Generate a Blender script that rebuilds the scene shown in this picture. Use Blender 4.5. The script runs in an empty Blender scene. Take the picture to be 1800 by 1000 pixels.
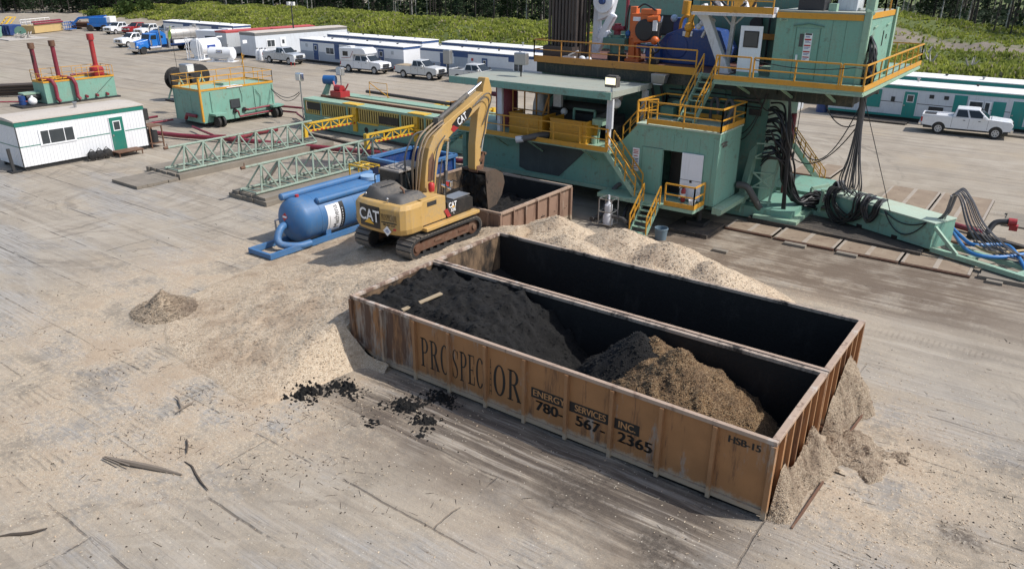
import bpy, bmesh, math, random
from mathutils import Vector, Matrix, noise as mn
R=math.radians
S=bpy.context.scene
# ---------- camera (site frame: X along the bins, Y away towards the rig) ----------
CAM=Vector((3.678,-15.227,12.0))
f_px=1339.0; PITCH=math.atan(556/1339); ROLL=R(0.3); HEAD=R(36.1)
cd=bpy.data.cameras.new('Camera'); cam=bpy.data.objects.new('Camera',cd); S.collection.objects.link(cam)
cd.sensor_width=36; cd.lens=f_px/1800*36; cd.clip_end=3000; cd.clip_start=.1
_fw=Vector((0,math.cos(PITCH),-math.sin(PITCH))); _rt=Vector((1,0,0)); _up=_rt.cross(_fw)
_r2=_rt*math.cos(ROLL)+_up*math.sin(ROLL); _u2=-_rt*math.sin(ROLL)+_up*math.cos(ROLL)
_m=Matrix((_r2,_u2,-_fw)).transposed().to_4x4()
cam.matrix_world=Matrix.Translation(CAM)@Matrix.Rotation(HEAD,4,'Z')@_m
S.camera=cam
# ---------- light ----------
SUN_EL=R(50); SUN_AZ=math.atan2(.90,.43)      # compass style: from +Y towards +X
W=bpy.data.worlds.new('World'); S.world=W; W.use_nodes=True
_n=W.node_tree.nodes; _bg=_n['Background']; _sk=_n.new('ShaderNodeTexSky'); _sk.sky_type='NISHITA'
_sk.sun_disc=False; _sk.sun_elevation=SUN_EL; _sk.sun_rotation=SUN_AZ; _sk.air_density=1.0; _sk.dust_density=2.0
W.node_tree.links.new(_sk.outputs[0],_bg.inputs[0]); _bg.inputs[1].default_value=.135
sl=bpy.data.lights.new('Sun','SUN'); sl.energy=3.6; sl.angle=R(.6); sl.color=(1,.965,.925)
so=bpy.data.objects.new('Sun',sl); S.collection.objects.link(so)
_d=Vector((math.sin(SUN_AZ)*math.cos(SUN_EL),math.cos(SUN_AZ)*math.cos(SUN_EL),math.sin(SUN_EL)))
so.rotation_euler=_d.to_track_quat('Z','Y').to_euler()
S.view_settings.view_transform='Standard'; S.view_settings.look='None'; S.view_settings.gamma=1
S.view_settings.exposure=0.25
# ---------- materials ----------
class NT:
    def __init__(s,name):
        s.m=bpy.data.materials.new(name); s.m.use_nodes=True; s.t=s.m.node_tree
        s.b=s.t.nodes['Principled BSDF']; s._c=None
    def new(s,k,**a):
        n=s.t.nodes.new('ShaderNode'+k)
        for q,v in a.items(): setattr(n,q,v)
        return n
    def put(s,i,v):
        if hasattr(v,'links'): s.t.links.new(v,i)
        elif isinstance(v,(tuple,list)) and len(v)==3 and i.type=='RGBA': i.default_value=(*v,1)
        else: i.default_value=v
    def co(s,which='Object'):
        n=s.new('TexCoord'); return n.outputs[which]
    def pos(s): return s.new('NewGeometry').outputs['Position']
    def map(s,v,sc=(1,1,1),rot=(0,0,0),loc=(0,0,0)):
        n=s.new('Mapping'); s.put(n.inputs[0],v); n.inputs['Scale'].default_value=sc; n.inputs['Rotation'].default_value=rot; n.inputs['Location'].default_value=loc; return n.outputs[0]
    def noise(s,v,sc,det=4,ro=.55,out=0):
        n=s.new('TexNoise'); s.put(n.inputs['Vector'],v); n.inputs['Scale'].default_value=sc; n.inputs['Detail'].default_value=det; n.inputs['Roughness'].default_value=ro; return n.outputs[out]
    def vor(s,v,sc,out='Distance',rnd=1):
        n=s.new('TexVoronoi'); s.put(n.inputs['Vector'],v); n.inputs['Scale'].default_value=sc; n.inputs['Randomness'].default_value=rnd; return n.outputs[out]
    def math(s,op,a,b=0,cl=False):
        n=s.new('Math',operation=op,use_clamp=cl); s.put(n.inputs[0],a); s.put(n.inputs[1],b); return n.outputs[0]
    def step(s,v,a,b):
        n=s.new('MapRange'); n.interpolation_type='SMOOTHSTEP'; s.put(n.inputs[0],v); s.put(n.inputs[1],a); s.put(n.inputs[2],b); return n.outputs[0]
    def mix(s,f,a,b,bt='MIX'):
        n=s.new('Mix',data_type='RGBA',blend_type=bt); s.put(n.inputs[0],f); s.put(n.inputs[6],a); s.put(n.inputs[7],b); return n.outputs[2]
    def ramp(s,f,st):
        n=s.new('ValToRGB'); e=n.color_ramp.elements
        while len(e)<len(st): e.new(.5)
        for q,(p,c) in zip(e,st): q.position=p; q.color=(*c,1) if len(c)==3 else c
        s.put(n.inputs[0],f); return n.outputs[0]
    def xyz(s,v):
        n=s.new('SeparateXYZ'); s.put(n.inputs[0],v); return n.outputs
    def bump(s,h,st=.3,d=.02):
        n=s.new('Bump'); n.inputs['Strength'].default_value=st; n.inputs['Distance'].default_value=d; s.put(n.inputs['Height'],h); s.t.links.new(n.outputs[0],s.b.inputs['Normal'])
    def fin(s,col,ro=.6,me=0.0):
        s.put(s.b.inputs['Base Color'],col); s.put(s.b.inputs['Roughness'],ro); s.put(s.b.inputs['Metallic'],me); return s.m
def sc(c,k): return tuple(min(1,x*k) for x in c)
DIRT=(.23,.18,.125)
def paint(name,c,ro=.45,dirt=.35,dc=DIRT,streak=.25,me=0.0,var=.12,rust=0.0):
    n=NT(name); p=n.co()
    oi=n.new('ObjectInfo').outputs['Random']
    pv=n.new('VectorMath',operation='ADD'); n.put(pv.inputs[0],p); cx=n.new('CombineXYZ'); r=n.math('MULTIPLY',oi,50); n.put(cx.inputs[0],r); n.put(cx.inputs[1],r); n.put(pv.inputs[1],cx.outputs[0]); p=pv.outputs[0]
    big=n.noise(p,.9,5); fine=n.noise(p,9,6,.65)
    col=n.mix(big,sc(c,1-var),sc(c,1+var))
    st=n.noise(n.map(p,(5,5,.35)),2.2,5)
    col=n.mix(n.math('MULTIPLY',n.step(st,.5,.75),streak),col,sc(dc,.8))
    d=n.math('MULTIPLY',n.step(n.math('ADD',n.math('MULTIPLY',big,.55),n.math('MULTIPLY',fine,.45)),.47,.66),dirt)
    col=n.mix(d,col,dc)
    if rust: col=n.mix(n.math('MULTIPLY',n.step(n.noise(p,2.3,8,.7),.56,.66),rust),col,(.10,.045,.025))
    n.bump(fine,.12,.01)
    return n.fin(col,n.math('ADD',n.math('MULTIPLY',d,.5),ro,True),me)
def plain(name,c,ro=.5,me=0.0):
    n=NT(name); return n.fin(n.mix(n.noise(n.co(),3,4),sc(c,.85),sc(c,1.15)),ro,me)
G1=(.182,.365,.285); G2=(.10,.25,.185)
M={}
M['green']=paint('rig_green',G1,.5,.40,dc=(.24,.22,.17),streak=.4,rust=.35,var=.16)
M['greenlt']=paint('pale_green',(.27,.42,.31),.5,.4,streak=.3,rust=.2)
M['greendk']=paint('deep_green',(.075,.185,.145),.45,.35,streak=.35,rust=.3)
M['greenroof']=paint('roof_green',(.31,.335,.285),.75,.6,dc=(.30,.27,.22),rust=.2)
M['truss']=paint('truss_green',(.25,.325,.26),.55,.4,rust=.5)
M['yellow']=paint('safety_yellow',(.60,.29,.025),.45,.22,streak=.2,rust=.22)
M['yellow2']=paint('bright_yellow',(.68,.42,.03),.45,.25,streak=.2,rust=.2)
M['cat']=paint('machine_yellow',(.48,.30,.095),.55,.6,dc=(.34,.265,.17),streak=.35,var=.12,rust=.12)
M['black']=paint('black_paint',(.014,.014,.015),.45,.22,dc=(.16,.13,.10),streak=.1)
M['blackdusty']=paint('dusty_black',(.085,.080,.074),.65,.6,dc=(.22,.185,.14),streak=.1)
M['dark']=plain('dark_steel',(.028,.028,.028),.6)
M['rubber']=paint('rubber',(.022,.022,.022),.8,.4,dc=(.15,.12,.09))
M['steel']=plain('steel',(.38,.38,.38),.38,.7); M['rimsteel']=plain('wheel_rim',(.48,.48,.48),.35,.25)
M['stainless']=paint('stainless',(.46,.44,.41),.38,.3,me=.55)
M['chrome']=plain('chrome',(.75,.75,.75),.15,1.0)
M['white']=paint('white_panel',(.75,.76,.77),.45,.12,streak=.08,var=.03)
M['whitecar']=paint('white_car_paint',(.76,.77,.78),.22,.12,streak=.05,var=.03)
M['silvercar']=paint('silver_car_paint',(.50,.53,.56),.25,.2,streak=.05,me=.3,var=.03)
M['redcar']=paint('red_car_paint',(.28,.018,.02),.25,.15,streak=.05)
M['whiteroof']=paint('white_roof',(.80,.79,.76),.6,.28,streak=.05,var=.05)
M['greyroof']=paint('weathered_roof',(.50,.45,.39),.8,.4,dc=(.3,.25,.19),streak=.05)
M['greyblue']=paint('grey_blue_panel',(.36,.41,.47),.5,.15,var=.05)
M['greywall']=paint('grey_wall',(.47,.49,.50),.55,.2,var=.06)
M['navy']=paint('navy_trim',(.022,.07,.20),.45,.15)
M['teal']=paint('teal_trim',(.01,.24,.21),.45,.12)
M['tealdk']=paint('green_trim',(.012,.17,.125),.45,.12)
M['blue']=paint('tank_blue',(.047,.150,.325),.5,.38,dc=(.17,.19,.20),streak=.3,var=.14)
M['bluedk']=paint('deep_blue',(.015,.055,.20),.4,.25)
M['bluetruck']=paint('truck_blue',(.015,.15,.48),.25,.1)
M['red']=paint('red_paint',(.34,.02,.025),.4,.15)
M['maroon']=paint('pipe_red',(.20,.018,.035),.45,.35,dc=(.25,.16,.13))
M['orange']=paint('orange_paint',(.62,.135,.025),.42,.25)
M['glass']=plain('window_glass',(.02,.026,.03),.06)
M['glassw']=plain('window_pane',(.055,.062,.066),.08)
M['lens']=plain('lamp_glass',(.72,.72,.68),.12)
M['hose']=plain('cable_black',(.020,.020,.022),.42)
M['hosegrey']=plain('hose_grey',(.09,.085,.08),.6)
M['bluehose']=plain('hose_blue',(.03,.16,.40),.4)
M['tanhose']=plain('hose_tan',(.42,.30,.13),.5)
M['rusty']=paint('rusty_steel',(.13,.062,.035),.75,.5,rust=.5,var=.25)
M['pipe']=paint('drill_pipe',(.060,.048,.042),.5,.3,dc=(.11,.075,.055),streak=.5,var=.25)
M['sign']=plain('sign_white',(.78,.78,.78),.5)
M['ink']=plain('ink_black',(.012,.012,.012),.55)
M['inkred']=plain('ink_red',(.45,.03,.03),.5)
M['inkblue']=plain('ink_blue',(.03,.07,.30),.5)
M['inkwhite']=plain('ink_white',(.80,.80,.80),.45)
M['inktri']=plain('ink_yellow',(.72,.40,.03),.45)
M['board']=paint('board_tan',(.36,.28,.18),.8,.3)
def worn(name,c,grey,rustc,amt):
    n=NT(name); p=n.co(); big=n.noise(p,.55,6,.6); fine=n.noise(p,6,8,.7)
    col=n.mix(n.noise(p,1.7,5),sc(c,.72),sc(c,1.18)); lft=n.math('MULTIPLY',n.step(n.xyz(p)[0],-3.8,-5.2),.11)
    col=n.mix(n.math('MULTIPLY',n.step(n.math('ADD',lft,n.noise(n.map(p,(1,1,.25),loc=(7,3,1)),2.2,7,.65)),.58,.69),amt),col,grey)
    col=n.mix(n.math('MULTIPLY',n.step(n.math('ADD',lft,n.noise(n.map(p,(1.6,1.6,.18),loc=(1,9,4)),1.5,9,.72)),.53,.67),amt),col,rustc)
    col=n.mix(n.math('MULTIPLY',n.step(n.noise(n.map(p,(30,30,30)),1.0,5,.7),.62,.74),.5),col,grey)
    z=n.xyz(p)[2]
    low=n.math('MULTIPLY',n.step(n.math('ADD',z,n.math('MULTIPLY',n.noise(n.map(p,(1.2,1,1)),2.5,6,.7),-.55)),.10,-.06),.85)
    col=n.mix(low,col,(.40,.325,.235))
    n.bump(n.math('ADD',fine,n.math('MULTIPLY',big,2)),.25,.02)
    return n.fin(col,.68)
M['bin']=worn('bin_ochre',(.35,.17,.066),(.30,.26,.22),(.085,.042,.026),.95)
M['rim']=worn('bin_rim',(.40,.295,.22),(.46,.40,.34),(.13,.075,.05),.9)
M['rib']=worn('bin_rib',(.33,.17,.075),(.33,.27,.21),(.09,.045,.03),.9)
def lining(name,a,b,lo,hi):
    n=NT(name); p=n.co(); k=n.noise(n.map(p,(1,1,.5)),1.3,9,.68)
    col=n.mix(n.step(k,lo,hi),a,b); n.bump(n.noise(p,5,7,.7),.5,.03)
    return n.fin(col,.72)
M['tar']=lining('tar_black',(.007,.0068,.0065),(.028,.026,.023),.52,.75)
M['tarend']=lining('tar_sunlit_end',(.016,.012,.009),(.20,.13,.075),.36,.62)  # browner than the other lining: sun on the end wall put into its colour
M['tarrim']=lining('tar_rim',(.020,.017,.014),(.36,.29,.23),.36,.52)
def chips(name,cols,dark,sc1=26,rough=.9,bump=.9,wet=None):
    n=NT(name); p=n.pos()
    cell=n.vor(n.map(p,(1,1,1)),sc1,'Color'); v=n.xyz(cell)[0]
    isl=n.new('NewGeometry').outputs['Random Per Island']
    col=n.ramp(n.math('FRACT',n.math('ADD',v,n.math('MULTIPLY',isl,3.7))),[(i/(len(cols)-1),c) for i,c in enumerate(cols)])
    col=n.mix(n.math('MULTIPLY',n.step(n.noise(p,.55,7,.62),.45,.66),.7),col,dark)
    col=n.mix(n.math('MULTIPLY',n.step(n.noise(p,3.3,4,.55),.52,.72),.35),col,sc(dark,.75))
    if wet: col=n.mix(n.math('MULTIPLY',n.step(n.noise(n.map(p,loc=(5,1,0)),.8,6,.6),.5,.62),.7),col,wet)
    h=n.math('ADD',n.math('MULTIPLY',n.vor(p,sc1),-1),n.noise(p,9,6,.7)); n.bump(h,bump,.05)
    return n.fin(col,rough)
M['saw']=chips('sawdust',[(.42,.31,.205),(.52,.405,.28),(.58,.47,.34),(.70,.61,.46)],(.39,.285,.19),48,bump=.6)
M['sawdk']=chips('brown_sawdust',[(.06,.03,.013),(.20,.115,.05),(.28,.17,.08),(.46,.34,.20)],(.095,.055,.027),46)
M['sawbrown']=chips('earth_sawdust',[(.17,.12,.08),(.27,.195,.135),(.33,.25,.175),(.44,.35,.25)],(.21,.15,.10),44)
M['muck']=chips('black_muck',[(.003,.003,.003),(.006,.0055,.005),(.008,.0075,.007),(.020,.017,.013)],(.004,.0038,.0036),55,.92,.8)
# ---------- geometry helpers ----------
def link(o,parent=None):
    S.collection.objects.link(o)
    if parent: o.parent=parent
    return o
def wloc(o):
    v=Vector((0,0,0))
    while o: v+=o.location; o=o.parent
    return v
class MB:
    def __init__(s): s.v=[]; s.f=[]; s.sm=[]
    def add(s,vs,fs,smooth=False):
        k=len(s.v); s.v+= [tuple(q) for q in vs]; s.f+=[tuple(i+k for i in q) for q in fs]; s.sm+=[smooth]*len(fs); return s
    def box(s,a,b):
        (x0,y0,z0),(x1,y1,z1)=a,b
        if x0>x1:x0,x1=x1,x0
        if y0>y1:y0,y1=y1,y0
        if z0>z1:z0,z1=z1,z0
        return s.add([(x0,y0,z0),(x1,y0,z0),(x1,y1,z0),(x0,y1,z0),(x0,y0,z1),(x1,y0,z1),(x1,y1,z1),(x0,y1,z1)],[(3,2,1,0),(4,5,6,7),(0,1,5,4),(1,2,6,5),(2,3,7,6),(3,0,4,7)])
    def bar(s,p,q,w,h=None,up=(0,0,1)):
        p=Vector(p);q=Vector(q);h=h or w; d=(q-p).normalized(); u=Vector(up)
        if abs(d.dot(u))>.98: u=Vector((0,1,0))
        x=d.cross(u).normalized()*w/2; y=x.cross(d).normalized()*h/2
        vs=[p-x-y,p+x-y,p+x+y,p-x+y,q-x-y,q+x-y,q+x+y,q-x+y]
        return s.add(vs,[(0,3,2,1),(4,5,6,7),(0,1,5,4),(1,2,6,5),(2,3,7,6),(3,0,4,7)])
    def tube(s,pts,r,seg=8,caps=True,closed=False):
        pts=[Vector(p) for p in pts]; n=len(pts); rr=r if isinstance(r,(list,tuple)) else [r]*n
        vs=[];fs=[]; prev=None
        for i,p in enumerate(pts):
            a=pts[max(i-1,0)];b=pts[min(i+1,n-1)]; d=(b-a)
            if d.length<1e-9: d=Vector((0,0,1))
            d.normalize()
            if prev is None:
                t=Vector((0,0,1)) if abs(d.z)<.9 else Vector((1,0,0)); x=d.cross(t).normalized()
            else:
                x=prev-d*prev.dot(d)
                x=x.normalized() if x.length>1e-6 else d.orthogonal().normalized()
            prev=x; y=d.cross(x)
            for k in range(seg):
                t=2*math.pi*k/seg; vs.append(p+(x*math.cos(t)+y*math.sin(t))*rr[i])
        for i in range(n-1):
            for k in range(seg):
                a=i*seg+k;b=i*seg+(k+1)%seg; fs.append((a,b,b+seg,a+seg))
        s.add(vs,fs,seg>5)
        if caps:
            s.add(vs[:seg],[tuple(range(seg))[::-1]]); s.add(vs[-seg:],[tuple(range(seg))])
        return s
    def cyl(s,p,q,r,r2=None,seg=16): return s.tube([p,q],[r,r if r2 is None else r2],seg)
    def lathe(s,prof,o,axis='z',seg=20):
        vs=[];fs=[];n=len(prof); o=Vector(o)
        for (r,h) in prof:
            for k in range(seg):
                t=2*math.pi*k/seg; a,b=r*math.cos(t),r*math.sin(t)
                vs.append(o+Vector({'z':(a,b,h),'y':(b,h,a),'x':(h,a,b)}[axis]))
        for i in range(n-1):
            for k in range(seg):
                a=i*seg+k;b=i*seg+(k+1)%seg; fs.append((a,b,b+seg,a+seg))
        s.add(vs,fs,True)
        if prof[0][0]>1e-4: s.add(vs[:seg],[tuple(range(seg))[::-1]])
        if prof[-1][0]>1e-4: s.add(vs[-seg:],[tuple(range(seg))])
        return s
    def prism(s,poly,axis,a,b):
        # poly of 2d points; axis 'y': (x,z) extruded in y ; 'x': (y,z) in x ; 'z': (x,y) in z
        def P(q,t): return {'y':(q[0],t,q[1]),'x':(t,q[0],q[1]),'z':(q[0],q[1],t)}[axis]
        n=len(poly); vs=[P(q,a) for q in poly]+[P(q,b) for q in poly]
        fs=[tuple(range(n)),tuple(range(n,2*n))[::-1]]+[(i,i+n,(i+1)%n+n,(i+1)%n) for i in range(n)]
        return s.add(vs,fs)
    def frustum(s,base,top):
        n=len(base); return s.add(list(base)+list(top),[tuple(range(n))[::-1],tuple(range(n,2*n))]+[(i,(i+1)%n,(i+1)%n+n,i+n) for i in range(n)])
    def quad(s,a,b,c,d): return s.add([a,b,c,d],[(0,1,2,3)])
    def ball(s,c,r,seg=10,rz=None):
        rz=rz or r; n=6
        return s.lathe([(max(1e-5,r*math.sin(math.pi*i/n)),-rz*math.cos(math.pi*i/n)) for i in range(n+1)],c,'z',seg)
    def xf(s,m):
        s.v=[tuple(m@Vector(p)) for p in s.v]; return s
    def build(s,name,mat,parent=None,local=False,bevel=0,loc=None,label=None):
        me=bpy.data.meshes.new(name); o=bpy.data.objects.new(name,me)
        off=Vector((0,0,0))
        if parent is not None and not local: off=wloc(parent)
        if parent is None and loc is None and not local:
            xs=[p[0] for p in s.v];ys=[p[1] for p in s.v];zs=[p[2] for p in s.v]
            off=Vector(((min(xs)+max(xs))/2,(min(ys)+max(ys))/2,min(zs))); o.location=off
        if loc is not None: off=Vector(loc); o.location=off
        me.from_pydata([tuple(Vector(p)-off) for p in s.v],[],s.f)
        bm=bmesh.new(); bm.from_mesh(me); bmesh.ops.recalc_face_normals(bm,faces=bm.faces) if len(s.f)<6000 else None; bm.to_mesh(me); bm.free()
        me.polygons.foreach_set('use_smooth',s.sm)
        if any(s.sm): me.set_sharp_from_angle(angle=R(42))
        me.materials.append(M[mat] if isinstance(mat,str) else mat)
        link(o,parent)
        if bevel:
            b=o.modifiers.new('Bevel','BEVEL'); b.width=bevel; b.segments=2; b.limit_method='ANGLE'; b.angle_limit=R(40); b.harden_normals=False
        if label: o['label']=label
        return o
def tag(o,label,cat,group=None,kind=None):
    o['label']=label; o['category']=cat
    if group: o['group']=group
    if kind: o['kind']=kind
    return o
def setting(o): o['kind']='structure'; return o
def thing(name,label,cat,loc=(0,0,0),rz=0,group=None):
    o=bpy.data.objects.new(name,None); o.location=loc; o.rotation_euler=(0,0,rz); o.empty_display_size=.3; link(o)
    return tag(o,label,cat,group)
def copy_tree(o,parent=None):
    c=o.copy(); link(c,parent)
    for ch in list(o.children): copy_tree(ch,c)
    return c
FT={}
def text(s,size,mat,parent,m,name='lettering',sx=1.0,ext=.003,align='CENTER',local=False,bold=0.0):
    """flat letters: local x right, y up, z out; m places them"""
    cu=bpy.data.curves.new('t','FONT'); cu.body=s; cu.size=size; cu.align_x=align; cu.align_y='CENTER'; cu.extrude=ext; cu.offset=bold
    t=bpy.data.objects.new('t',cu); S.collection.objects.link(t); bpy.context.view_layer.update()
    me=bpy.data.meshes.new_from_object(t.evaluated_get(bpy.context.evaluated_depsgraph_get()))
    bpy.data.objects.remove(t); bpy.data.curves.remove(cu)
    off=wloc(parent) if not local else Vector((0,0,0))
    me.transform(Matrix.Translation(-off)@m@Matrix.Diagonal((sx,1,1,1))); me.materials.clear(); me.materials.append(M[mat]); me.name=name
    o=bpy.data.objects.new(name,me); link(o,parent); return o
def face_m(o,x,n):
    """matrix for text at o, reading along x, facing n"""
    x=Vector(x).normalized(); n=Vector(n).normalized(); y=n.cross(x)
    return Matrix.Translation(Vector(o))@Matrix((x,y,n)).transposed().to_4x4()
def catenary(p,q,sag,n=14):
    p=Vector(p);q=Vector(q); return [p.lerp(q,i/n)-Vector((0,0,sag*4*(i/n)*(1-i/n))) for i in range(n+1)]
def spline(pts,n=8):
    pts=[Vector(p) for p in pts]; out=[]
    for i in range(len(pts)-1):
        a=pts[max(i-1,0)];b=pts[i];c=pts[i+1];d=pts[min(i+2,len(pts)-1)]
        for k in range(n):
            t=k/n; out.append(.5*((2*b)+(c-a)*t+(2*a-5*b+4*c-d)*t*t+(3*b-a-3*c+d)*t**3))
    out.append(pts[-1]); return out
def rail_mb(mb,pts,h=1.07,sp=1.4,r=.028,mid=True,ends=(True,True)):
    pts=[Vector(p) for p in pts]; z=Vector((0,0,1))
    for a,b in zip(pts,pts[1:]):
        L=(b-a).length; n=max(1,round(L/sp))
        for i in range(n+1):
            p=a.lerp(b,i/n); mb.bar(p,p+z*h,r*1.8)
        mb.bar(a+z*h,b+z*h,r*2); 
        if mid: mb.bar(a+z*h*.52,b+z*h*.52,r*1.6)
    return mb
def toe_mb(mb,pts,h=.2,t=.03):
    pts=[Vector(p) for p in pts]
    for a,b in zip(pts,pts[1:]): mb.bar(a+Vector((0,0,h/2)),b+Vector((0,0,h/2)),t,h)
    return mb
def stair(label,p0,p1,w,n,tm='greenlt',rm='yellow',rails=(1,1),group=None,name='steel_stair'):
    p0=Vector(p0);p1=Vector(p1); t=thing(name,label,'stairs',p0,0,group)
    d=(p1-p0); hd=Vector((d.x,d.y,0)).normalized(); sd=Vector((hd.y,-hd.x,0))*w/2
    for k in (-1,1):
        MB().bar(p0+sd*k,p1+sd*k,.05,.24).build('stringer',tm,t)
    tr=MB()
    for i in range(n):
        c=p0.lerp(p1,(i+.6)/n); tr.bar(c-sd*.95,c+sd*.95,.24,.04)
    tr.build('treads',tm,t)
    for k,on in zip((-1,1),rails):
        if not on: continue
        mb=MB(); a=p0+sd*k*1.05;b=p1+sd*k*1.05; Z=Vector((0,0,1))
        mb.bar(a+Z*.95+d*.03,b+Z*.95,.055); mb.bar(a+Z*.5+d*.03,b+Z*.5,.045)
        for i in range(4):
            c=a.lerp(b,.03+.97*i/3); mb.bar(c,c+Z*.95,.055)
        mb.build('handrail',rm,t)
    return t
rnd=random.Random(7)
# =============== ground and terrain ===============
def sst(x,a,b):
    t=(x-a)/(b-a); t=max(0,min(1,t)); return t*t*(3-2*t)
def N3(x,y,s,seed=0): return mn.fractal(Vector((x*s+seed,y*s,seed*.7)),1.0,2.0,5)
def terr(u,v):
    """ground height: flat pad, low berm behind the camp, rough slope beyond the right-hand trailers"""
    z=0.0
    wl=sst(u,-235,-170)                                   # berm fades out on the far left
    b0=77+ (6*sst(u,-90,-180))
    z+=wl*(1-sst(u,-42,-22))*(3.1*sst(v,b0,b0+13)-2.0*sst(v,b0+18,b0+40))
    wr=sst(u,-48,-26)
    z+=wr*(2.2*sst(v,73,82)+.8*sst(v,120,150)-1.2*sst(v,96,108)+3.8*math.exp(-((u+32)/13)**2-((v-140)/26)**2))
    far=sst(v,74,90)
    z+=far*.9*N3(u,v,.09,3)+far*.35*N3(u,v,.4,9)
    if -30<u<12 and -14<v<16: z+=.035*N3(u,v,.7,12)+.02*mn.noise(Vector((u*.35,v*3.1,4)))
    if v<60: z+=.05*N3(u,v,.12,1)*sst(abs(v+2),16,30)
    return z-.0
def ground_mat():
    n=NT('pad_ground'); p=n.pos(); x,y,z=n.xyz(p); mul=lambda *q:(n.math('MULTIPLY',q[0],q[1]) if len(q)==2 else n.math('MULTIPLY',q[0],mul(*q[1:])))
    big=n.noise(p,.07,7,.6); mid=n.noise(p,.55,8,.62); fine=n.noise(p,6,8,.72); grit=n.noise(p,38,3,.7)
    wob=n.math('SUBTRACT',mid,.5)
    col=n.ramp(n.math('ADD',mul(big,.5),mul(mid,.5)),[(.30,(.215,.178,.132)),(.45,(.30,.256,.198)),(.58,(.352,.306,.242)),(.74,(.41,.365,.30))])
    col=n.mix(mul(n.step(n.noise(p,.16,6,.6),.50,.66),.55),col,(.36,.295,.21))
    # streaks left by wheels and the dozer along the pad
    for sc_,rot,lo,hi,amt,c in (((.035,.75,1),4,.50,.64,.5,(.165,.14,.11)),((.05,1.1,1),-6,.53,.68,.4,(.44,.395,.33)),((.02,.35,1),2,.52,.66,.35,(.19,.165,.135)),((.06,2.6,1),5,.54,.66,.35,(.18,.155,.125))):
        st=n.noise(n.map(p,sc_,rot=(0,0,R(rot)),loc=(rot,rot*2,0)),1.5,8,.62); col=n.mix(mul(n.step(st,lo,hi),amt),col,c)
    # curved tyre tracks
    for cx,cy,r0,r1,fq in ((-38,6,3,19,2.4),(-30,-9,4,13,2.0),(-52,2,5,22,1.7),(-4,-16,6,15,2.2),(14,16,5,14,2.2),(-20,34,6,20,1.5)):
        q=n.new('VectorMath',operation='LENGTH'); n.put(q.inputs[0],n.map(p,loc=(-cx,-cy,0))); d=q.outputs['Value']
        cx_=n.new('CombineXYZ'); n.put(cx_.inputs[0],n.math('ADD',d,mul(wob,1.2))); n.put(cx_.inputs[1],mul(big,2.5))
        rg=n.noise(cx_.outputs[0],fq,7,.65); m_=mul(n.step(d,r1,r1-4),n.step(d,r0-2,r0+1))
        col=n.mix(mul(n.step(rg,.53,.63),m_,n.step(n.noise(p,.22,5),.40,.58),.6),col,(.155,.132,.105))
        col=n.mix(mul(n.step(rg,.44,.37),m_,.3),col,(.42,.375,.31))
    # weathered mats under the dust: grey boards, seams mostly buried
    near=n.step(n.math('ADD',y,mul(mid,6)),16,8)
    pw=n.new('VectorMath',operation='ADD'); n.put(pw.inputs[0],p); cw=n.new('CombineXYZ'); n.put(cw.inputs[1],mul(wob,.16)); n.put(cw.inputs[0],mul(wob,.3)); n.put(pw.inputs[1],cw.outputs[0]); pw=pw.outputs[0]
    bt=n.new('TexBrick'); bt.offset=.5; n.put(bt.inputs['Vector'],pw); bt.inputs['Scale'].default_value=1; bt.inputs['Mortar Size'].default_value=.04; bt.inputs['Brick Width'].default_value=12.2; bt.inputs['Row Height'].default_value=2.44; bt.inputs['Mortar Smooth'].default_value=.6
    bare=mul(n.step(n.noise(n.map(p,(.40,1,1),loc=(11,4,0)),.30,8,.64),.47,.60),near)
    grain=n.noise(n.map(pw,(.28,7,1)),1.6,8,.65); board=n.ramp(grain,[(.3,(.17,.155,.135)),(.5,(.30,.29,.27)),(.68,(.40,.395,.385))])
    col=n.mix(mul(bare,.62),col,board)
    gl=n.math('ABSOLUTE',n.math('SUBTRACT',n.noise(n.map(pw,(.10,4.5,1),loc=(2,7,0)),1.2,3,.5),.5))
    col=n.mix(mul(n.step(gl,.022,.004),bare,n.step(n.noise(p,.7,5),.42,.56),.7),col,(.10,.085,.07))
    seam2=mul(bt.outputs['Fac'],near,n.step(n.noise(p,.5,7,.7),.44,.56)); col=n.mix(mul(seam2,.75),col,(.07,.058,.047))
    # sawdust dusting near the bins
    def blob(cx,cy,r0,r1,k=9):
        q=n.new('VectorMath',operation='LENGTH'); n.put(q.inputs[0],n.map(p,loc=(-cx,-cy,0))); return n.step(n.math('ADD',q.outputs['Value'],mul(wob,k)),r1,r0)
    mx=lambda a,b:n.math('MAXIMUM',a,b)
    d1=mx(mx(blob(-18.5,.5,7.5,12),blob(-16.5,-6,3,7.5)),mx(blob(1.3,3.5,1.2,6),mul(blob(-3,-3,2,8),.45)))
    d1=mx(d1,mx(mul(blob(-7,12.5,3,9),.85),mul(blob(-1,-8,3,13),.35)))
    cell=n.xyz(n.vor(p,48,'Color'))[0]
    sawc=n.ramp(cell,[(0,(.38,.285,.19)),(.4,(.48,.375,.26)),(.75,(.54,.44,.32)),(1,(.66,.58,.44))]); sawc=n.mix(mul(n.step(n.noise(p,.55,7,.62),.45,.66),.7),sawc,(.36,.265,.175))
    smask=mul(d1,n.step(n.math('ADD',mul(mid,.55),mul(fine,.45)),.40,.56)); col=n.mix(mul(smask,.85),col,sawc)
    # brown oily staining in front of the bin, streaked along it
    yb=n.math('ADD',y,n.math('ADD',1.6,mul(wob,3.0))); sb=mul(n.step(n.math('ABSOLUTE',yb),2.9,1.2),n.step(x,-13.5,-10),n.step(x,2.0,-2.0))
    col=n.mix(mul(sb,n.step(n.noise(n.map(p,(.3,1.2,1),loc=(4,4,0)),.8,8,.65),.36,.56),.75),col,(.135,.105,.078))
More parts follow.
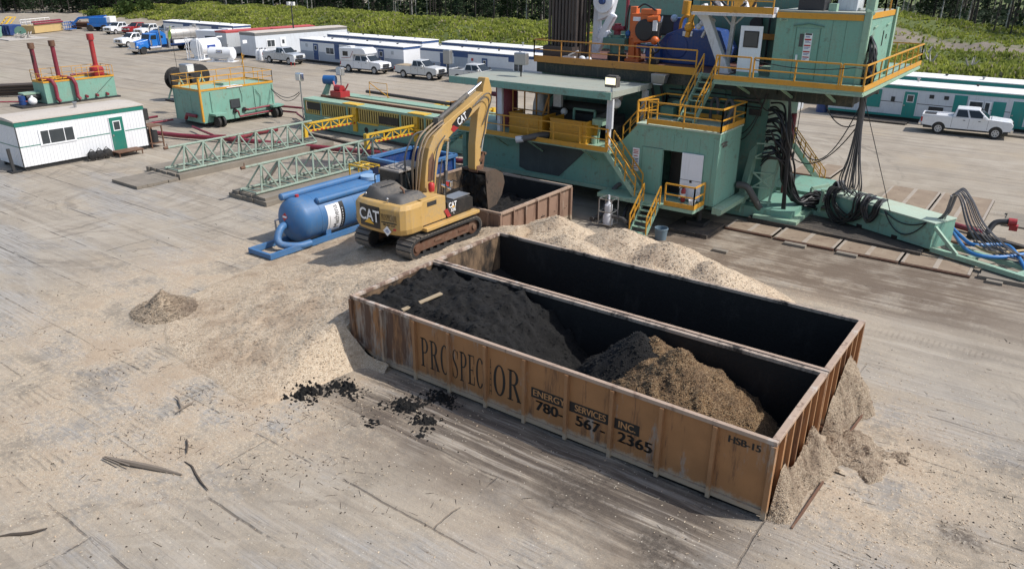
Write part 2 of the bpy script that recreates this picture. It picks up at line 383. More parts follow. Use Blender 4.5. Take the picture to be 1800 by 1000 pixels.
    yy=n.math('ADD',y,n.math('ADD',1.2,mul(wob,3.5)))
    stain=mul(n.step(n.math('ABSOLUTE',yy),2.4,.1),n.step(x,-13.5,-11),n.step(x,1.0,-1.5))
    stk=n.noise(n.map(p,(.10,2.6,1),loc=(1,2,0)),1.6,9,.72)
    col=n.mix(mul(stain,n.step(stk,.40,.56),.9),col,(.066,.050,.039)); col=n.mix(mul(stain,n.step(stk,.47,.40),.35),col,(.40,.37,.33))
    rigst=mul(n.step(n.math('ABSOLUTE',n.math('ADD',y,-17.8)),5,2),n.step(x,-14,-10),n.step(x,9,1))
    col=n.mix(mul(rigst,n.step(n.math('ADD',mul(mid,.6),mul(st,.4)),.36,.54),.85),col,(.105,.072,.047))
    col=n.mix(mul(n.step(n.noise(n.map(p,(.08,.5,1),loc=(9,0,0)),1.3,8,.7),.60,.70),n.step(y,14,22),.55),col,(.095,.08,.065))
    # damp dark patches with a ragged outline
    for cx,cy,r_ in ((3.9,2.2,.9),(-1.6,-2.4,1.1),(-4.0,-1.6,1.5),(-13.2,-1.9,1.3),(2.4,-.6,.7),(6.2,6.2,.5)):
        col=n.mix(mul(blob(cx,cy,r_*.2,r_,3.2),n.step(fine,.38,.56),.8),col,(.062,.049,.038))
    # crawler tread prints running out from the pile
    for cx,tilt in ((-18.6,-.13),(-15.4,-.08)):
        q=n.math('ADD',n.math('ADD',x,mul(y,tilt)),-cx)
        band=mul(n.step(n.math('ABSOLUTE',q),.62,.45),n.step(y,2.5,0.5),n.step(y,-15,-9))
        wv=n.math('SINE',mul(n.math('ADD',y,mul(mid,.5)),31)); tr=mul(band,n.step(n.math('ADD',wv,mul(n.math('SUBTRACT',fine,.5),3)),.1,.9),n.step(n.noise(p,.7,6,.65),.42,.58)); col=n.mix(mul(tr,.45),col,(.15,.122,.09))
    wv=n.math('SINE',mul(n.math('ADD',x,mul(mid,.3)),34)); tb=None
    for c_,k_ in ((-12.6,.05),(-16.3,.02),(-15.0,.10)):
        band=n.step(n.math('ABSOLUTE',n.math('ADD',n.math('ADD',y,c_),mul(x,k_))),.45,.28); col=n.mix(mul(band,n.step(x,-3,1),n.step(wv,.1,.7),n.step(n.noise(p,.4,4),.42,.55),.45),col,(.18,.145,.11))
    # scattered bright chips, dark crumbs, grit
    vd=n.vor(p,11); vr=n.xyz(n.vor(p,11,'Color')); ch=mul(n.step(vd,.22,.12),n.math('GREATER_THAN',n.math('ADD',vr[0],mul(d1,.12)),.90),n.step(y,22,8)); col=n.mix(mul(ch,.8),col,(.62,.56,.45))
    v2=n.map(p,loc=(3.3,1.7,0)); vd2=n.vor(v2,2.3); vr2=n.xyz(n.vor(v2,2.3,'Color')); dk=mul(n.step(n.math('ADD',vd2,mul(fine,.30)),.27,.18),n.math('GREATER_THAN',vr2[1],.86)); col=n.mix(mul(dk,.7),col,(.075,.06,.046))
    col=n.mix(mul(n.step(grit,.60,.70),.35),col,(.11,.092,.073)); col=n.mix(mul(n.step(grit,.40,.32),.25),col,(.47,.42,.35))
    # vegetation beyond the pad
    vg=n.noise(p,.35,8,.65); green=n.mix(n.noise(p,1.6,7,.7),(.035,.052,.010),(.13,.16,.03))
    edge=n.step(z,.35,1.0)
    strip=mul(n.step(n.math('ABSOLUTE',n.math('ADD',y,n.math('ADD',-118,mul(x,.25)))),9,5),n.step(x,-34,-25))
    green=n.mix(mul(strip,n.step(vg,.34,.5)),green,(.19,.16,.125)); col=n.mix(edge,col,green)
    h=n.math('ADD',n.math('ADD',mul(fine,.5),mul(grit,.12)),n.math('ADD',mul(mid,.9),mul(cell,mul(smask,.10))))
    h=n.math('SUBTRACT',h,n.math('ADD',mul(seam2,.5),mul(tr,.5))); h=n.math('ADD',h,mul(st,.8)); n.bump(h,.75,.07)
    return n.fin(col,.92)
def strips(lo,hi,fine,coarse,a,b):
    out=[];t=a
    while t<b:
        out.append(t); t+= fine if lo<=t<hi else min(coarse, max(fine, .25*min(abs(t-lo),abs(t-hi))+fine))
    out.append(b); return out
gx=strips(-235,60,2.6,120,-1500,1200); gy=strips(70,165,1.6,120,-200,1800); gy=sorted(set([t for t in gy if not -13.5<t<16.5]+[-13.5+.2*k for k in range(151)])); gx=sorted(set([t for t in gx if not -29.5<t<11.5]+[-29.5+.22*k for k in range(187)]))
vs=[];fs=[]
for y in gy:
    for x in gx: vs.append((x,y,terr(x,y)))
w=len(gx)
for j in range(len(gy)-1):
    for i in range(w-1): k=j*w+i; fs.append((k,k+1,k+w+1,k+w))
g=MB(); g.add(vs,fs,True); M['ground']=ground_mat()
ground=setting(g.build('ground','ground',loc=(0,0,0)))
# rough grass and weeds on the berm and the slope: nobody could count it
def grass_mat():
    n=NT('weeds'); p=n.pos(); isl=n.new('NewGeometry').outputs['Random Per Island']
    a=n.mix(n.step(n.noise(p,.16,6,.62),.34,.62),(.095,.14,.022),(.36,.40,.07)); c=n.mix(n.math('MULTIPLY',isl,.7),a,(.42,.44,.12))
    c=n.mix(n.math('GREATER_THAN',isl,.93),c,(.42,.36,.25)); n.b.inputs['Specular IOR Level'].default_value=.15; n.fin(c,.8)
    t=n.new('BsdfTranslucent'); n.put(t.inputs['Color'],c); mx=n.new('MixShader'); mx.inputs[0].default_value=.42
    n.t.links.new(n.b.outputs[0],mx.inputs[1]); n.t.links.new(t.outputs[0],mx.inputs[2]); n.t.links.new(mx.outputs[0],n.t.nodes['Material Output'].inputs[0]); return n.m
M['grass']=grass_mat()
g=MB(); r=random.Random(3); vs=[];fs=[]
def tuft(u,v,h,w):
    z=terr(u,v)-.08
    for k in range(r.choice((2,3,3))):
        a=r.uniform(0,math.pi*2); dx,dy=math.cos(a)*w,math.sin(a)*w; lx,ly=r.uniform(-.5,.5)*h,r.uniform(-.5,.5)*h; k0=len(vs); hh=h*r.uniform(.6,1.2)
        vs.extend([(u-dx,v-dy,z),(u+dx,v+dy,z),(u+dx*.5+lx,v+dy*.5+ly,z+hh),(u-dx*.7+lx*.6,v-dy*.7+ly*.6,z+hh*.8)]); fs.append((k0,k0+1,k0+2,k0+3))
cnt=0
while cnt<60000:
    if r.random()<.66: u=r.uniform(-215,-20); v=r.uniform(72,108)
    else: u=r.uniform(-60,14); v=72+88*r.random()**1.6
    if terr(u,v)<.5: 
        continue
    cl=N3(u,v,.16,5)
    strip=abs(v-118+.25*u)<8 and u>-30
    if strip and r.random()<.9: continue
    if cl<-.25 and r.random()<.5: continue
    tuft(u,v,.24+.42*max(0,cl+.3)+r.random()*.24,r.uniform(.08,.22)*(1.3 if u<-60 else 1)); cnt+=1
g.add(vs,fs); o=g.build('undergrowth','grass',loc=(0,0,0)); tag(o,'bright green weeds and rough grass covering the berm and the slope behind the trailers','undergrowth',kind='stuff')
# dead stumps in the weeds on the right slope
M['deadwood']=plain('dead_wood',(.42,.39,.35),.85)
for i,(u,v,s,ang) in enumerate(((-18.5,84,1.5,.4),(-11,86,.9,1.9),(-6.5,82,.9,2.6),(-12.5,91,1.0,.9))):
    mb=MB(); z=terr(u,v)
    for k in range(5):
        a=ang+k*1.3; mb.tube([(u,v,z),(u+math.cos(a)*.5*s,v+math.sin(a)*.4*s,z+.5*s+.15*(k%2)),(u+math.cos(a)*.8*s,v+math.sin(a)*.7*s,z+(1.1+.25*(k%3))*s)],[.16*s,.11*s,.03],5)
    tag(mb.build('tree_stump','deadwood'),['pale broken stump with splayed roots, largest in the weeds right of the doghouse','small grey stump in the weeds right of the largest stump','low grey stump in the weeds farthest right behind the teal trimmed trailer','pale stump highest up the weedy slope'][i],'stump','dead stumps in the weeds')
M['binold']=worn('bin_weathered',(.26,.165,.115),(.36,.29,.23),(.11,.055,.035),.95); M['rimold']=worn('rim_weathered',(.36,.26,.19),(.42,.34,.27),(.12,.07,.05),.9)
M['debris']=chips('bark_debris',[(.03,.024,.018),(.07,.055,.04),(.12,.095,.07),(.2,.16,.12)],(.05,.04,.03),20)
# =============== shale bins ===============
def shale_bin(label,u0,u1,v0,v1,h,near_ribs=True,seed=0,wallm='bin',ribm='rib',rimm='rim'):
    t=thing('steel_bin',label,'bin',((u0+u1)/2,(v0+v1)/2,0))
    zb=.16; ch=1.25; zc=.62
    # shell: long walls with the chamfered left foot, end walls, floor
    prof=[(u0,zc),(u0+ch,zb),(u1,zb),(u1,h-.02),(u0,h-.02)]
    mb=MB(); mb.prism(prof,'y',v0+.06,v0+.09); mb.prism(prof,'y',v1-.09,v1-.06)
    mb.box((u1-.15,v0+.09,zb),(u1-.12,v1-.09,h-.02)); mb.box((u0+.06,v0+.09,zc),(u0+.09,v1-.09,h-.02))
    mb.build('wall',wallm,t)
    fl=MB(); fl.box((u0+ch,v0+.09,zb),(u1-.15,v1-.09,zb+.03)); fl.frustum([(u0+.06,v0+.09,zc),(u0+.06,v1-.09,zc),(u0+ch,v1-.09,zb),(u0+ch,v0+.09,zb)],[(u0+.06,v0+.09,zc+.03),(u0+.06,v1-.09,zc+.03),(u0+ch,v1-.09,zb+.03),(u0+ch,v0+.09,zb+.03)])
    fl.build('floor','tar',t)
    li=MB(); li.prism([(u0+.1,zc),(u0+ch,zb+.03),(u1-.155,zb+.03),(u1-.155,h-.03),(u0+.1,h-.03)],'y',v0+.092,v0+.098); li.prism([(u0+.1,zc),(u0+ch,zb+.03),(u1-.155,zb+.03),(u1-.155,h-.03),(u0+.1,h-.03)],'y',v1-.098,v1-.092)
    li.box((u1-.160,v0+.1,zb+.03),(u1-.154,v1-.1,h-.03)); li.build('lining','tar',t)
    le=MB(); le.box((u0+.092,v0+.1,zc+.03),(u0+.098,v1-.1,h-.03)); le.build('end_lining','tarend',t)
    r1=MB(); r1.box((u0,v0,h-.11),(u1,v0+.13,h)); r1.box((u1-.17,v0+.13,h-.11),(u1,v1-.13,h)); r1.box((u0,v0+.13,h-.11),(u0+.13,v1-.13,h))
    r1.build('rim',rimm,t,bevel=.012)
    r2=MB(); r2.box((u0,v1-.13,h-.11),(u1,v1,h)); r2.build('rim','tarrim' ,t,bevel=.012)
    br=MB(); br.box((u0+ch,v0-.005,zb-.06),(u1,v0+.06,zb+.07)); br.bar((u0+.02,v0+.03,zc),(u0+ch,v0+.03,zb),.07,.1)
    br.build('bottom_rail','rib',t)
    for i in range(11):
        u=u0+.06+(u1-u0-.12)*i/10; b=zc if i==0 else zb-.13
        w=.05 if 0<i<10 else .06
        for vv,s in ((v0,1),(v1,-1)):
            if s<0 and not near_ribs: continue
            m=MB(); m.box((u-w,vv-.055*s,b),(u+w,vv+.06*s,h-.11)); m.build('rib',ribm,t)
    for i in range(7):
        v=v0+.06+(v1-v0-.12)*i/6
        m=MB(); m.box((u1-.12,v-.045,zb-.02),(u1-.012,v+.04,h-.112)); m.build('rib',ribm,t)
    for va in (v0+.5,v1-.75): sk=MB(); sk.box((u0+ch,va,.02),(u1+.05,va+.25,zb)); sk.build('skid','rusty',t)
    return t
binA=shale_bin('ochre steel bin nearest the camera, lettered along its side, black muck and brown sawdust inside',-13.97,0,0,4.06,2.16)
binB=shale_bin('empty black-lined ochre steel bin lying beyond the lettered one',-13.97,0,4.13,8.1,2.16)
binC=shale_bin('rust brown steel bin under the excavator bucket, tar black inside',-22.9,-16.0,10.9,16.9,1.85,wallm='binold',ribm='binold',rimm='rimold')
# ---- serif lettering drawn as polygons ----
def ring(cx,cy,rx,ry,ix,iy,a0=0,a1=360,n=28):
    o=[(cx+rx*math.cos(R(a0+(a1-a0)*i/n)),cy+ry*math.sin(R(a0+(a1-a0)*i/n))) for i in range(n+1)]
    q=[(cx+ix*math.cos(R(a0+(a1-a0)*i/n)),cy+iy*math.sin(R(a0+(a1-a0)*i/n))) for i in range(n+1)]
    return [(o[i],o[i+1],q[i+1],q[i]) for i in range(n)]
def rc(x0,y0,x1,y1): return [((x0,y0),(x1,y0),(x1,y1),(x0,y1))]
def glyph(c):
    s=.17
    if c=='P': return rc(.14,0,.14+s,1)+rc(.02,0,.43,.035)+rc(.02,.965,.4,1)+ring(.40,.735,.40,.265,.22,.225,-90,90)+rc(.3,.47,.42,.51)+rc(.3,.96,.42,1),.84
    if c=='R': return rc(.14,0,.14+s,1)+rc(.02,0,.43,.035)+rc(.02,.965,.4,1)+ring(.40,.75,.38,.25,.2,.21,-90,90)+rc(.3,.5,.42,.54)+rc(.3,.96,.42,1)+[((.40,.52),(.58,.52),(.93,.03),(.74,.03))]+rc(.68,0,1.0,.035),1.0
    if c=='O': return ring(.45,.5,.43,.515,.25,.47),.92
    if c=='C': return ring(.45,.5,.43,.515,.25,.47,42,318)+rc(.74,.66,.79,.97)+rc(.745,.06,.785,.28),.86
    if c=='E': return rc(.14,0,.14+s,1)+rc(.02,0,.74,.035)+rc(.02,.965,.7,1)+rc(.3,.485,.58,.52)+rc(.56,.36,.60,.64)+rc(.66,.72,.71,1)+rc(.70,0,.75,.3),.80
    if c=='S':
        pts=[(.68,.80,.05),(.60,.93,.05),(.42,.985,.05),(.24,.93,.09),(.16,.77,.13),(.24,.62,.16),(.42,.5,.18),(.58,.38,.16),(.64,.22,.12),(.56,.07,.08),(.36,.015,.05),(.2,.07,.05),(.1,.24,.05)]
        out=[]
        for a,b in zip(pts,pts[1:]):
            d=Vector((b[0]-a[0],b[1]-a[1])).normalized(); q=Vector((-d.y,d.x))
            out.append(((a[0]+q.x*a[2]*.5,a[1]+q.y*a[2]*.25),(a[0]-q.x*a[2]*.5,a[1]-q.y*a[2]*.25),(b[0]-q.x*b[2]*.5,b[1]-q.y*b[2]*.25),(b[0]+q.x*b[2]*.5,b[1]+q.y*b[2]*.25)))
        return out+rc(.66,.70,.71,.97)+rc(.08,.03,.12,.33),.80
    if c=='T': return [((.16,-.08),(.20,-.08),(.27,1.12),(.25,1.12)),((.46,-.08),(.42,-.08),(.31,1.12),(.33,1.12))]+[((.17+.02*k,.03+.2*k),(.45-.02*k,.03+.2*k),(.45-.02*k,.06+.2*k),(.17+.02*k,.06+.2*k)) for k in range(5)],.58
    return [],.4
def serif(word,m,width,height,depth,mat,parent,jitter=0):
    mb=MB(); x=0; gl=[]
    for c in word:
        g_,w_=glyph(c); gl.append((x,g_)); x+=w_+.10
    k=width/(x-.10)
    for x0,g_ in gl:
        for q in g_:
            b=[m@Vector(((px+x0)*k,py*height,0)) for px,py in q]; t=[m@Vector(((px+x0)*k,py*height,depth)) for px,py in q]
            mb.frustum(b,t)
    return mb.build('lettering',mat,parent)
FX=(1,0,0);FN=(0,-1,0)
def at(u,z,v=.056): return Vector((u,v,z))
Mt=face_m(at(-10.95,.56),FX,FN)
serif('PRO',Mt,1.17,.98,.003,'ink',binA); 
serif('SPEC',face_m(at(-9.69,.56),FX,FN),1.22,.98,.003,'ink',binA)
serif('T',face_m(at(-8.30,.56),FX,FN),.16,.98,.003,'ink',binA)
serif('OR',face_m(at(-8.12,.56),FX,FN),1.0,.98,.003,'ink',binA)
for a,b in ((-6.92,-5.62),(-5.52,-4.24),(-4.14,-3.42)):
    if a==-6.92: a=-6.78
    m=MB(); m.box((a,.052,.93),(b,.057,1.24)); m.build('name_band','ink',binA)
M['inktan']=plain('letter_tan',(.42,.22,.09),.6)
for s,u,sxx in (('ENERGY',-6.2,1.02),('SERVICES',-4.88,.84),('INC.',-3.78,.95)):
    for q in (0,.012): text(s,.28,'inktan',binA,face_m(at(u+q,1.085,.051-q*.04),FX,FN),sx=sxx)
for s,u in (('780-',-6.17),('567-',-4.86),('2365',-3.52)): [text(s,.44,'ink',binA,face_m(at(u+q,.70,.056-abs(q)*.03),FX,FN),sx=1.15) for q in (-.02,0,.02)]
[text('HSB-15',.26,'ink',binA,face_m(at(-.76+q,1.80,.056-q*.05),FX,FN)) for q in (0,.012,.024)]
M['sawcake']=chips('caked_sawdust',[(.25,.18,.12),(.36,.275,.19),(.43,.34,.24),(.54,.45,.33)],(.19,.135,.09),44,bump=.8)
# =============== piles ===============
def pile(name,label,cat,fn,u0,u1,v0,v1,res,mat,nchip=0,cs=(.03,.10),rough=.05,skirt=.0,seed=1,group=None,lumps=.0,cut=.03):
    nx=int((u1-u0)/res)+1; ny=int((v1-v0)/res)+1; vs=[];idx={};fs=[]
    def H(u,v):
        h=fn(u,v)
        if h<=0: return h
        k=min(1,h*3)
        return h+k*(rough*N3(u,v,1.7,seed)+rough*.55*mn.noise(Vector((u*7,v*7,seed)))+lumps*max(0,mn.noise(Vector((u*2.6,v*2.6,seed+4)))))
    hs=[[H(u0+i*res,v0+j*res) for i in range(nx)] for j in range(ny)]
    for j in range(ny-1):
        for i in range(nx-1):
            q=[(i,j),(i+1,j),(i+1,j+1),(i,j+1)]
            if max(hs[b][a] for a,b in q)<=cut: continue
            f=[]
            for a,b in q:
                if (a,b) not in idx: idx[(a,b)]=len(vs); vs.append((u0+a*res,v0+b*res,hs[b][a] if hs[b][a]>cut else -.03))
                f.append(idx[(a,b)])
            fs.append(tuple(f))
    mb=MB(); mb.add(vs,fs,True)
    r=random.Random(seed); n=0;tries=0
    while n<nchip and tries<nchip*6:
        tries+=1; u=r.uniform(u0,u1);v=r.uniform(v0,v1);h=H(u,v)
        if h<cut+.01: continue
        a=r.uniform(0,6.28); L=r.uniform(*cs); w_=L*r.uniform(.2,.6); d=Vector((math.cos(a),math.sin(a),r.uniform(-.25,.3)))*L; e=Vector((-math.sin(a),math.cos(a),r.uniform(-.25,.25)))*w_; c=Vector((u,v,h+.007))
        mb.add([c-d-e,c+d-e,c+d+e,c-d+e],[(0,1,2,3)]); n+=1
    return tag(mb.build(name,mat),label,cat,group)
def ramp_fn(u,v):
    a=max(0,min(1,(u+25.2)/11.0)); a=a*a*(1.6-.6*a)
    h=2.0*a*sst(v,-5.2,3.2)*(1-sst(v,9.6,13.5))
    # worked-over bench where the machine stands
    k=sst(u,-20.3,-19.0)*(1-sst(u,-16.2,-15.3))*sst(v,3.8,5.2)*(1-sst(v,9.8,11.0))
    h=h*(1-k)+1.17*k
    h+=.16*N3(u,v,.45,2)*sst(h,.0,.5)
    if u>-14.02 and v>-.12: return -1
    if u>-15.2: h*=1-sst(u,-14.6,-12.9)*sst(-v,-.8,.6)
    edge=.35*N3(u,v,.8,8)
    return h-.06+.05*edge
pile('sawdust_pile','broad pale sawdust ramp the excavator stands on, left of the bins','sawdust',ramp_fn,-27,-12.2,-6,13.6,.085,'saw',26000,(.012,.05),.05)
def far_fn(u,v):
    h=0
    for cx,cy,hh,sx,sy in ((-13.3,11.3,1.95,3.0,2.3),(-10.2,11.5,1.95,3.0,2.4),(-7.9,11.2,1.90,2.9,2.3),(-6.0,10.9,1.62,2.3,2.2),(-12.0,9.9,1.7,4.5,2.2),(-8,9.8,1.4,4,1.9)):
        d=math.hypot((u-cx)/sx,(v-cy)/sy); h=max(h,hh*(1.12-.62*d-.06*d*d)) if d<1.75 else h
    h=h+.12*N3(u,v,.5,6)*sst(h,0,.5)
    if v<8.16: return -1
    return h
pile('sawdust_pile','long pale sawdust heap between the empty bin and the green steps','sawdust',far_fn,-17.3,-1.8,8.1,15.8,.085,'saw',15000,(.012,.05),.05,seed=2)
def small_fn(u,v):
    d=math.hypot((u+22.3)/1.4,(v+1.75)/1.3); return .60*(1-d**1.05)+.3*N3(u,v,1.1,4)*(1-d)
pile('sawdust_heap','small brown earthy heap at the left edge of the sawdust ramp','sawdust',small_fn,-24.3,-20.2,-3.7,.3,  .06,'sawcake',1500,(.02,.06),.10,seed=5)
def endA(u,v):
    e=.72-.18*math.sin(v*1.7)+.2*N3(0,v,.8,3); t=(u-.0)/e
    return (.86+.25*math.sin(v*2.1+.5))*(1-t)**1.15-.04 if t<1 else -1
pile('sawdust_heap','pale sawdust banked against the end of the lettered bin','sawdust',lambda u,v: endA(u,v)*sst(v,-.05,.7)*(1-sst(v,3.1,3.9)),0.02,1.5,-.1,4.1,.045,'sawcake',1100,(.01,.035),.19,seed=6,lumps=.12)
pile('sawdust_heap','taller pale sawdust banked against the end of the empty bin','sawdust',lambda u,v: 1.45*endA(u,v)*sst(v,4.4,5.1)*(1-sst(v,7.6,8.5)),0.02,1.6,4.2,8.6,.045,'sawcake',1300,(.01,.035),.19,seed=8,lumps=.12)
pile('sawdust_heap','low loose sawdust spill on the ground between the two banked heaps','sawdust',lambda u,v: .2*(1-math.hypot((u-1.0)/1.0,(v-4.25)/1.25)**1.1)+.12*N3(u,v,1.5,2),0.0,2.6,2.9,5.7,.05,'sawcake',900,(.01,.04),.12,seed=9,lumps=.1)
# skid toe rails exposed at the bin ends
for i,(a,b) in enumerate((((.60,.05,.03),(.70,2.2,.08)),((.66,5.0,.05),(.78,7.0,.10)))):
    mb=MB(); mb.bar(a,b,.04,.08); tag(mb.build('toe_rail','rusty'),['rusty rail at the foot of the sawdust against the lettered bin','rusty rail at the foot of the sawdust against the empty bin'][i],'rail')
def inA(u,v):
    if not(-13.86<u<-.14 and .1<v<3.95): return -1
    base=.28
    a=1.82*(1-sst(u,-9.6,-6.2))+.32*math.exp(-((u+10.8)/1.9)**2-((v-2.5)/1.6)**2)
    a+=.10*math.exp(-((u+13)/1)**2)-.35*sst(v,.9,.1)*sst(u,-13,-10.5)
    return max(base,a)+.12*N3(u,v,.8,3)
pile('muck_pile','black oily drilling muck heaped in the left end of the lettered bin','muck',inA,-13.88,-.1,.08,3.98,.07,'muck',5000,(.015,.06),.12,seed=11,lumps=.30)
def inB(u,v):
    if not(-13.86<u<-.14 and .1<v<3.95): return -1
    d=math.hypot((u+3.5)/3.25,(v-2.35)/3.2); d2=math.hypot((u+4.6)/2.6,(v-3.1)/2.6)
    return max(2.46*(1-d)**.95 if d<1 else 0, 2.2*(1-d2) if d2<1 else 0)+.09*N3(u,v,.9,5)
def inBk(u,v):
    d2=math.hypot((u+4.95)/2.6,(v-2.9)/2.5); h=2.42*(1-d2) if d2<1 else -1
    return h if -13.8<u<-.14 and .1<v<3.95 else -1
pile('sawdust_heap','brown sawdust cone inside the right half of the lettered bin','sawdust',inB,-7.8,-.13,.1,3.96,.06,'sawdk',9000,(.012,.045),.10,seed=12,lumps=.22,cut=.3)
pile('muck_pile','grey black muck slope on the left flank of the brown sawdust cone','muck',inBk,-8.2,-3.6,.1,3.96,.06,'muck',1500,(.02,.06),.08,seed=14,lumps=.1,cut=.3)
def inC(u,v):
    if not(-22.8<u<-16.12 and 11.0<v<16.8): return -1
    return .75+.55*math.exp(-((u+18.8)/1.2)**2-((v-11.9)/1.0)**2)+.12*N3(u,v,.9,7)
pile('muck_pile','dark muck lying in the bin below the excavator bucket','muck',inC,-22.82,-16.1,10.98,16.82,.11,'muck',1500,(.03,.1),.10,seed=15,lumps=.25)
pile('sawdust_heap','golden sawdust spilt below the bucket on the rim of the rusty bin','sawdust',lambda u,v:(.75+.95*(1-math.hypot((u+17.6)/1.7,(v-11.5)/.95)) if v>11.05 and u<-16.12 else -1),-19.4,-16.1,11,12.7,.07,'saw',900,(.02,.06),.09,seed=16,cut=.8)
# plank in the muck
mb=MB(); mb.bar((-12.15,.55,1.93),(-11.75,2.0,2.12),.16,.05); tag(mb.build('plank','board',bevel=.006),'pale plank sticking out of the black muck in the lettered bin','plank')
M['stick']=plain('grey_stick',(.19,.155,.12),.9); M['stickdk']=plain('dark_stick',(.07,.055,.042),.9)
for i,(a,b,w_,mm,lab) in enumerate((((-14.85,-7.95,.05),(-12.5,-7.2,.06),.14,'stick','longest splintered grey board on the ground left of the lettered bin'),((-13.0,-6.8,.03),(-11.5,-7.15,.05),.06,'stickdk','thin dark stick running away from the tip of the splintered board'),((-16.2,-5.1,.05),(-15.2,-5.5,.10),.05,'stick','brown twig in the sawdust tracks'),((-15.5,-4.9,.05),(-15.3,-5.7,.1),.05,'stick','short twig crossing the brown twig in the sawdust tracks'),((-13.8,-10.95,.03),(-13.2,-10.2,.05),.07,'stickdk','dark splinter on the ground in the lower left corner'),((-13.9,-6.2,.03),(-13.3,-6.6,.06),.05,'stickdk','short dark stick between the twigs and the splintered board'))):
    mb=MB(); a=Vector(a);b=Vector(b); L=(b-a).length; mb.tube([a.lerp(b,t)+Vector((rnd.uniform(-.04,.04),rnd.uniform(-.04,.04),0)) for t in (0,.2,.45,.7,1)],[w_*.25,w_*.5,w_*.55,w_*.5,w_*.2],6)
    if i==0:
        for k in range(2): mb.bar(a+Vector((.1*k,rnd.uniform(-.1,.1),.03)),a+Vector((.7+.25*k,rnd.uniform(-.03,.15),.07)),.035,.02)
    tag(mb.build('stick',mm),lab,'stick')
# black clods dropped in front of the bin
for i,(u,v,s,lab) in enumerate(((-13.55,-2.55,.55,'largest black muck clod on the ground below the left end of the lettered bin'),(-12.5,-1.75,.45,'spread black clod close under the bin left of the lettering'),(-10.3,-1.4,.42,'round black clod under the first letters on the bin'),(-9.3,-1.65,.33,'small black clod lowest of those below the big letters'),(-10.5,-2.55,.25,'small black clod standing alone nearer the camera'),(-9.7,-.45,.40,'black clod beside the foot of the bin below the big letters'),(-8.9,-2.2,.2,'tiny crumbled black clod farthest from the bin'),(-14.4,-3.4,.28,'flat black clod at the edge of the sawdust'))):
    pile('muck_clod',lab,'clod',lambda x,y:(.20*s*(1-math.hypot((x-u)/(1.25*s),(y-v)/(.85*s)))+.20*s*N3(x,y,3.2,i+20)+.34*s*mn.noise(Vector((x*11,y*11,i)))+.14*s*mn.noise(Vector((x*23,y*23,i)))),u-1.9*s,u+1.9*s,v-1.5*s,v+1.5*s,.028,'muck',0,rough=.03,seed=i+30,group='black clods below the lettered bin',cut=.012)
# loose chips on the pad
mb=MB(); r=random.Random(21)
for k in range(6500):
    if k<4000: u=r.gauss(-16,4.5);v=r.gauss(-2.5,4.5)
    elif k<6500: u=r.gauss(2.5,2.6);v=r.gauss(3,4)
    else: u=r.uniform(-18,8);v=r.uniform(-11,-.2)
    if (-14.1<u<.15 and -.1<v<8.2): continue
    if u<-12 and v>-4 and ramp_fn(u,v)>.02: continue
    a=r.uniform(0,6.28);L=r.uniform(.008,.03);w_=L*r.uniform(.3,.8);d=Vector((math.cos(a)*L,math.sin(a)*L,r.uniform(0,.35)*L));e=Vector((-math.sin(a)*w_,math.cos(a)*w_,r.uniform(0,.3)*w_));c=Vector((u,v,terr(u,v)+.012))
    mb.add([c-d-e,c+d-e,c+d+e,c-d+e],[(0,1,2,3)])
tag(mb.build('sawdust_chips','saw',loc=(0,0,0)),'loose pale wood chips scattered over the ground around the bins','wood chips',kind='stuff')

# dark crumbs, twigs and bark trodden into the pad
mb=MB(); r=random.Random(31)
for k in range(3400):
    z_=r.random()
    if z_<.35: u=r.gauss(-13.5,3.2);v=r.gauss(-4.2,2.2)
    elif z_<.55: u=r.gauss(2.5,2.2);v=r.gauss(2.5,3.5)
    elif z_<.8: u=r.uniform(-26,9);v=r.uniform(-11,-.3)
    else: u=r.uniform(-30,10);v=r.uniform(-9,17)
    if (-14.2<u<.2 and -.15<v<8.3) or N3(u,v,.5,17)<-.05: continue
    if u>-15.5 and 8<v<16 and u<-2: continue
    if u<-12 and v>-5 and ramp_fn(u,v)>.02: continue
    a=r.uniform(0,6.28); twig=r.random()<.3; L=r.uniform(.03,.16) if twig else r.uniform(.006,.026); w_=r.uniform(.004,.008) if twig else L*r.uniform(.5,1); d=Vector((math.cos(a)*L,math.sin(a)*L,0)); e=Vector((-math.sin(a)*w_,math.cos(a)*w_,0)); c=Vector((u,v,terr(u,v)+.004)); t_=Vector((0,0,w_*1.6))
    mb.add([c-d-e,c+d-e,c+d+e,c-d+e,c+t_],[(0,1,4),(1,2,4),(2,3,4),(3,0,4)])
tag(mb.build('ground_debris','debris',loc=(0,0,0)),'dark crumbs, bark and twigs trodden into the ground round the bins','debris',kind='stuff')
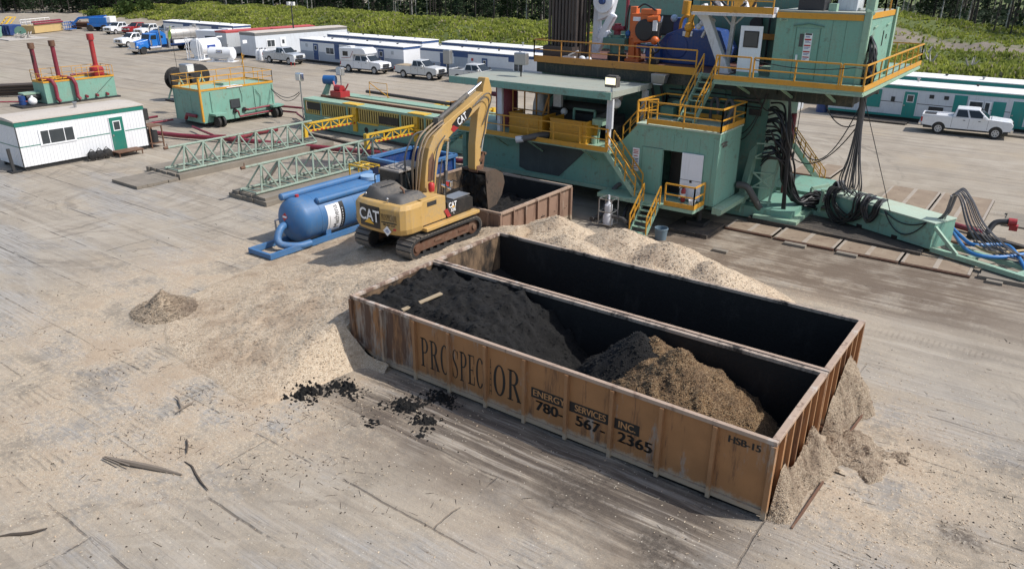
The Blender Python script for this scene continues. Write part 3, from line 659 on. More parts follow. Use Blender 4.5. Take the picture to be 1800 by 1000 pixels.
# =============== excavator ===============
def excavator():
    uc,vc,z0=-17.75,7.45,1.17
    t=thing('excavator','yellow crawler excavator with black rear panel digging over the rusty bin','excavator',(uc,vc,z0))
    def T(mb): return mb.xf(Matrix.Translation((uc,vc,z0)))
    # tracks
    M['shoe']=paint('track_shoe',(.15,.138,.125),.5,.5,dc=(.30,.25,.185),me=.3)
    for s in (-1,1):
        x=s*1.19; hw=.40; r0=.43; L=1.82
        prof=[]
        n=10
        for i in range(n+1): a=math.pi/2+math.pi*i/n; prof.append((-L+r0*math.cos(a),.46+r0*math.sin(a)))
        for i in range(n+1): a=-math.pi/2+math.pi*i/n; prof.append((L+r0*math.cos(a),.46+r0*math.sin(a)))
        prof=[(y*.985,.46+(z-.46)*.94) for y,z in prof]; inner=[(y*.95,.46+(z-.46)*.82) for y,z in prof]
        belt=MB(); N=len(prof); vs=[]
        for xx in (x-hw,x+hw):
            vs+=[(xx,y,z) for y,z in prof]+[(xx,y,z) for y,z in inner]
        fs=[]
        for i in range(N):
            j=(i+1)%N; fs+=[(i,j,N+j,N+i),(2*N+i,3*N+i,3*N+j,2*N+j),(i,2*N+i,2*N+j,j),(N+i,N+j,3*N+j,3*N+i)]
        belt.add(vs,fs)
        # grouser bars all along the belt
        shoes=MB(); P_=[Vector((0,y,z)) for y,z in prof]+[Vector((0,*prof[0]))]
        tot=sum((b-a).length for a,b in zip(P_,P_[1:])); step=.19; d=0; seg=0; acc=0
        for k in range(int(tot/step)):
            target=k*step
            while acc+(P_[seg+1]-P_[seg]).length<target: acc+=(P_[seg+1]-P_[seg]).length; seg+=1
            a,b=P_[seg],P_[seg+1]; q=a.lerp(b,(target-acc)/(b-a).length); tn=(b-a).normalized(); nn=Vector((0,-tn.z,tn.y)); 
            if nn.dot(q-Vector((0,0,.46)))<0: nn=-nn
            for off in (-.06,.0,.06): 
                q2=q+tn*off; shoes.bar(q2+Vector((x-hw,0,0))+nn*(.022 if off else .03),q2+Vector((x+hw,0,0))+nn*(.022 if off else .03),.105 if not off else .03,.03 if not off else .075,up=nn)
        o=T(belt).build('track','dark',t); T(shoes).build('track_shoes','shoe',o)
        fr=MB(); fr.prism([(-1.5,.28),(1.5,.28),(1.62,.5),(1.4,.66),(-1.4,.66),(-1.62,.5)],'x',x-.27,x+.27); T(fr).build('track_frame','rusty',t)
        for y in (-1.82,1.82):
            w=MB(); w.lathe([(.30,-.28),(.34,-.26),(.34,.26),(.30,.28),(.12,.29),(.12,.34)] if s>0 else [(.12,-.34),(.12,-.29),(.30,-.28),(.34,-.26),(.34,.26),(.30,.28)],(x,y,.46),'x',18); T(w).build('sprocket','dark' if s<0 else 'rusty',t)
        ro=MB()
        for k in range(7): ro.cyl((x-.25,-1.3+.43*k,.20),(x+.25,-1.3+.43*k,.20),.10,seg=10)
        T(ro).build('rollers','dark',t)
        if s>0:
            for k in range(2): m=MB(); m.bar((x+.27,-.7+1.5*k,.5),(x+.30,-.2+1.5*k,.52),.05,.09); T(m).build('step','rusty',t)
    m=MB(); m.box((-.8,-1.1,.35),(.8,1.1,.8)); m.cyl((0,0,.8),(0,0,1.02),.62,seg=24); T(m).build('undercarriage','dark',t)
    # upper body deck
    bz=1.04
    dk=MB(); dk.box((-1.33,-1.75,bz),(1.33,1.55,bz+.2)); T(dk).build('deck','dark',t)
    # counterweight: five-faceted rear, rounded shoulders
    h0,h1=bz+.02,2.28
    rear=[(-1.43,-1.30),(-1.42,-1.95),(-1.36,-2.2),(-1.22,-2.39),(-1.0,-2.48),(-.5,-2.545),(.0,-2.56),(.5,-2.545),(1.0,-2.48),(1.22,-2.39),(1.36,-2.2),(1.42,-1.95),(1.43,-1.30)]
    cw=MB(); lo=[(x*.96,y+.08,h0) for x,y in rear]; m1=[(x,y,h0+.25) for x,y in rear]; m2=[(x,y,h1-.18) for x,y in rear]; tp=[(x*.955,y+.15,h1) for x,y in rear]
    k=len(rear); vs=lo+m1+m2+tp; fs=[tuple(range(k))[::-1],tuple(range(3*k,4*k))]
    for a in range(3):
        for i in range(k): j=(i+1)%k; fs.append((a*k+i,a*k+j,a*k+k+j,a*k+k+i))
    cw.add(vs,fs); T(cw).build('counterweight','cat',t,bevel=.05)
    # side houses
    rh=MB(); rh.prism([(-1.34,bz+.2),(.15,bz+.2),(.15,2.2),(-.3,2.28),(-1.34,2.28)],'x',.55,1.38); T(rh).build('engine_house','cat',t,bevel=.03)
    lh=MB(); lh.box((-1.38,-1.34,bz+.2),(-.40,-.68,2.2)); lh.box((-.40,-1.34,bz+.2),(.55,-.05,2.15)); T(lh).build('engine_house','cat',t,bevel=.03)
    gr=MB(); gr.box((1.382,-.98,1.98),(1.390,-.42,2.16)); T(gr).build('vent','dark',t)
    # black hood with humps
    hd=MB(); ny,nx=14,16; vs=[];fs=[]
    for j in range(ny+1):
        for i in range(nx+1):
            x=-1.05+2.2*i/nx; y=-2.2+1.6*j/ny; ex=min(i,nx-i)/nx*2; ey=min(j,ny-j)/ny*2
            e=min(1,ex*4)**.5*min(1,ey*4)**.5 if min(ex,ey)>0 else 0
            z=2.22+e*(.24+.26*(1-sst(x,-.55,.15))+.07*math.exp(-((x-.75)/.3)**2))
            vs.append((x,y,z))
    for j in range(ny):
        for i in range(nx): k=j*(nx+1)+i; fs.append((k,k+1,k+nx+2,k+nx+1))
    hd.add(vs,fs,True)
    o=T(hd).build('hood','blackdusty',t)
    for x0 in (-.8,-.55,-.3): m=MB(); m.bar((x0,-1.8,2.73),(x0,-1.0,2.73),.05,.03); T(m).build('hood_rib','blackdusty',o)
    m=MB(); m.box((.3,-1.4,2.48),(.9,-.95,2.51)); T(m).build('grille','dark',o,bevel=.01)
    ex=MB(); ex.tube([(.62,-1.45,2.35),(.60,-1.48,2.66),(.50,-1.55,2.78)],.045,8); T(ex).build('exhaust','rusty',t)
    for x0,y0 in ((-.85,-2.12),(.45,-2.22)): m=MB(); m.tube([(x0,y0,2.28),(x0,y0-.02,2.40)],.03,6); m.ball((x0,y0-.02,2.43),.06,8); T(m).build('lifting_eye','steel',t)
    # right front tool box, step and mirror mast
    bx=MB(); bx.prism([(.2,bz+.2),(1.9,bz+.2),(1.9,1.74),(1.7,1.86),(.62,1.9),(.2,1.9)],'x',.72,1.40); T(bx).build('side_box','black',t,bevel=.03)
    m=MB(); m.box((.75,.65,1.90),(1.36,1.75,1.93)); T(m).build('side_box_lid','steel',t)
    st=MB(); st.box((1.28,-1.3,bz+.0),(1.62,2.1,bz+.14)); T(st).build('side_step','cat',t,bevel=.02)
    m=MB(); m.tube([(1.1,.5,1.9),(1.1,.5,2.75),(.85,.5,2.75),(.85,.5,1.95)],.022,6); m.tube([(1.1,.62,2.6),(1.32,.7,2.72),(1.55,.7,2.68)],.018,6); T(m).build('mirror_mast','black',t)
    m=MB(); m.box((.95,.62,2.42),(1.26,.78,2.66)); m.bar((1.2,.72,2.3),(.8,.55,2.48),.16,.09); T(m).build('mirror','chrome',t,bevel=.02)
    m=MB(); m.lathe([(.0001,0),(.12,0),(.14,.12),(.14,.3),(.09,.36),(.0001,.36)],(.62,.15,2.25),'z',12); T(m).build('pre_cleaner','inkred',t)
    # cab
    c=MB(); X0,X1,Y0,Y1,Z0,Z1=-1.56,-.42,-.62,1.15,bz+.2,3.02
    for x,y in ((X0,Y0),(X1,Y0),(X0,Y1),(X1,Y1)): c.bar((x,y,Z0),(x*.97 if x<-1 else x,y-(.12 if y>0 else -.06),Z1),.12,.12)
    c.box((X0,Y0-.02,Z0),(X1,Y0+.04,Z0+.95)); c.box((X0-.01,Y0,Z0),(X0+.04,Y1,Z0+.35)); c.box((X1-.04,Y0,Z0),(X1+.01,Y1,Z0+.5)); c.box((X0,Y1-.05,Z0),(X1,Y1,Z0+.3))
    c.box((X0,Y0-.03,Z1-.30),(X1,Y0+.03,Z1-.02))
    T(c).build('cab','black',t,bevel=.015)
    gl=MB(); gl.box((X0+.05,Y0+.0,Z0+.95),(X1-.05,Y0+.02,Z1-.30)); gl.box((X0+.02,Y0+.06,Z0+.35),(X0+.035,Y1-.1,Z1-.1)); gl.box((X1-.035,Y0+.06,Z0+.5),(X1-.02,Y1-.1,Z1-.1)); gl.box((X0+.06,Y1-.12,Z0+.3),(X1-.06,Y1-.10,Z1-.1))
    T(gl).build('cab_window','glass',t)
    rf=MB(); rf.box((X0-.03,Y0-.05,Z1-.03),(X1+.03,Y1-.02,Z1+.07)); o=T(rf).build('cab_roof','greydust' if 'greydust' in M else 'blackdusty',t,bevel=.04)
    m=MB(); m.box((X0+.08,Y0+.08,Z1+.07),(X1-.08,Y0+.75,Z1+.10)); T(m).build('roof_hatch','greydust',o,bevel=.02)
    m=MB(); m.tube([(X0-.04,Y0+.1,Z0+.6),(X0-.22,Y0-.1,Z0+.9),(X0-.22,Y0-.1,Z0+1.5),(X0-.02,Y0+.05,Z1-.2)],.03,6); T(m).build('grab_rail','black',t)
    m=MB(); m.tube([(X1-.25,Y0,Z1+.1),(X1-.25,Y0,Z1+.55)],.008,5); T(m).build('aerial','dark',t)
    # boom: side outline in (y,z), slightly inset edges
    bh=.215; off=.12
    outl=[(.30,1.5),(.05,2.1),(.10,2.7),(.22,3.35),(.42,3.95),(.75,4.40),(1.3,4.74),(2.2,5.10),(3.1,5.44),(3.95,5.82),(4.25,5.74),(4.22,5.45),(3.64,5.12),(2.98,4.80),(2.0,4.38),(1.28,3.95),(.98,3.4),(.80,2.7),(.80,1.6)]
    b=MB(); b.prism(outl,'x',off-bh,off+bh); o=T(b).build('boom','cat',t,bevel=.03)
    m=MB(); m.prism([(.25,2.6),(.36,3.5),(.6,3.75),(.72,3.3),(.62,2.6)],'x',off+bh,off+bh+.02); T(m).build('boom_plate','rusty',o)
    # boom lift cylinders
    for s in (-1,1):
        cy=MB(); cy.cyl((off+s*.40,1.0,1.6),(off+s*.40,1.22,2.9),.085,seg=12); o=T(cy).build('lift_cylinder','blackdusty',t)
        m=MB(); m.cyl((off+s*.40,1.22,2.9),(off+s*.40,1.42,4.15),.05,seg=10); m.cyl((off-.2*s,1.42,4.15),(off+s*.48,1.42,4.15),.07,seg=10); T(m).build('rod','chrome',o)
    # stick cylinder on top of the boom
    a=Vector((off,1.35,5.02)); bq=Vector((off,4.33,6.24)); mid=a.lerp(bq,.62)
    cy=MB(); cy.cyl(a,mid,.10,seg=14); cy.box((off-.14,1.1,4.6),(off+.14,1.45,5.08)); o=T(cy).build('stick_cylinder','blackdusty',t)
    m=MB(); m.cyl(mid,bq,.065,seg=12); T(m).build('rod','chrome',o)
    # stick
    sk=MB(); outs=[(4.22,6.40),(4.46,6.38),(4.68,5.8),(4.5,5.3),(4.2,4.6),(3.88,3.4),(3.76,2.6),(3.58,2.35),(3.40,2.5),(3.44,3.6),(3.66,4.9),(3.95,5.5),(4.06,6.0)]
    sk.prism(outs,'x',off-.21,off+.21); T(sk).build('stick','cat',t,bevel=.03)
    bc=MB(); bc.cyl((off,4.72,5.5),(off,4.32,3.9),.09,seg=12); o=T(bc).build('bucket_cylinder','cat',t); m=MB(); m.cyl((off,4.32,3.9),(off,4.12,3.1),.05,seg=10); T(m).build('rod','chrome',o)
    lk=MB(); lk.bar((off-.2,4.1,3.1),(off-.2,3.75,2.8),.06,.16); lk.bar((off+.2,4.1,3.1),(off+.2,3.75,2.8),.06,.16); lk.bar((off-.16,4.1,3.1),(off-.16,3.95,2.35),.06,.14); lk.bar((off+.16,4.1,3.1),(off+.16,3.95,2.35),.06,.14); lk.cyl((off-.28,4.1,3.1),(off+.28,4.1,3.1),.06,seg=10)
    T(lk).build('bucket_link','rusty',t)
    # bucket: curled towards the machine
    M['bucketmud']=paint('muddy_bucket',(.085,.06,.042),.7,.6,dc=(.03,.026,.022),rust=.5)
    prof=[(3.55,2.42),(4.3,2.40),(4.85,2.1),(4.97,1.65),(4.75,1.1),(4.35,.72),(3.72,.62)]
    inn=[(3.76,.70),(4.32,.80),(4.67,1.14),(4.87,1.65),(4.77,2.03),(4.27,2.30),(3.58,2.32)]
    hw=.66; bk=MB(); bk.prism(prof+inn,'x',off-hw,off+hw); 
    T(bk).build('bucket','bucketmud',t)
    for s in (-1,1):
        m=MB(); m.prism(prof+[(3.62,1.5)],'x',off+s*hw,off+s*(hw+.03)); T(m).build('bucket_side','bucketmud',t)
    for k in range(5):
        x=off-.54+.27*k; m=MB(); m.prism([(3.74,.70),(3.72,.60),(3.38,.66)],'x',x-.05,x+.05); T(m).build('tooth','bucketmud',t)
    m=MB(); m.box((off-.25,3.5,2.3),(off+.25,3.95,2.62)); T(m).build('quick_coupler','rusty',t,bevel=.03)
    # muck hanging in the bucket
    mk=MB()
    # muck fills the mouth and hangs from the lip in strands
    vs=[];fs=[];nx,nz=26,34
    for j in range(nz+1):
        for i in range(nx+1):
            x=off-.64+1.28*i/nx; z=2.25-2.0*j/nz; k=mn.noise(Vector((x*3,z*3,2)))*.18+mn.noise(Vector((x*9,z*6,5)))*.08
            y=(3.62+.14*(2.25-z))-.05+k if z>.7 else 3.75+k*.8
            vs.append((x,y,z))
    for j in range(nz):
        for i in range(nx):
            x=off-.64+1.28*i/nx; z=2.25-2.0*j/nz; low=.55-.55*abs(mn.noise(Vector((x*5,7,1))))*2.2
            if z>low+.1: k=j*(nx+1)+i; fs.append((k,k+1,k+nx+2,k+nx+1))
    mk.add(vs,fs,True)
    o=T(mk).build('muck_load','muck',t); sm=o.modifiers.new('Solid','SOLIDIFY'); sm.thickness=.09
    # hoses over the boom
    for k in range(7):
        x=off-.25+.083*k; q=.05*(k%3)
        m=MB(); m.tube(spline([(x*.6-.15,-.05-q,2.2),(x-.08,-.10-q,3.2),(x-.02,.02-q,3.9),(x,.32-q,4.38+q*.5),(x,.85,4.68+q),(x,1.35,4.86+q)],6),.028,6); T(m).build('hose','tanhosedusty',t)
    m=MB(); m.tube(spline([(off-.5,.0,2.1),(off-.55,-.25,3.1),(off-.45,-.28,3.8),(off-.35,.1,4.45),(off-.2,.5,4.6)],6),.035,6); T(m).build('hose','hosegrey',t)
    m=MB(); m.tube(spline([(off+.30,3.4,5.4),(off+.34,4.1,5.75),(off+.30,4.5,5.5),(off+.26,4.2,4.7),(off+.25,4.1,4.2),(off+.22,3.8,3.4)],6),.028,6); T(m).build('hose','hosegrey',t); m=MB(); m.tube(spline([(off+.30,3.2,5.3),(off+.36,4.0,5.6),(off+.32,4.3,5.2),(off+.26,3.9,4.4)],6),.024,6); T(m).build('hose','hosegrey',t); m=MB(); m.tube(spline([(off+.34,.45,2.2),(off+.36,.55,3.1),(off+.33,.8,3.9),(off+.32,1.3,4.35)],6),.028,6); T(m).build('hose','hosegrey',t); m=MB(); m.tube(spline([(off+.36,.7,2.0),(off+.36,.9,2.9),(off+.34,1.05,3.4)],6),.028,6); T(m).build('hose','hosegrey',t)
    # decals
    Mw=lambda o,x,n: face_m(Vector((uc,vc,z0))+Vector(o),x,n)
    # rear panel lies on the two middle facets: (-.95,-2.42)->(0,-2.56)->(.95,-2.42)
    import mathutils
    def rearpt(x,d=.008):
        return -2.56+(abs(x)*.015/.5 if abs(x)<.5 else .015+(abs(x)-.5)*.065/.5)-d-.004
    for s in (-1,1):
        n=Vector((.146*s,-1,0)).normalized()
    pn=MB(); pa,pb=-.86,.30
    xs=[pa,-.5,0,pb]
    vv=[];ff=[]
    for x in xs: vv+=[(x,rearpt(x),1.24),(x,rearpt(x),2.14)]
    for i in range(3): ff.append((2*i,2*i+2,2*i+3,2*i+1))
    pn.add(vv,ff); T(pn).build('rear_panel','black',t)
    xd=Vector((1,-.07,0)).normalized(); nd=Vector((-.07,-1,0)).normalized()
    text('CAT',.66,'inkwhite',t,Mw((-.28,rearpt(-.28,.024),1.72),xd,nd),sx=.92,bold=.012)
    tri=MB(); Mq=Mw((-.28,rearpt(-.28,.034),1.40),xd,nd); tri.frustum([Mq@Vector(p) for p in ((-.30,0,0),(.30,0,0),(0,.22,0))],[Mq@Vector(p) for p in ((-.30,0,.003),(.30,0,.003),(0,.22,.003))]); tri.build('triangle_mark','inktri',t)
    xe=Vector((1,.10,0)).normalized(); ne=Vector((.10,-1,0)).normalized()
    for wd,o_,wid in (('PROSPEC',.36,.50),('T',.875,.06),('OR',.95,.19)): serif(wd,Mw((o_,rearpt(o_,.012),1.66),xe,ne),wid,.25,.003,'ink',t)
    m=MB(); Mq=Mw((.75,rearpt(.75,.016),1.58),xe,ne); m.frustum([Mq@Vector(p) for p in ((-.39,-.022,0),(.39,-.022,0),(.39,.022,0),(-.39,.022,0))],[Mq@Vector(p) for p in ((-.39,-.022,.003),(.39,-.022,.003),(.39,.022,.003),(-.39,.022,.003))]); m.build('decal_line','ink',t)
    text('780-567-2365',.12,'ink',t,Mw((.75,rearpt(.75,.016),1.48),xe,ne),sx=.95)
    def diamond(o,x,n,s,mat='sign'):
        m=MB(); Mq=Mw(o,x,n); P4=((-s,0),(0,-s),(s,0),(0,s)); m.frustum([Mq@Vector((a,b,0)) for a,b in P4],[Mq@Vector((a,b,.003)) for a,b in P4]); return m.build('placard',mat,t)
    diamond((.66,rearpt(.66,.024),1.24),xe,ne,.21); 
    for j,wd in enumerate((.10,.2,.12)):
        m=MB(); Mq=Mw((.66,rearpt(.66,.032),1.29-.05*j),xe,ne); P4=((-wd/2,-.012),(wd/2,-.012),(wd/2,.012),(-wd/2,.012)); m.frustum([Mq@Vector((a,b,0)) for a,b in P4],[Mq@Vector((a,b,.002)) for a,b in P4]); m.build('placard_text','inkblue',t)
    xl=Vector((.95-1.40,-2.42+1.95,0)); xl=Vector((.45,-.47,0)).normalized(); nl=Vector((-.47,-.45,0)).normalized()
    diamond((-1.30,-2.34,1.45),xl,nl,.17)
    m=MB(); Mq=Mw((1.0,rearpt(1.0,.02),1.33),xe,ne); P4=((-.09,-.04),(.09,-.025),(.09,.05),(-.02,.05)); m.frustum([Mq@Vector((a,b,0)) for a,b in P4],[Mq@Vector((a,b,.003)) for a,b in P4]); m.build('warning_sticker','inkred',t)
    # right side decal
    Xs,Ns=(0,1,0),(1,0,0)
    m=MB(); m.prism([(.22,bz+.3),(.95,bz+.3),(.95,1.88),(.22,1.88)],'x',1.404,1.410); T(m).build('side_panel','black',t)
    text('CAT',.30,'inkwhite',t,Mw((1.412,.55,1.72),Xs,Ns),sx=.85,bold=.008)
    m=MB(); Mq=Mw((1.417,.58,1.60),Xs,Ns); m.frustum([Mq@Vector(p) for p in ((-.1,0,0),(.12,0,0),(0,.09,0))],[Mq@Vector(p) for p in ((-.1,0,.002),(.12,0,.002),(0,.09,.002))]); m.build('triangle_mark','inktri',t)
    text('320E',.20,'inkwhite',t,Mw((1.412,.58,1.50),Xs,Ns),sx=.8,bold=.004); text('L',.13,'inkwhite',t,Mw((1.412,.62,1.36),Xs,Ns))
    m=MB(); m.prism([(.0,bz+.55),(.22,bz+.22),(.45,bz+.22),(.2,bz+.6)],'x',1.406,1.412); T(m).build('red_flash','red',t)
    # boom decal
    m=MB(); m.prism([(2.02,4.42),(2.95,4.82),(3.25,5.14),(3.12,5.28),(2.3,5.0),(1.88,4.70)],'x',off+bh+.004,off+bh+.008); T(m).build('boom_panel','black',t)
    m=MB(); m.prism([(1.80,4.52),(1.98,4.37),(2.3,4.52),(1.95,4.68)],'x',off+bh+.009,off+bh+.012); T(m).build('red_flash','red',t)
    text('CAT',.44,'inkwhite',t,Mw((off+bh+.012,2.55,4.85),(0,.9,.42),Ns),sx=.75,bold=.006)
    return t
M['greydust']=paint('dusty_grey',(.26,.235,.21),.75,.5,dc=(.30,.25,.19),streak=.1)
M['tanhosedusty']=plain('dusty_hose',(.30,.225,.15),.7)
excavator()
# =============== blue vessel on its skid ===============
def vessel():
    u,v0,v1,zc,r=-24.5,6.3,12.0,1.09,1.06
    t=thing('pressure_vessel','large blue cylindrical vessel on a long blue skid beside the excavator','vessel',(u,9.5,0))
    prof=[]
    for i in range(9): a=math.pi/2*i/8; prof.append((max(1e-4,r*math.sin(a)),v0-.62*math.cos(a)))
    prof.append((r,v1))
    for i in range(1,9): a=math.pi/2*i/8; prof.append((max(1e-4,r*math.cos(a)),v1+.62*math.sin(a)))
    m=MB(); m.lathe([(a,b) for a,b in prof],(u,0,zc),'y',36); m.build('shell','blue',t)
    for du,dz,a,b in ((-.45,1.10,5.9,11.6),(.72,.86,7.0,11.6)):
        m=MB(); m.tube([(u+du,a-.05,zc+dz),(u+du,a,zc+dz),(u+du,b,zc+dz)],[.10,.17,.17],12); m.build('pipe','blue',t)
    m=MB(); m.tube(spline([(u-.1,5.85,zc-.1),(u+.05,5.35,zc-.15),(u+.2,5.0,zc-.55),(u+.45,5.05,.30),(u+.9,5.6,.2),(u+1.0,6.2,.2)],6),.17,12); m.build('outlet_pipe','blue',t)
    for du in (-.45,.98):
        m=MB(); m.bar((u+du,3.9,.16),(u+du,12.6,.16),.16,.24); m.build('skid_beam','blue',t)
    m=MB(); m.bar((u-.37,3.98,.16),(u+.90,3.98,.16),.14,.2); m.build('skid_beam','blue',t)
    for v in (7.4,11.2):
        m=MB(); m.box((u-.36,v-.15,.05),(u+.89,v+.15,zc-.5)); m.build('saddle','blue',t)
    m=MB(); m.cyl((u+.1,10.9,zc+r-.05),(u+.1,10.9,zc+r+.14),.40,seg=24); m.build('manway','bluepale',t)
    for vb in (7.0,9.1,11.2): m=MB(); m.lathe([(r,-.03),(r+.012,-.015),(r+.012,.015),(r,.03)],(u,vb,zc),'y',36); m.build('weld_seam','blue',t)
    m=MB(); m.cyl((u-.05,6.5,zc+r-.05),(u-.05,6.5,zc+r+.10),.09,seg=10); m.build('valve','inkred',t)
    m=MB(); m.tube([(u-.7,6.0,.55),(u-.8,5.7,.6),(u-.8,5.7,1.05),(u-.7,6.0,1.1)],.05,6); m.build('bracket','steel',t)
    # curved sign wrapped on the +x flank
    def wrap(name,va,vb,a0,a1,mat,off=.006):
        m=MB(); vs=[];fs=[]; n=14
        for i in range(n+1):
            a=R(a0+(a1-a0)*i/n)
            for v in (va,vb): vs.append((u+(r+off)*math.cos(a),v,zc+(r+off)*math.sin(a)))
        for i in range(n): fs.append((2*i,2*i+1,2*i+3,2*i+2))
        m.add(vs,fs,True); return m.build(name,mat,t)
    wrap('name_sign','x' and 7.3,8.1,-42,34,'sign'); wrap('name_band',8.1,8.36,-40,35,'ink')
    # letters bent round the shell: built flat, then wrapped
    cu=bpy.data.curves.new('t','FONT'); cu.body='Mathena'; cu.size=.42; cu.align_x='CENTER'; cu.align_y='CENTER'; cu.extrude=.002
    to=bpy.data.objects.new('t',cu); S.collection.objects.link(to); bpy.context.view_layer.update()
    me=bpy.data.meshes.new_from_object(to.evaluated_get(bpy.context.evaluated_depsgraph_get())); bpy.data.objects.remove(to)
    wl=wloc(t)
    for vx in me.vertices:
        a=(vx.co.x*.80)/r+R(-1); rr=r+.011+vx.co.z; vx.co=Vector((u+rr*math.cos(a),7.82-vx.co.y,zc+rr*math.sin(a)))-wl
    me.materials.clear(); me.materials.append(M['ink']); link(bpy.data.objects.new('lettering',me),t)
    wrap('name_band',7.40,7.43,-36,6,'steel',.010)
    for k in range(8): wrap('small_print',8.20,8.23,-34+7*k,-30+7*k,'inkwhite',.010)
    def dia(c,x,n,s):
        Mq=face_m(c,x,n)
        for sz,mt,dz in ((s,'inkred',0),(s*.62,'sign',.006)):
            m=MB(); P4=((-sz,0),(0,-sz),(sz,0),(0,sz))
            if mt=='sign': P4=((-sz*1.1,-sz*.35),(sz*1.1,-sz*.35),(sz*1.1,sz*.35),(-sz*1.1,sz*.35))
            m.frustum([Mq@Vector((a,b,dz)) for a,b in P4],[Mq@Vector((a,b,dz+.004)) for a,b in P4]); m.build('placard',mt,t)
    a=R(20); dia(Vector((u+(r+.02)*math.cos(a),10.2,zc+(r+.02)*math.sin(a))),(0,1,0),(math.cos(a),0,math.sin(a)),.26)
    dia(Vector((u-.05,5.70,zc+.28)),(1,0,0),(0.05,-1,.2),.20)
    return t
M['bluepale']=paint('pale_blue',(.28,.42,.58),.5,.2)
vessel()
# open-topped blue tank frame behind it
t=thing('steel_tank','tall blue open topped box tank behind the excavator cab','tank',(-25,14.8,0))
X0,X1,Y0,Y1,Zt=-26.6,-23.35,13.1,16.5,2.45
for a,b in (((X0,Y0),(X1,Y0)),((X1,Y0),(X1,Y1)),((X1,Y1),(X0,Y1)),((X0,Y1),(X0,Y0))):
    m=MB(); m.bar((*a,Zt),(*b,Zt),.28,.14); m.build('top_rail','blue',t)
m=MB(); m.box((X1-.06,Y0,.1),(X1,Y1,Zt-.08)); m.box((X0,Y1-.06,.1),(X1-.06,Y1,Zt-.08)); m.box((X0,Y0,.1),(X1-.06,Y0+.06,Zt-.08)); m.box((X0,Y0+.06,.1),(X0+.06,Y1-.06,Zt-.08)); m.build('wall','bluedk',t)
for k in range(5):
    m=MB(); v=Y0+.2+k*.75; m.box((X1,v-.06,.1),(X1+.09,v+.06,Zt-.08)); m.build('rib','blue',t)
m=MB(); m.box((X1+.02,Y0,1.2),(X1+.08,Y1,1.32)); m.build('rib','blue',t)
m=MB(); m.box((X0,Y0,.02),(X1,Y1,.12)); m.build('floor','bluedk',t)
# yellow guard frame
t=thing('guard_frame','small bright yellow tubular frame standing beside the blue vessel','frame',(-26.3,12.4,0))
m=MB(); m.tube([(-27.0,12.0,0),(-27.0,12.0,2.25),(-27.0,12.85,2.25),(-27.0,12.85,0)],.05,6); m.tube([(-25.6,12.0,0),(-25.6,12.0,2.25),(-25.6,12.85,2.25),(-25.6,12.85,0)],.05,6)
for v in (12.0,12.42,12.85): m.tube([(-27,v,2.25),(-25.6,v,2.25)],.05,6)
m.tube([(-26.3,12.0,2.25),(-26.3,12.85,2.25)],.04,6); m.tube([(-26.3,12.0,2.25),(-26.3,12.0,0)],.04,6)
m.build('tubing','yellow2',t); m=MB(); m.box((-27.1,11.95,0.0),(-25.5,12.95,.04)); m.build('foot_plate','yellow2',t)
# =============== lattice trusses on mats ===============
def mat(label,u0,u1,v0,v1,z0,h,mt='mat',group='timber mats under the trusses',rz=0,name='rig_mat',slats=True):
    cx,cy=(u0+u1)/2,(v0+v1)/2; t=thing(name,label,'mat',(cx,cy,z0),rz,group); w=(u1-u0)/2;d=(v1-v0)/2
    m=MB(); n=max(3,int(2*d/.3)) if w>d else max(3,int(2*w/.3))
    for i in range(n):
        if w>d: a=-d+2*d*i/n; m.box((-w+rnd.uniform(-.05,.05),a+.006,0),(w+rnd.uniform(-.05,.05),a+2*d/n-.006,h+rnd.uniform(-.008,.008)))
        else: a=-w+2*w*i/n; m.box((a+.006,-d+rnd.uniform(-.05,.05),0),(a+2*w/n-.006,d+rnd.uniform(-.05,.05),h+rnd.uniform(-.008,.008)))
    m.build('deck_boards',mt,t,local=True); return t
M['mat']=paint('timber_mat',(.205,.178,.142),.9,.3,dc=(.31,.27,.215),streak=.1,var=.25)
M['matdk']=paint('dark_mat',(.055,.047,.04),.9,.4,var=.3)
M['matred']=paint('rig_mat_brown',(.24,.18,.125),.85,.6,dc=(.33,.275,.205),streak=.2,rust=.45,var=.25)
def truss(label,u0,v0,v1,z0,w=1.4,h=1.45):
    """triangular lattice: two bottom chords and one top chord, running along y"""
    t=thing('lattice_truss',label,'truss',(u0,(v0+v1)/2,z0),0,'lattice trusses on mats')
    n=8; d=(v1-v0)/n
    A=lambda y:Vector((u0-w/2,y,z0+.09)); B=lambda y:Vector((u0+w/2,y,z0+.09)); C=lambda y:Vector((u0,y,z0+h))
    for f,nm,e0,e1 in ((A,'bottom_chord',0,0),(B,'bottom_chord',0,0),(C,'top_chord',-.0,.3)):
        m=MB(); m.tube([f(v0+e0),f(v1+e1)],.075,8); m.build(nm,'truss',t)
    m=MB(); m.tube([C(v0),C(v0)+Vector((0,-.25,0))],.09,8); m.tube([C(v0-.02),C(v0-.02)+Vector((0,0,.25))],.03,5); m.build('end_pin','rusty',t)
    for f,g_ in ((A,C),(B,C)):
        m=MB()
        for i in range(n):
            y=v0+.4+d*i*.97; m.tube([f(y),g_(y+d*.5)],.055,6); m.tube([g_(y+d*.5),f(y+d*.93)],.055,6)
        m.build('bracing','truss',t)
    m=MB()
    for i in range(n+1):
        y=v0+.1+d*i*.98; m.tube([A(y),B(y)],.05,6)
        if i<n: m.tube([A(y),B(y+d*.98)],.035,6)
    m.build('bracing','truss',t)
mat('single flat timber mat lying in front of the stacked mats',-42.0,-39.2,6.6,9.25,.02,.16)
mat('long timber mat under the left lattice truss',-42.8,-39.2,9.3,21.5,.0,.34)
mat('stacked timber mat under the right lattice truss',-33.8,-30.4,9.0,20.5,.0,.24)
mat('upper timber mat of the stack under the right lattice truss',-33.6,-30.6,9.1,20.3,.246,.16)
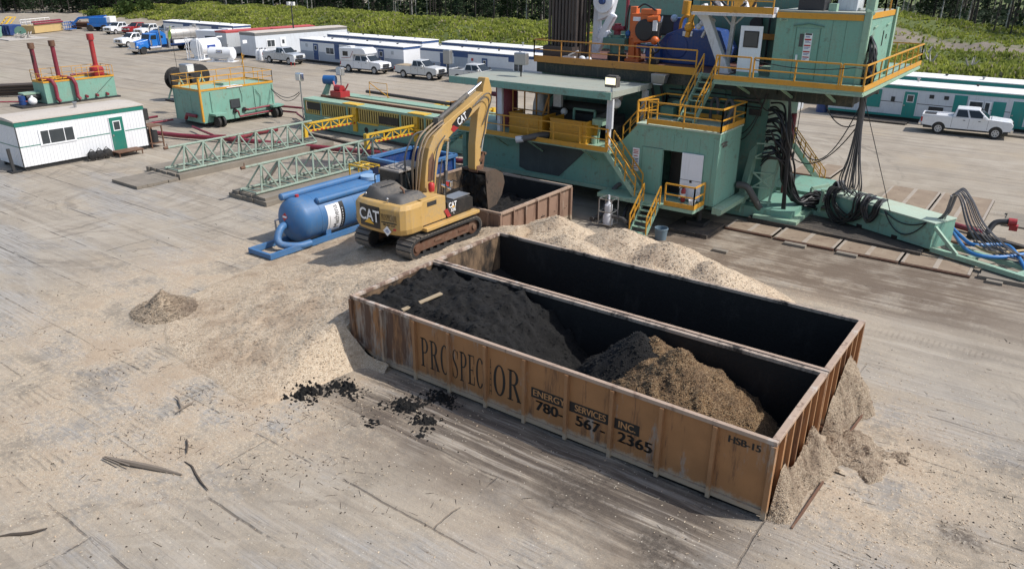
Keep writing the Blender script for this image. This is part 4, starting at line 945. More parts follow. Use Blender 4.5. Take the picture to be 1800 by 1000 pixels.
truss('pale green lattice truss lying left, nearer the left trailer',-40.3,9.5,20.3,.36)
truss('pale green lattice truss lying right, next to the blue vessel',-32.2,9.15,19.2,.42)
for i,(p,q) in enumerate((((-38.5,16.2,.08),(-35,12.5,.08)),((-44.2,25.2,.1),(-31,24.2,.1)),((-44,23,.1),(-32.5,22.0,.1)))):
    m=MB(); m.bar(p,q,.22,.16); tag(m.build('timber_beam','matdk'),['short dark beam on the ground between the two trusses','long dark beam on the ground along the yellow barred skid','long dark beam on the ground in front of the yellow arms'][i],'beam')
M['panelwhite0']=paint('window_frame_white',(.82,.83,.84),.4,.05,streak=.05,var=.02)
# =============== trailers ===============
def trailer(name,label,cat,u0,v0,L,D,H,zb=.35,front=-1,wall='white',roof='whiteroof',band='navy',lower=None,door=(),win=(),panel=(),group=None,rz=0.0,ribs=False,vents=(),skirt='dark',bandh=.28,endpanel=None,line=None,bandside=True):
    """local x along the front, y=0 the front face, y=D the back"""
    t=thing(name,label,cat,(u0,v0,0),rz,group); B=lambda m,n,mt,p=None,**k: m.build(n,mt,p or t,local=True,**k)
    m=MB(); m.box((0,0,zb),(L,D,H)); w=B(m,'wall',wall)
    if ribs:
        m=MB(); k=int(L/.21)
        for i in range(k+1): x=L*i/k; m.box((max(0,x-.014),-.014,zb+.02),(min(L,x+.014),-.0005,H-bandh-.02))
        k=int(D/.21)
        for i in range(k+1): y=D*i/k; m.box((-.014,max(0.002,y-.014),zb+.02),(-.0005,min(D-.002,y+.014),H-bandh-.02))
        B(m,'corrugation',wall,w)
    m=MB(); m.box((-.06,-.06,H),(L+.06,D+.06,H+.07)); m.frustum([(-.04,-.04,H+.07),(L+.04,-.04,H+.07),(L+.04,D+.04,H+.07),(-.04,D+.04,H+.07)],[(-.02,D*.4,H+.17),(L+.02,D*.4,H+.17),(L+.02,D*.6,H+.17),(-.02,D*.6,H+.17)]); rf=B(m,'roof',roof)
    for i,(x,y,h) in enumerate(vents):
        m=MB(); m.cyl((x,y,H+.08),(x,y,H+.1+h),.09,seg=10); m.cyl((x,y,H+.1+h),(x,y,H+.18+h),.15,seg=10); B(m,'roof_vent','steel' if i%2==0 else 'dark',rf)
    m=MB(); m.box((-.02,-.025,H-bandh),(L+.02,-.002,H)); 
    m.box((-.025,-.002,H-bandh),(-.002,D,H)); m.box((L+.002,-.002,H-bandh),(L+.025,D,H)); B(m,'trim_band',band)
    for x in (0,L):
        m=MB(); m.box((x-.03,-.03,zb),(x+.03,-.001,H-bandh)); B(m,'corner_trim','dark' if ribs else wall)
    if lower:
        hh,mt=lower; m=MB(); m.box((0.0,-.008,zb),(L,-.001,zb+hh)); B(m,'lower_panel',mt)
    if line:
        z,mt=line; m=MB(); m.box((0,-.016 if ribs else -.006,z),(L,-.001,z+.05)); m.box((-.016,0,z),(-.001,D,z+.05)); B(m,'trim_line',mt)
    for ya in (.12,D-.3): m=MB(); m.box((.1,ya,0.02),(L-.1,ya+.18,zb)); B(m,'skid','dark')
    for (x,wd,h,mt,ww) in door:
        m=MB(); m.box((x-.05,-.045,zb+.02),(x+wd+.05,-.012,zb+h+.05)); f=B(m,'door_frame','white')
        m=MB(); m.box((x,-.065,zb+.06),(x+wd,-.046,zb+h)); d=B(m,'door',mt)
        if ww:
            m=MB(); m.box((x+.22*wd,-.074,zb+h*.60),(x+.78*wd,-.066,zb+h*.90)); q=B(m,'door_window','white',d); m=MB(); m.box((x+.28*wd,-.079,zb+h*.63),(x+.72*wd,-.075,zb+h*.87)); B(m,'pane','glassw',d)
        m=MB(); m.box((x+.06,-.10,zb+h*.45),(x+.16,-.066,zb+h*.5)); B(m,'handle','steel',d)
    for (x,z,wd,h,nm) in win:
        m=MB(); m.box((x-.10,-.05,z-.10),(x+wd+.10,-.012,z+h+.10)); f=B(m,'window','panelwhite0')
        m=MB()
        cuts=[0,.25,.71,1] if nm==3 else [i/nm for i in range(nm+1)]
        for i in range(nm): m.box((x+wd*cuts[i]+.025,-.058,z),(x+wd*cuts[i+1]-.025,-.051,z+h))
        B(m,'pane','glassw',f)
    for (x,z,wd,h,mt) in panel:
        m=MB(); m.box((x,-.04,z),(x+wd,-.014,z+h)); B(m,'shutter' if h>.7 else 'panel',mt)
    return t
lt=trailer('site_trailer','white ribbed shack trailer with green door and three-pane window, nearest on the left','trailer',-48.75,4.62,8.3,3.3,3.05,zb=.28,rz=R(90),wall='white',roof='greyroof',band='tealdk',ribs=True,
   door=((5.78,.92,2.25,'tealdk',True),),win=((1.35,1.52,2.05,.82,3),),line=(1.50,'tealdk'),vents=((4.6,1.7,.35),))
def L2W(p): # left trailer local to site
    return Vector((-48.75-p[1],4.62+p[0],p[2]))
text('OT-45',.24,'ink',lt,face_m(L2W((7.75,-.018,2.55)),(0,1,0),(1,0,0)))
def placard(t,c,x,n,s):
    Mq=face_m(c,x,n)
    for sz,mt,dz in ((s,'inkred',0),(s*.75,'sign',.006)):
        m=MB(); P4=((-sz,0),(0,-sz),(sz,0),(0,sz)); m.frustum([Mq@Vector((a,b,dz)) for a,b in P4],[Mq@Vector((a,b,dz+.004)) for a,b in P4]); m.build('placard',mt,t)
placard(lt,L2W((.62,-.03,1.15)),(0,1,0),(1,0,0),.26)
m=MB(); m.ball(L2W((6.1,-.15,2.72)),.11,8); m.build('porch_lamp','dark',lt)
for i,x in enumerate((4.05,4.55,5.05)):
    t=thing('work_lamp',['left black round lamp at the foot of the left trailer','middle black round lamp at the foot of the left trailer','right black round lamp at the foot of the left trailer, next to the door step'][i],'lamp',L2W((x,-.45,0)),0,'lamps at the foot of the left trailer')
    c=L2W((x,-.45,.36)); m=MB(); m.lathe([(.05,-.2),(.22,-.16),(.30,0),(.27,.16),(.1,.2)],c,'x',14); m.build('housing','black',t)
    m=MB(); m.tube([c+Vector((0,-.33,-.34)),c+Vector((0,-.33,.1)),c+Vector((0,0,.42)),c+Vector((0,.33,.1)),c+Vector((0,.33,-.34))],.03,6); m.build('stand','dark',t)
t=thing('door_step','low steel door step in front of the green trailer door','step',L2W((6.3,-.6,0)))
a=L2W((5.5,-1.1,.3));b=L2W((7.3,-.1,.36)); m=MB(); m.box(a,b); m.build('tread','rusty',t)
for x,y in ((5.6,-1.0),(7.2,-1.0),(5.6,-.2),(7.2,-.2)): c=L2W((x,y,0)); m=MB(); m.bar(c,c+Vector((0,0,.3)),.06); m.build('leg','rusty',t)
t=thing('cooling_unit','dark air conditioning unit hung high on the end of the left trailer','air conditioner',L2W((8.65,1.2,1.9))); c=L2W((8.62,1.0,2.3)); m=MB(); m.box(c+Vector((-.5,-.28,-.4)),c+Vector((.5,.28,.4))); m.build('casing','black',t,bevel=.03); m=MB(); m.box(c+Vector((.505,-.22,-.3)),c+Vector((.52,.22,.3))); m.build('grille','dark',t)
t=thing('tool_rack','dark steel rack with drums standing beside the end of the left trailer','rack',L2W((9.0,.6,0))); c=L2W((8.95,.7,0))
m=MB()
for x,y in ((-.7,-.45),(.7,-.45),(-.7,.45),(.7,.45)): m.bar(c+Vector((x,y,0)),c+Vector((x,y,1.5)),.08)
for z in (.3,1.5): m.box(c+Vector((-.7,-.45,z-.03)),c+Vector((.7,.45,z+.03)))
m.build('frame','rusty',t)
for k in range(2): m=MB(); m.cyl(c+Vector((-.3+.62*k,0,.34)),c+Vector((-.3+.62*k,0,1.15)),.27,seg=14); m.build('drum','dark',t)
m=MB(); m.bar((-49.0,4.1,0),(-49.15,4.1,1.5),.16); m.box((-49.6,3.9,0),(-48.8,4.5,.1)); tag(m.build('hitch_post','dark'),'dark steel hitch post at the near corner of the left trailer','post')
# red pipelines on the ground
def pipe(label,pts,r,mt='maroon',cat='pipe',name='pipeline',flange=()):
    m=MB(); m.tube(pts,r,10)
    for i in flange: p=Vector(pts[i]); 
    return tag(m.build(name,mt),label,cat)
pipe('thick dark red pipeline running from the left trailer past the trusses',[(-55,14.9,.28),(-50,16.1,.28),(-45.9,17.6,.28),(-32,21.6,.28),(-27,22.9,.28)],.17)
pipe('thick red pipe joining the pipeline from the green tank shack',[(-46.1,17.7,.25),(-46.7,20.6,.25),(-46.5,22.2,.25)],.19)
pipe('thin red pipe along the side of the green tank shack',[(-52.0,18.4,.35),(-47.6,17.4,.35),(-46.9,17.9,.35)],.09)
M['greyroofdk']=paint('dark_grey_trim',(.16,.16,.155),.5,.2)
M['redroof']=paint('red_roof',(.48,.075,.07),.55,.2)
M['silverpale']=paint('pale_silver_paint',(.60,.61,.60),.28,.2,streak=.05,me=.1,var=.03)
M['bluecar']=paint('dark_blue_car',(.05,.07,.10),.25,.15)
M['greypale']=paint('pale_grey_panel',(.60,.63,.66),.5,.15,var=.04)
M['sootred']=lining('soot_red',(.025,.02,.018),(.20,.02,.035),.42,.60)
M['yellowgreen']=paint('faded_yellow_bar',(.55,.42,.13),.6,.35,rust=.3)
M['bluepaint']=plain('motor_blue',(.02,.10,.28),.4)
M['tanbin']=paint('faded_tan_bin',(.52,.37,.16),.6,.3)
M['lime']=plain('lime_flag',(.45,.65,.12),.7)
M['jade']=paint('jade_green',(.05,.38,.22),.5,.2)
# =============== vehicles ===============
def pickup(label,x,y,rz,mt='whitecar',L=5.85,cab='crew',cover=None,group='pickup trucks parked on the site',topper=False,bedwall=True):
    t=thing('pickup_truck',label,'pickup truck',(x,y,0),rz,group); t.scale=(1.05,1.05,1.10); B=lambda m,n,mm,p=None,**k: m.build(n,mm,p or t,local=True,**k)
    W=.96; h=L/2; fx=h-.98; rx=-h+1.25; r=.46
    def arc(cx,a0,a1,n=8): return [(cx+r*math.cos(R(a0+(a1-a0)*i/n)),.42+r*math.sin(R(a0+(a1-a0)*i/n))) for i in range(n+1)]
    c0=-h+ (2.02 if cab=='crew' else 2.35); c1=c0+ (2.25 if cab=='crew' else 1.95)      # cab rear and windscreen foot
    c1=h-1.55
    prof=[(-h+.08,.62)]+[(rx-r,.55)]+arc(rx,180,0)+[(rx+r,.5),(fx-r,.5)]+arc(fx,180,0)+[(fx+r,.55),(h-.06,.60),(h,.78),(h-.02,1.08),(h-.16,1.22),(c1,1.30),(c0,1.26),(-h,1.22)]
    m=MB(); m.prism(prof,'y',-W,W); body=B(m,'body',mt,bevel=.05)
    # cab glasshouse
    zb,zt=1.27,1.90
    base=[(c0+.03,-W+.05,zb),(c1+.05,-W+.05,zb),(c1+.05,W-.05,zb),(c0+.03,W-.05,zb)]; top=[(c0+.20,-W+.22,zt),(c1-.72,-W+.22,zt),(c1-.72,W-.22,zt),(c0+.20,W-.22,zt)]
    m=MB(); m.frustum(base,top); B(m,'cab',mt,bevel=.06)
    def on(side,x0,x1,z0,z1):  # quad on cab side, slightly proud
        def y(z): k=(z-zb)/(zt-zb); return side*(W-.05-.17*k+.012)
        def xx(x,z): k=(z-zb)/(zt-zb); return (c0+.03+.17*k)+(x)*((c1+.05-.77*k)-(c0+.03+.17*k))
        return [(xx(x0,z0),y(z0),z0),(xx(x1,z0),y(z0),z0),(xx(x1,z1),y(z1),z1),(xx(x0,z1),y(z1),z1)]
    def slab(q,d):
        d=Vector(d); m=MB(); m.frustum(q,[Vector(p)+d for p in q]); return m
    for s in (-1,1):
        for x0,x1 in ((.08,.44),(.50,.93)):
            B(slab(on(s,x0,x1,zb+.06,zt-.09),(0,s*.01,0)),'side_window','glass')
    kx=lambda z:(c1+.05-.77*(z-zb)/(zt-zb)); ky=lambda z:(W-.05-.17*(z-zb)/(zt-zb))
    z0,z1=zb+.05,zt-.05
    B(slab([(kx(z0)+.012,-ky(z0)+.07,z0),(kx(z0)+.012,ky(z0)-.07,z0),(kx(z1)+.012,ky(z1)-.07,z1),(kx(z1)+.012,-ky(z1)+.07,z1)],(.012,0,.012)),'windscreen','glass')
    bx=lambda z:(c0+.03+.17*(z-zb)/(zt-zb))
    B(slab([(bx(z0+.05)-.012,-ky(z0)+.15,z0+.05),(bx(z0+.05)-.012,ky(z0)-.15,z0+.05),(bx(z1)-.012,ky(z1)-.15,z1),(bx(z1)-.012,-ky(z1)+.15,z1)],(-.012,0,.0)),'rear_window','glass')
    # bonnet dome, grille, bumper, lights
    m=MB(); m.frustum([(c1+.1,-W+.16,1.24),(h-.12,-W+.2,1.17),(h-.12,W-.2,1.17),(c1+.1,W-.16,1.24)],[(c1+.15,-W+.3,1.36),(h-.3,-W+.34,1.27),(h-.3,W-.34,1.27),(c1+.15,W-.3,1.36)]); B(m,'bonnet',mt,bevel=.03)
    m=MB(); m.box((h-.04,-.52,.74),(h+.03,.52,1.10)); g=B(m,'grille','dark',bevel=.01)
    m=MB(); m.box((h+.031,-.54,.89),(h+.05,.54,.95)); m.box((h+.031,-.04,.74),(h+.045,.04,1.1)); B(m,'grille_bar','chrome',g)
    for s in (-1,1):
        m=MB(); m.box((h-.14,s*.56,.86),(h+.025,s*.90,1.08)); B(m,'headlight','lens',bevel=.02)
        m=MB(); m.box((-h-.015,s*.82,.82),(-h+.1,s*(W+.008),1.14)); B(m,'taillight','inkred')
        m=MB(); m.box((c1-.42,s*(W+.02),1.30),(c1-.22,s*(W+.22),1.50)); B(m,'mirror','dark' if s>0 else mt,bevel=.02)
        for xx_ in (.36,.78): m=MB(); xq=c0+(c1-c0)*xx_; m.box((xq-.13,s*W,1.10),(xq+.02,s*(W+.03),1.135)); B(m,'door_handle','dark')
        m=MB()
        for xq in (c0+.02,c0+(c1-c0)*.48,c1-.02): m.box((xq-.008,s*W,.58),(xq+.008,s*(W+.004),1.24))
        B(m,'door_seam','dark')
        m=MB(); m.box((rx+r+.15,s*(W-.1),.40),(fx-r-.12,s*(W+.03),.46)); B(m,'running_board','dark')
    m=MB(); m.box((h-.08,-W+.02,.50),(h+.10,W-.02,.74)); B(m,'front_bumper','chrome' if mt!='redcar' else mt,bevel=.03)
    m=MB(); m.box((-h-.14,-W+.02,.55),(-h+.04,W-.02,.76)); B(m,'rear_bumper','chrome',bevel=.03)
    if not topper:
        if cover: m=MB(); m.box((-h+.06,-W+.1,1.24),(c0-.02,W-.1,1.285)); B(m,'bed_cover',cover)
        else:
            m=MB(); m.box((-h+.10,-W+.12,1.226),(c0-.06,W-.12,1.238)); B(m,'bed_floor','dark')
            m=MB(); 
            for s in (-1,1): m.box((-h+.03,s*(W-.13),1.23),(c0,s*(W-.02),1.33))
            m.box((-h+.0,-W+.13,1.23),(-h+.09,W-.13,1.33)); B(m,'bed_rail',mt,bevel=.02)
    m=MB(); m.box((-h+.2,-W+.15,.38),(h-.2,W-.15,.55)); B(m,'chassis','dark')
    for xq in (fx,rx):
        m=MB(); m.prism(arc(xq,180,0,10),'y',-W-.004,W+.004); B(m,'wheel_arch','dark')
        for s in (-1,1):
            m=MB(); m.lathe([(.24,-.12),(.37,-.13),(.405,-.09),(.405,.09),(.37,.13),(.24,.12)],(xq,s*(W-.10),.405),'y',20); w=B(m,'wheel','rubber')
            m=MB(); m.lathe([(.0001,-.125),(.25,-.138),(.25,.138),(.0001,.125)] ,(xq,s*(W-.10),.405),'y',16); rm=B(m,'rim','rimsteel',w)
            m=MB()
            for k in range(6): a=k*math.pi/3; m.box((xq+.15*math.cos(a)-.035,s*(W+.030),.405+.15*math.sin(a)-.035),(xq+.15*math.cos(a)+.035,s*(W+.036),.405+.15*math.sin(a)+.035))
            B(m,'rim_hole','dark',rm)
    if topper:
        z1=2.35; pr=[(-h-.05,1.24),(c0-.02,1.24),(c0-.02,1.93),(c1-.75,1.96),(c1-.55,2.12),(c1-.70,2.52),(c1-1.1,2.68),(-h-.05,2.62)]
        m=MB(); m.prism(pr,'y',-W-.06,W+.06); tp=B(m,'camper_shell',mt,bevel=.09)
        for s in (-1,1):
            m=MB(); m.box((-h+.55,s*(W+.065),1.75),(-h+1.35,s*(W+.075),2.25)); B(m,'camper_window','glass',tp)
            m=MB(); m.bar((-h+.3,s*(W+.066),1.50),(c0-.3,s*(W+.066),1.62),.012,.05); m.bar((c0-.3,s*(W+.066),1.62),(c0+.15,s*(W+.066),2.3),.012,.05); B(m,'stripe','redcar',tp)
        m=MB(); m.box((-h+.6,-.35,2.66),(-h+1.3,.35,2.76)); B(m,'roof_hatch','whiteroof',tp)
    return t
pickup('silver extended cab pickup parked before the grey building',-83.7,52.35,R(2),'silvercar',cab='ext',L=5.9)
pickup('white pickup carrying a white camper shell over its bed',-68.0,52.3,R(4),'whitecar',topper=True,L=6.2)
pickup('pale silver pickup with a flat bed cover, right of the camper pickup',-59.2,52.6,R(4),'silverpale',cover='board',L=5.9,cab='ext')
pickup('silver pickup half hidden behind the shed roof of the rig',-51.6,53.4,R(4),'silverpale',L=5.9)
pickup('clean white crew cab pickup parked before the teal trimmed trailer',-3.05,54.6,R(5),'whitecar',L=5.95)
pickup('white pickup at the far left end of the vehicle row',-147.5,64.3,R(-75),'whitecar',L=5.9)
pickup('red pickup between two white pickups in the far row',-144.0,66.0,R(-75),'redcar',L=5.9)
pickup('white pickup right of the red pickup in the far row',-138.7,65.4,R(-75),'whitecar',L=5.9)
pickup('dark pickup mostly hidden behind the steel tank of the blue truck',-135,67,R(-75),'bluecar',L=5.9)
pickup('white car behind the bonnet of the blue truck',-121.5,52.5,R(-80),'whitecar',L=5.6)
# ---- blue tank truck, facing -y ----
def tank_truck():
    t=thing('tank_truck','blue tank truck with long bonnet and dull stainless steel barrel','truck',(-109.6,50.6,0),R(-86)); B=lambda m,n,mm,p=None,**k: m.build(n,mm,p or t,local=True,**k)
    # local x forward
    m=MB(); m.frustum([(2.9,-.85,1.0),(5.0,-.72,1.0),(5.0,.72,1.0),(2.9,.85,1.0)],[(2.9,-.75,2.05),(4.75,-.55,1.72),(4.75,.55,1.72),(2.9,.75,2.05)]); B(m,'bonnet','bluetruck',bevel=.08)
    m=MB(); m.box((4.98,-.58,.85),(5.08,.58,1.75)); B(m,'grille','chrome',bevel=.02)
    m=MB(); m.box((5.0,-1.15,.5),(5.3,1.15,.85)); B(m,'bumper','chrome',bevel=.04)
    for s in (-1,1):
        m=MB(); m.prism([(3.3,.9),(3.45,1.25),(3.9,1.5),(4.5,1.45),(4.85,1.15),(4.9,.85),(4.6,.85),(4.4,1.05),(3.9,1.1),(3.6,.9)],'y',s*.70,s*1.2); B(m,'fender','bluetruck',bevel=.03)
        m=MB(); m.box((4.9,s*.78,1.0),(5.02,s*1.08,1.22)); B(m,'headlight','lens')
        m=MB(); m.cyl((1.2,s*1.15,1.0),(1.2,s*1.15,3.75),.10,seg=12); B(m,'exhaust_stack','chrome')
        m=MB(); m.cyl((1.3,s*1.0,.8),(3.1,s*1.0,.8),.30,seg=14); B(m,'fuel_tank','chrome')
        m=MB(); m.cyl((2.75,s*1.05,1.2),(2.75,s*1.05,1.95),.17,seg=12); B(m,'air_cleaner','chrome')
    m=MB(); m.prism([(1.55,1.1),(2.95,1.1),(2.95,1.95),(2.7,2.75),(1.55,2.85)],'y',-1.0,1.0); B(m,'cab','bluetruck',bevel=.06)
    m=MB(); m.prism([(.1,1.15),(1.5,1.15),(1.5,2.9),(.9,3.15),(.1,2.6)],'y',-1.05,1.05); B(m,'sleeper','bluetruck',bevel=.08)
    for s in (-1,1):
        m=MB(); m.prism([(1.75,2.0),(2.72,2.0),(2.58,2.55),(1.75,2.6)],'y',s*1.005,s*1.02); B(m,'side_window','glass')
        m=MB(); m.box((.7,s*1.055,2.1),(1.1,s*1.07,2.45)); B(m,'side_window','glass')
    m=MB(); m.frustum([(2.955,-.85,2.0),(2.955,.85,2.0),(2.735,.85,2.66),(2.735,-.85,2.66)],[(2.975,-.85,2.0),(2.975,.85,2.0),(2.755,.85,2.67),(2.755,-.85,2.67)]); B(m,'windscreen','glass')
    m=MB(); m.box((-6.2,-.5,.75),(4.6,.5,1.05)); m.box((-6.0,-1.2,1.05),(-.3,1.2,1.2)); B(m,'frame','bluedk')
    m=MB(); m.box((-.35,-1.2,.6),(-.0,1.2,2.0)); B(m,'headboard','steel')
    R0=1.0; zc=2.42
    prof=[]
    for i in range(7): a=math.pi/2*i/6; prof.append((max(1e-4,R0*math.sin(a)),-6.0-.35*math.cos(a)))
    prof+= [(R0,-1.0)]
    for i in range(1,7): a=math.pi/2*i/6; prof.append((max(1e-4,R0*math.cos(a)),-1.0+.35*math.sin(a)))
    m=MB(); m.lathe(prof,(0,0,zc),'x',28); k=B(m,'barrel','stainless')
    for x in (-5.6,-4.3,-3.0,-1.7): m=MB(); m.lathe([(R0,-.04),(R0+.03,-.04),(R0+.03,.04),(R0,.04)],(x,0,zc),'x',28); B(m,'band','stainless',k)
    m=MB(); m.cyl((-.55,0,1.3),(-.55,0,3.0),.42,seg=16); B(m,'filter_vessel','stainless')
    m=MB(); m.tube([(-.5,.3,3.0),(-.5,.5,3.5),(-1.5,.5,3.6)],.12,8); m.cyl((-5.6,.2,3.4),(-5.6,.2,3.75),.28,seg=14); B(m,'pipework','steel')
    m=MB(); m.box((-5.6,-1.25,1.22),(-1.0,-.9,1.7)); m.box((-5.6,.9,1.22),(-1.0,1.25,1.7)); B(m,'hose_tray','white')
    for x in (4.15,-3.6,-4.9):
        for s in (-1,1):
            m=MB(); m.lathe([(.28,-.2),(.48,-.2),(.53,-.14),(.53,.14),(.48,.2),(.28,.2)],(x,s*.98,.53),'y',20); w=B(m,'wheel','rubber'); m=MB(); m.lathe([(.0001,-.12),(.29,-.16),(.29,.16),(.0001,.12)],(x,s*1.0,.53),'y',14); B(m,'rim','steel',w)
tank_truck()
# =============== camp buildings along the back ===============
G='skid mounted camp trailers in the back row'
trailer('camp_trailer','blue and white camp trailer with navy doors behind the camper pickup','trailer',-83.6,55.2,19.3,3.4,2.95,wall='white',band='navy',lower=(1.15,'greyblue'),group=G,
  door=((2.7,.95,2.15,'navy',True),(15.0,.95,2.15,'navy',True)),win=((5.2,1.35,1.5,.75,2),(11.6,1.3,1.4,.9,1)),panel=((6.85,.75,.9,1.9,'navy'),(13.2,.75,1.1,1.9,'navy'),(1.1,2.0,.42,.42,'greywall'),(17.2,2.0,.42,.42,'greywall')),vents=((2.5,2.2,.12),(5,1.4,.12),(8,1.4,.12),(11,2.0,.12),(14,1.4,.12),(17,1.4,.12)))
trailer('camp_trailer','white roofed camp trailer standing directly behind the one with navy doors','trailer',-86.5,62.6,18.5,3.3,2.95,band='navy',lower=(1.15,'greyblue'),group=G,vents=((3,1.4,.3),(6,1.4,.15),(9,1.4,.15),(12,1.4,.15),(16,1.4,.15)))
trailer('camp_trailer','blue and white camp trailer with shuttered navy panels right of the palest pickup','trailer',-62.6,56.4,18.6,3.3,2.95,band='navy',lower=(1.1,'greyblue'),group=G,
  door=((3.2,.95,2.2,'navy',False),(9.6,.8,2.0,'navy',True)),win=((14.2,1.0,1.2,1.0,2),),panel=((5.3,2.25,2.2,.55,'navy'),(5.4,1.05,2.0,1.2,'greyblue'),(13.4,2.2,2.2,.5,'navy'),(8.0,1.95,.3,.3,'inkred')),vents=((2,1.4,.3),(5,2,.12),(8,1.4,.12),(11,1.4,.3),(14,1.4,.12)))
trailer('camp_trailer','white roofed camp trailer behind the one with shuttered navy panels','trailer',-65.2,63.4,18.6,3.3,2.95,band='navy',lower=(1.1,'greyblue'),group=G,vents=((3,1.4,.3),(7,1.4,.15),(12,1.4,.4)))
trailer('camp_trailer','long blue and white camp trailer farthest left behind the steel tank truck','trailer',-131.0,63.6,20.5,3.4,2.95,band='navy',group=G,win=((2.6,1.6,.9,.6,1),),panel=((6.2,2.0,1.9,.8,'navy'),(14.5,2.0,1.9,.8,'navy')),vents=((3,1.4,.2),(9,1.4,.2),(15,1.4,.2),(18,1.4,.2)))
trailer('camp_trailer','teal trimmed white camp trailer behind the clean white pickup','trailer',-14.3,57.6,19.5,3.4,2.95,wall='greypale',band='teal',lower=None,group=G,line=(1.55,'dark'),
  door=((6.0,1.0,2.15,'teal',True),(13.9,.95,2.1,'teal',False)),win=((.9,1.3,1.5,.95,2),(10.9,1.35,.95,.8,1),(12.0,1.35,.35,.8,1)),panel=((3.0,1.0,1.2,1.5,'teal'),(9.75,1.2,.95,1.35,'teal'),(12.55,1.0,.9,1.3,'teal'),(7.9,2.1,.35,.3,'dark'),(9.0,2.1,.35,.3,'dark'),(8.0,.85,1.1,.6,'dark'),(5.0,1.6,.3,.4,'dark')),vents=((2,1.4,.3),(4.5,2.7,.15),(6.5,2.2,.3),(11,2.2,.15),(16,2.2,.15)))
trailer('camp_trailer','plain white roofed camp trailer behind the teal trimmed one','trailer',-12.5,64.4,19.5,3.4,2.95,wall='greypale',band='teal',group=G,vents=((2,1.4,.35),(6,1.4,.15),(9,.8,.2),(15,.8,.2)))

# teal lower trim strip and step mats by the teal trailer
m=MB(); m.box((-14.3,57.53,.36),(5.2,57.59,.55)); 
for o in list(S.objects):
    if o.get('label','').startswith('teal trimmed'): m.build('lower_trim','teal',o)
for i,(u0,u1) in enumerate(((-13.5,-7.5),(-1.0,2.6))):
    mat(['dark timber walkway below the teal door','pale timber step mat in front of the clean white pickup'][i],u0,u1,55.6,57.2,0,.16,'matdk' if i==0 else 'mat',group=None,name='walkway_mat')
# grey and red-roofed buildings, long side along y
gb=trailer('office_trailer','pale grey office building with white door and window, roof edge dark grey','office',-90.8,53.3,17,3.5,3.4,rz=R(90),wall='greypale',roof='greyroof',band='greyroofdk',door=((4.2,.95,2.25,'white',True),),win=((1.9,1.5,1.3,.85,2),),bandh=.35)
rb=trailer('office_trailer','narrow grey building with red roof edge left of the office building','office',-96.0,52.3,16,2.6,3.4,rz=R(90),wall='greywall',roof='redroof',band='redroof',bandh=.16)
m=MB(); m.box((-97.6,52.28,2.75),(-96.7,52.295,2.95)); m.build('name_plate','sign',rb)
m=MB(); m.box((-92.9,53.27,2.2),(-92.2,53.296,2.65)); m.build('notice','sign',gb)
# white travel trailer behind
t=thing('caravan','white caravan with roof air conditioner between the far trailer and the red roofed building','caravan',(-103.5,57.5,0),R(20))
m=MB(); m.prism([(-4.6,.6),(3.9,.6),(4.4,1.2),(4.3,2.5),(3.4,3.0),(-4.6,3.0)],'y',-1.25,1.25); m.build('body','white',t,local=True,bevel=.08)
m=MB(); m.box((-.5,-.5,3.0),(.7,.5,3.3)); m.build('air_conditioner','white',t,local=True,bevel=.05)
m=MB(); m.box((-3,-1.27,1.6),(-1.2,-1.255,2.2)); m.box((1.2,-1.27,1.6),(2.6,-1.255,2.2)); m.build('window','glassw',t,local=True)
for x in (-1.4,-.4):
    for s in (-1,1): m=MB(); m.lathe([(.0001,-.1),(.33,-.1),(.33,.1),(.0001,.1)],(x,s*1.05,.33),'y',14); m.build('wheel','rubber',t,local=True)
# white tanks
t=thing('fuel_tank','larger white horizontal fuel tank with a ladder frame, behind the blue truck','tank',(-96.6,49.0,0),R(12))
m=MB(); m.lathe([(.0001,-2.0),(.9,-1.95),(1.15,-1.8),(1.15,1.8),(.9,1.95),(.0001,2.0)],(0,.3,1.6),'y',26); k=m.build('shell','white',t,local=True)
m=MB(); m.box((1.13,-.6,1.5),(1.16,.9,1.9)); m.build('decal','inkblue',t,local=True)
m=MB(); 
for y in (-2.3,-1.9):
    for x in (-1.0,1.0): m.bar((x,y,0),(x,y,2.9),.08)
for z in (.1,.9,1.7,2.5,2.9): m.bar((-1,-2.3,z),(1,-2.3,z),.07); 
m.bar((-1,-2.3,2.9),(-1,-1.9,2.9),.07); m.bar((1,-2.3,2.9),(1,-1.9,2.9),.07); m.build('ladder_frame','white',t,local=True)
m=MB(); m.box((-1.1,-2.4,0),(1.1,2.3,.1)); m.box((-.9,-1.2,.1),(.9,-1.0,.7)); m.box((-.9,1.2,.1),(.9,1.4,.7)); m.build('skid','white',t,local=True)

t=thing('fuel_tank','smaller white horizontal fuel tank with a framed sign, nearest the red roofed building','tank',(-91.6,48.3,0),R(28))
m=MB(); m.lathe([(.0001,-1.75),(.7,-1.72),(.82,-1.6),(.82,1.6),(.7,1.72),(.0001,1.75)],(0,0,1.1),'x',24); m.build('shell','white',t,local=True)
m=MB(); m.box((-.35,-.86,1.2),(.45,-.80,1.6)); k=m.build('sign','ink',t,local=True); m=MB(); m.box((-.29,-.875,1.26),(.39,-.861,1.54)); k2=m.build('sign_face','sign',k,local=True); 
m=MB(); m.box((-.2,-.885,1.36),(.3,-.876,1.44)); m.build('sign_text','inkblue',k,local=True)
m=MB(); m.box((-1.9,-.9,0),(1.9,.9,.08)); m.box((-1.2,-.7,.08),(-1.0,.7,.5)); m.box((1.0,-.7,.08),(1.2,.7,.5)); m.build('skid','white',t,local=True)
m=MB(); m.tube([(.9,0,1.9),(.9,0,2.2),(1.1,0,2.2)],.04,6); m.build('filler','dark',t,local=True)
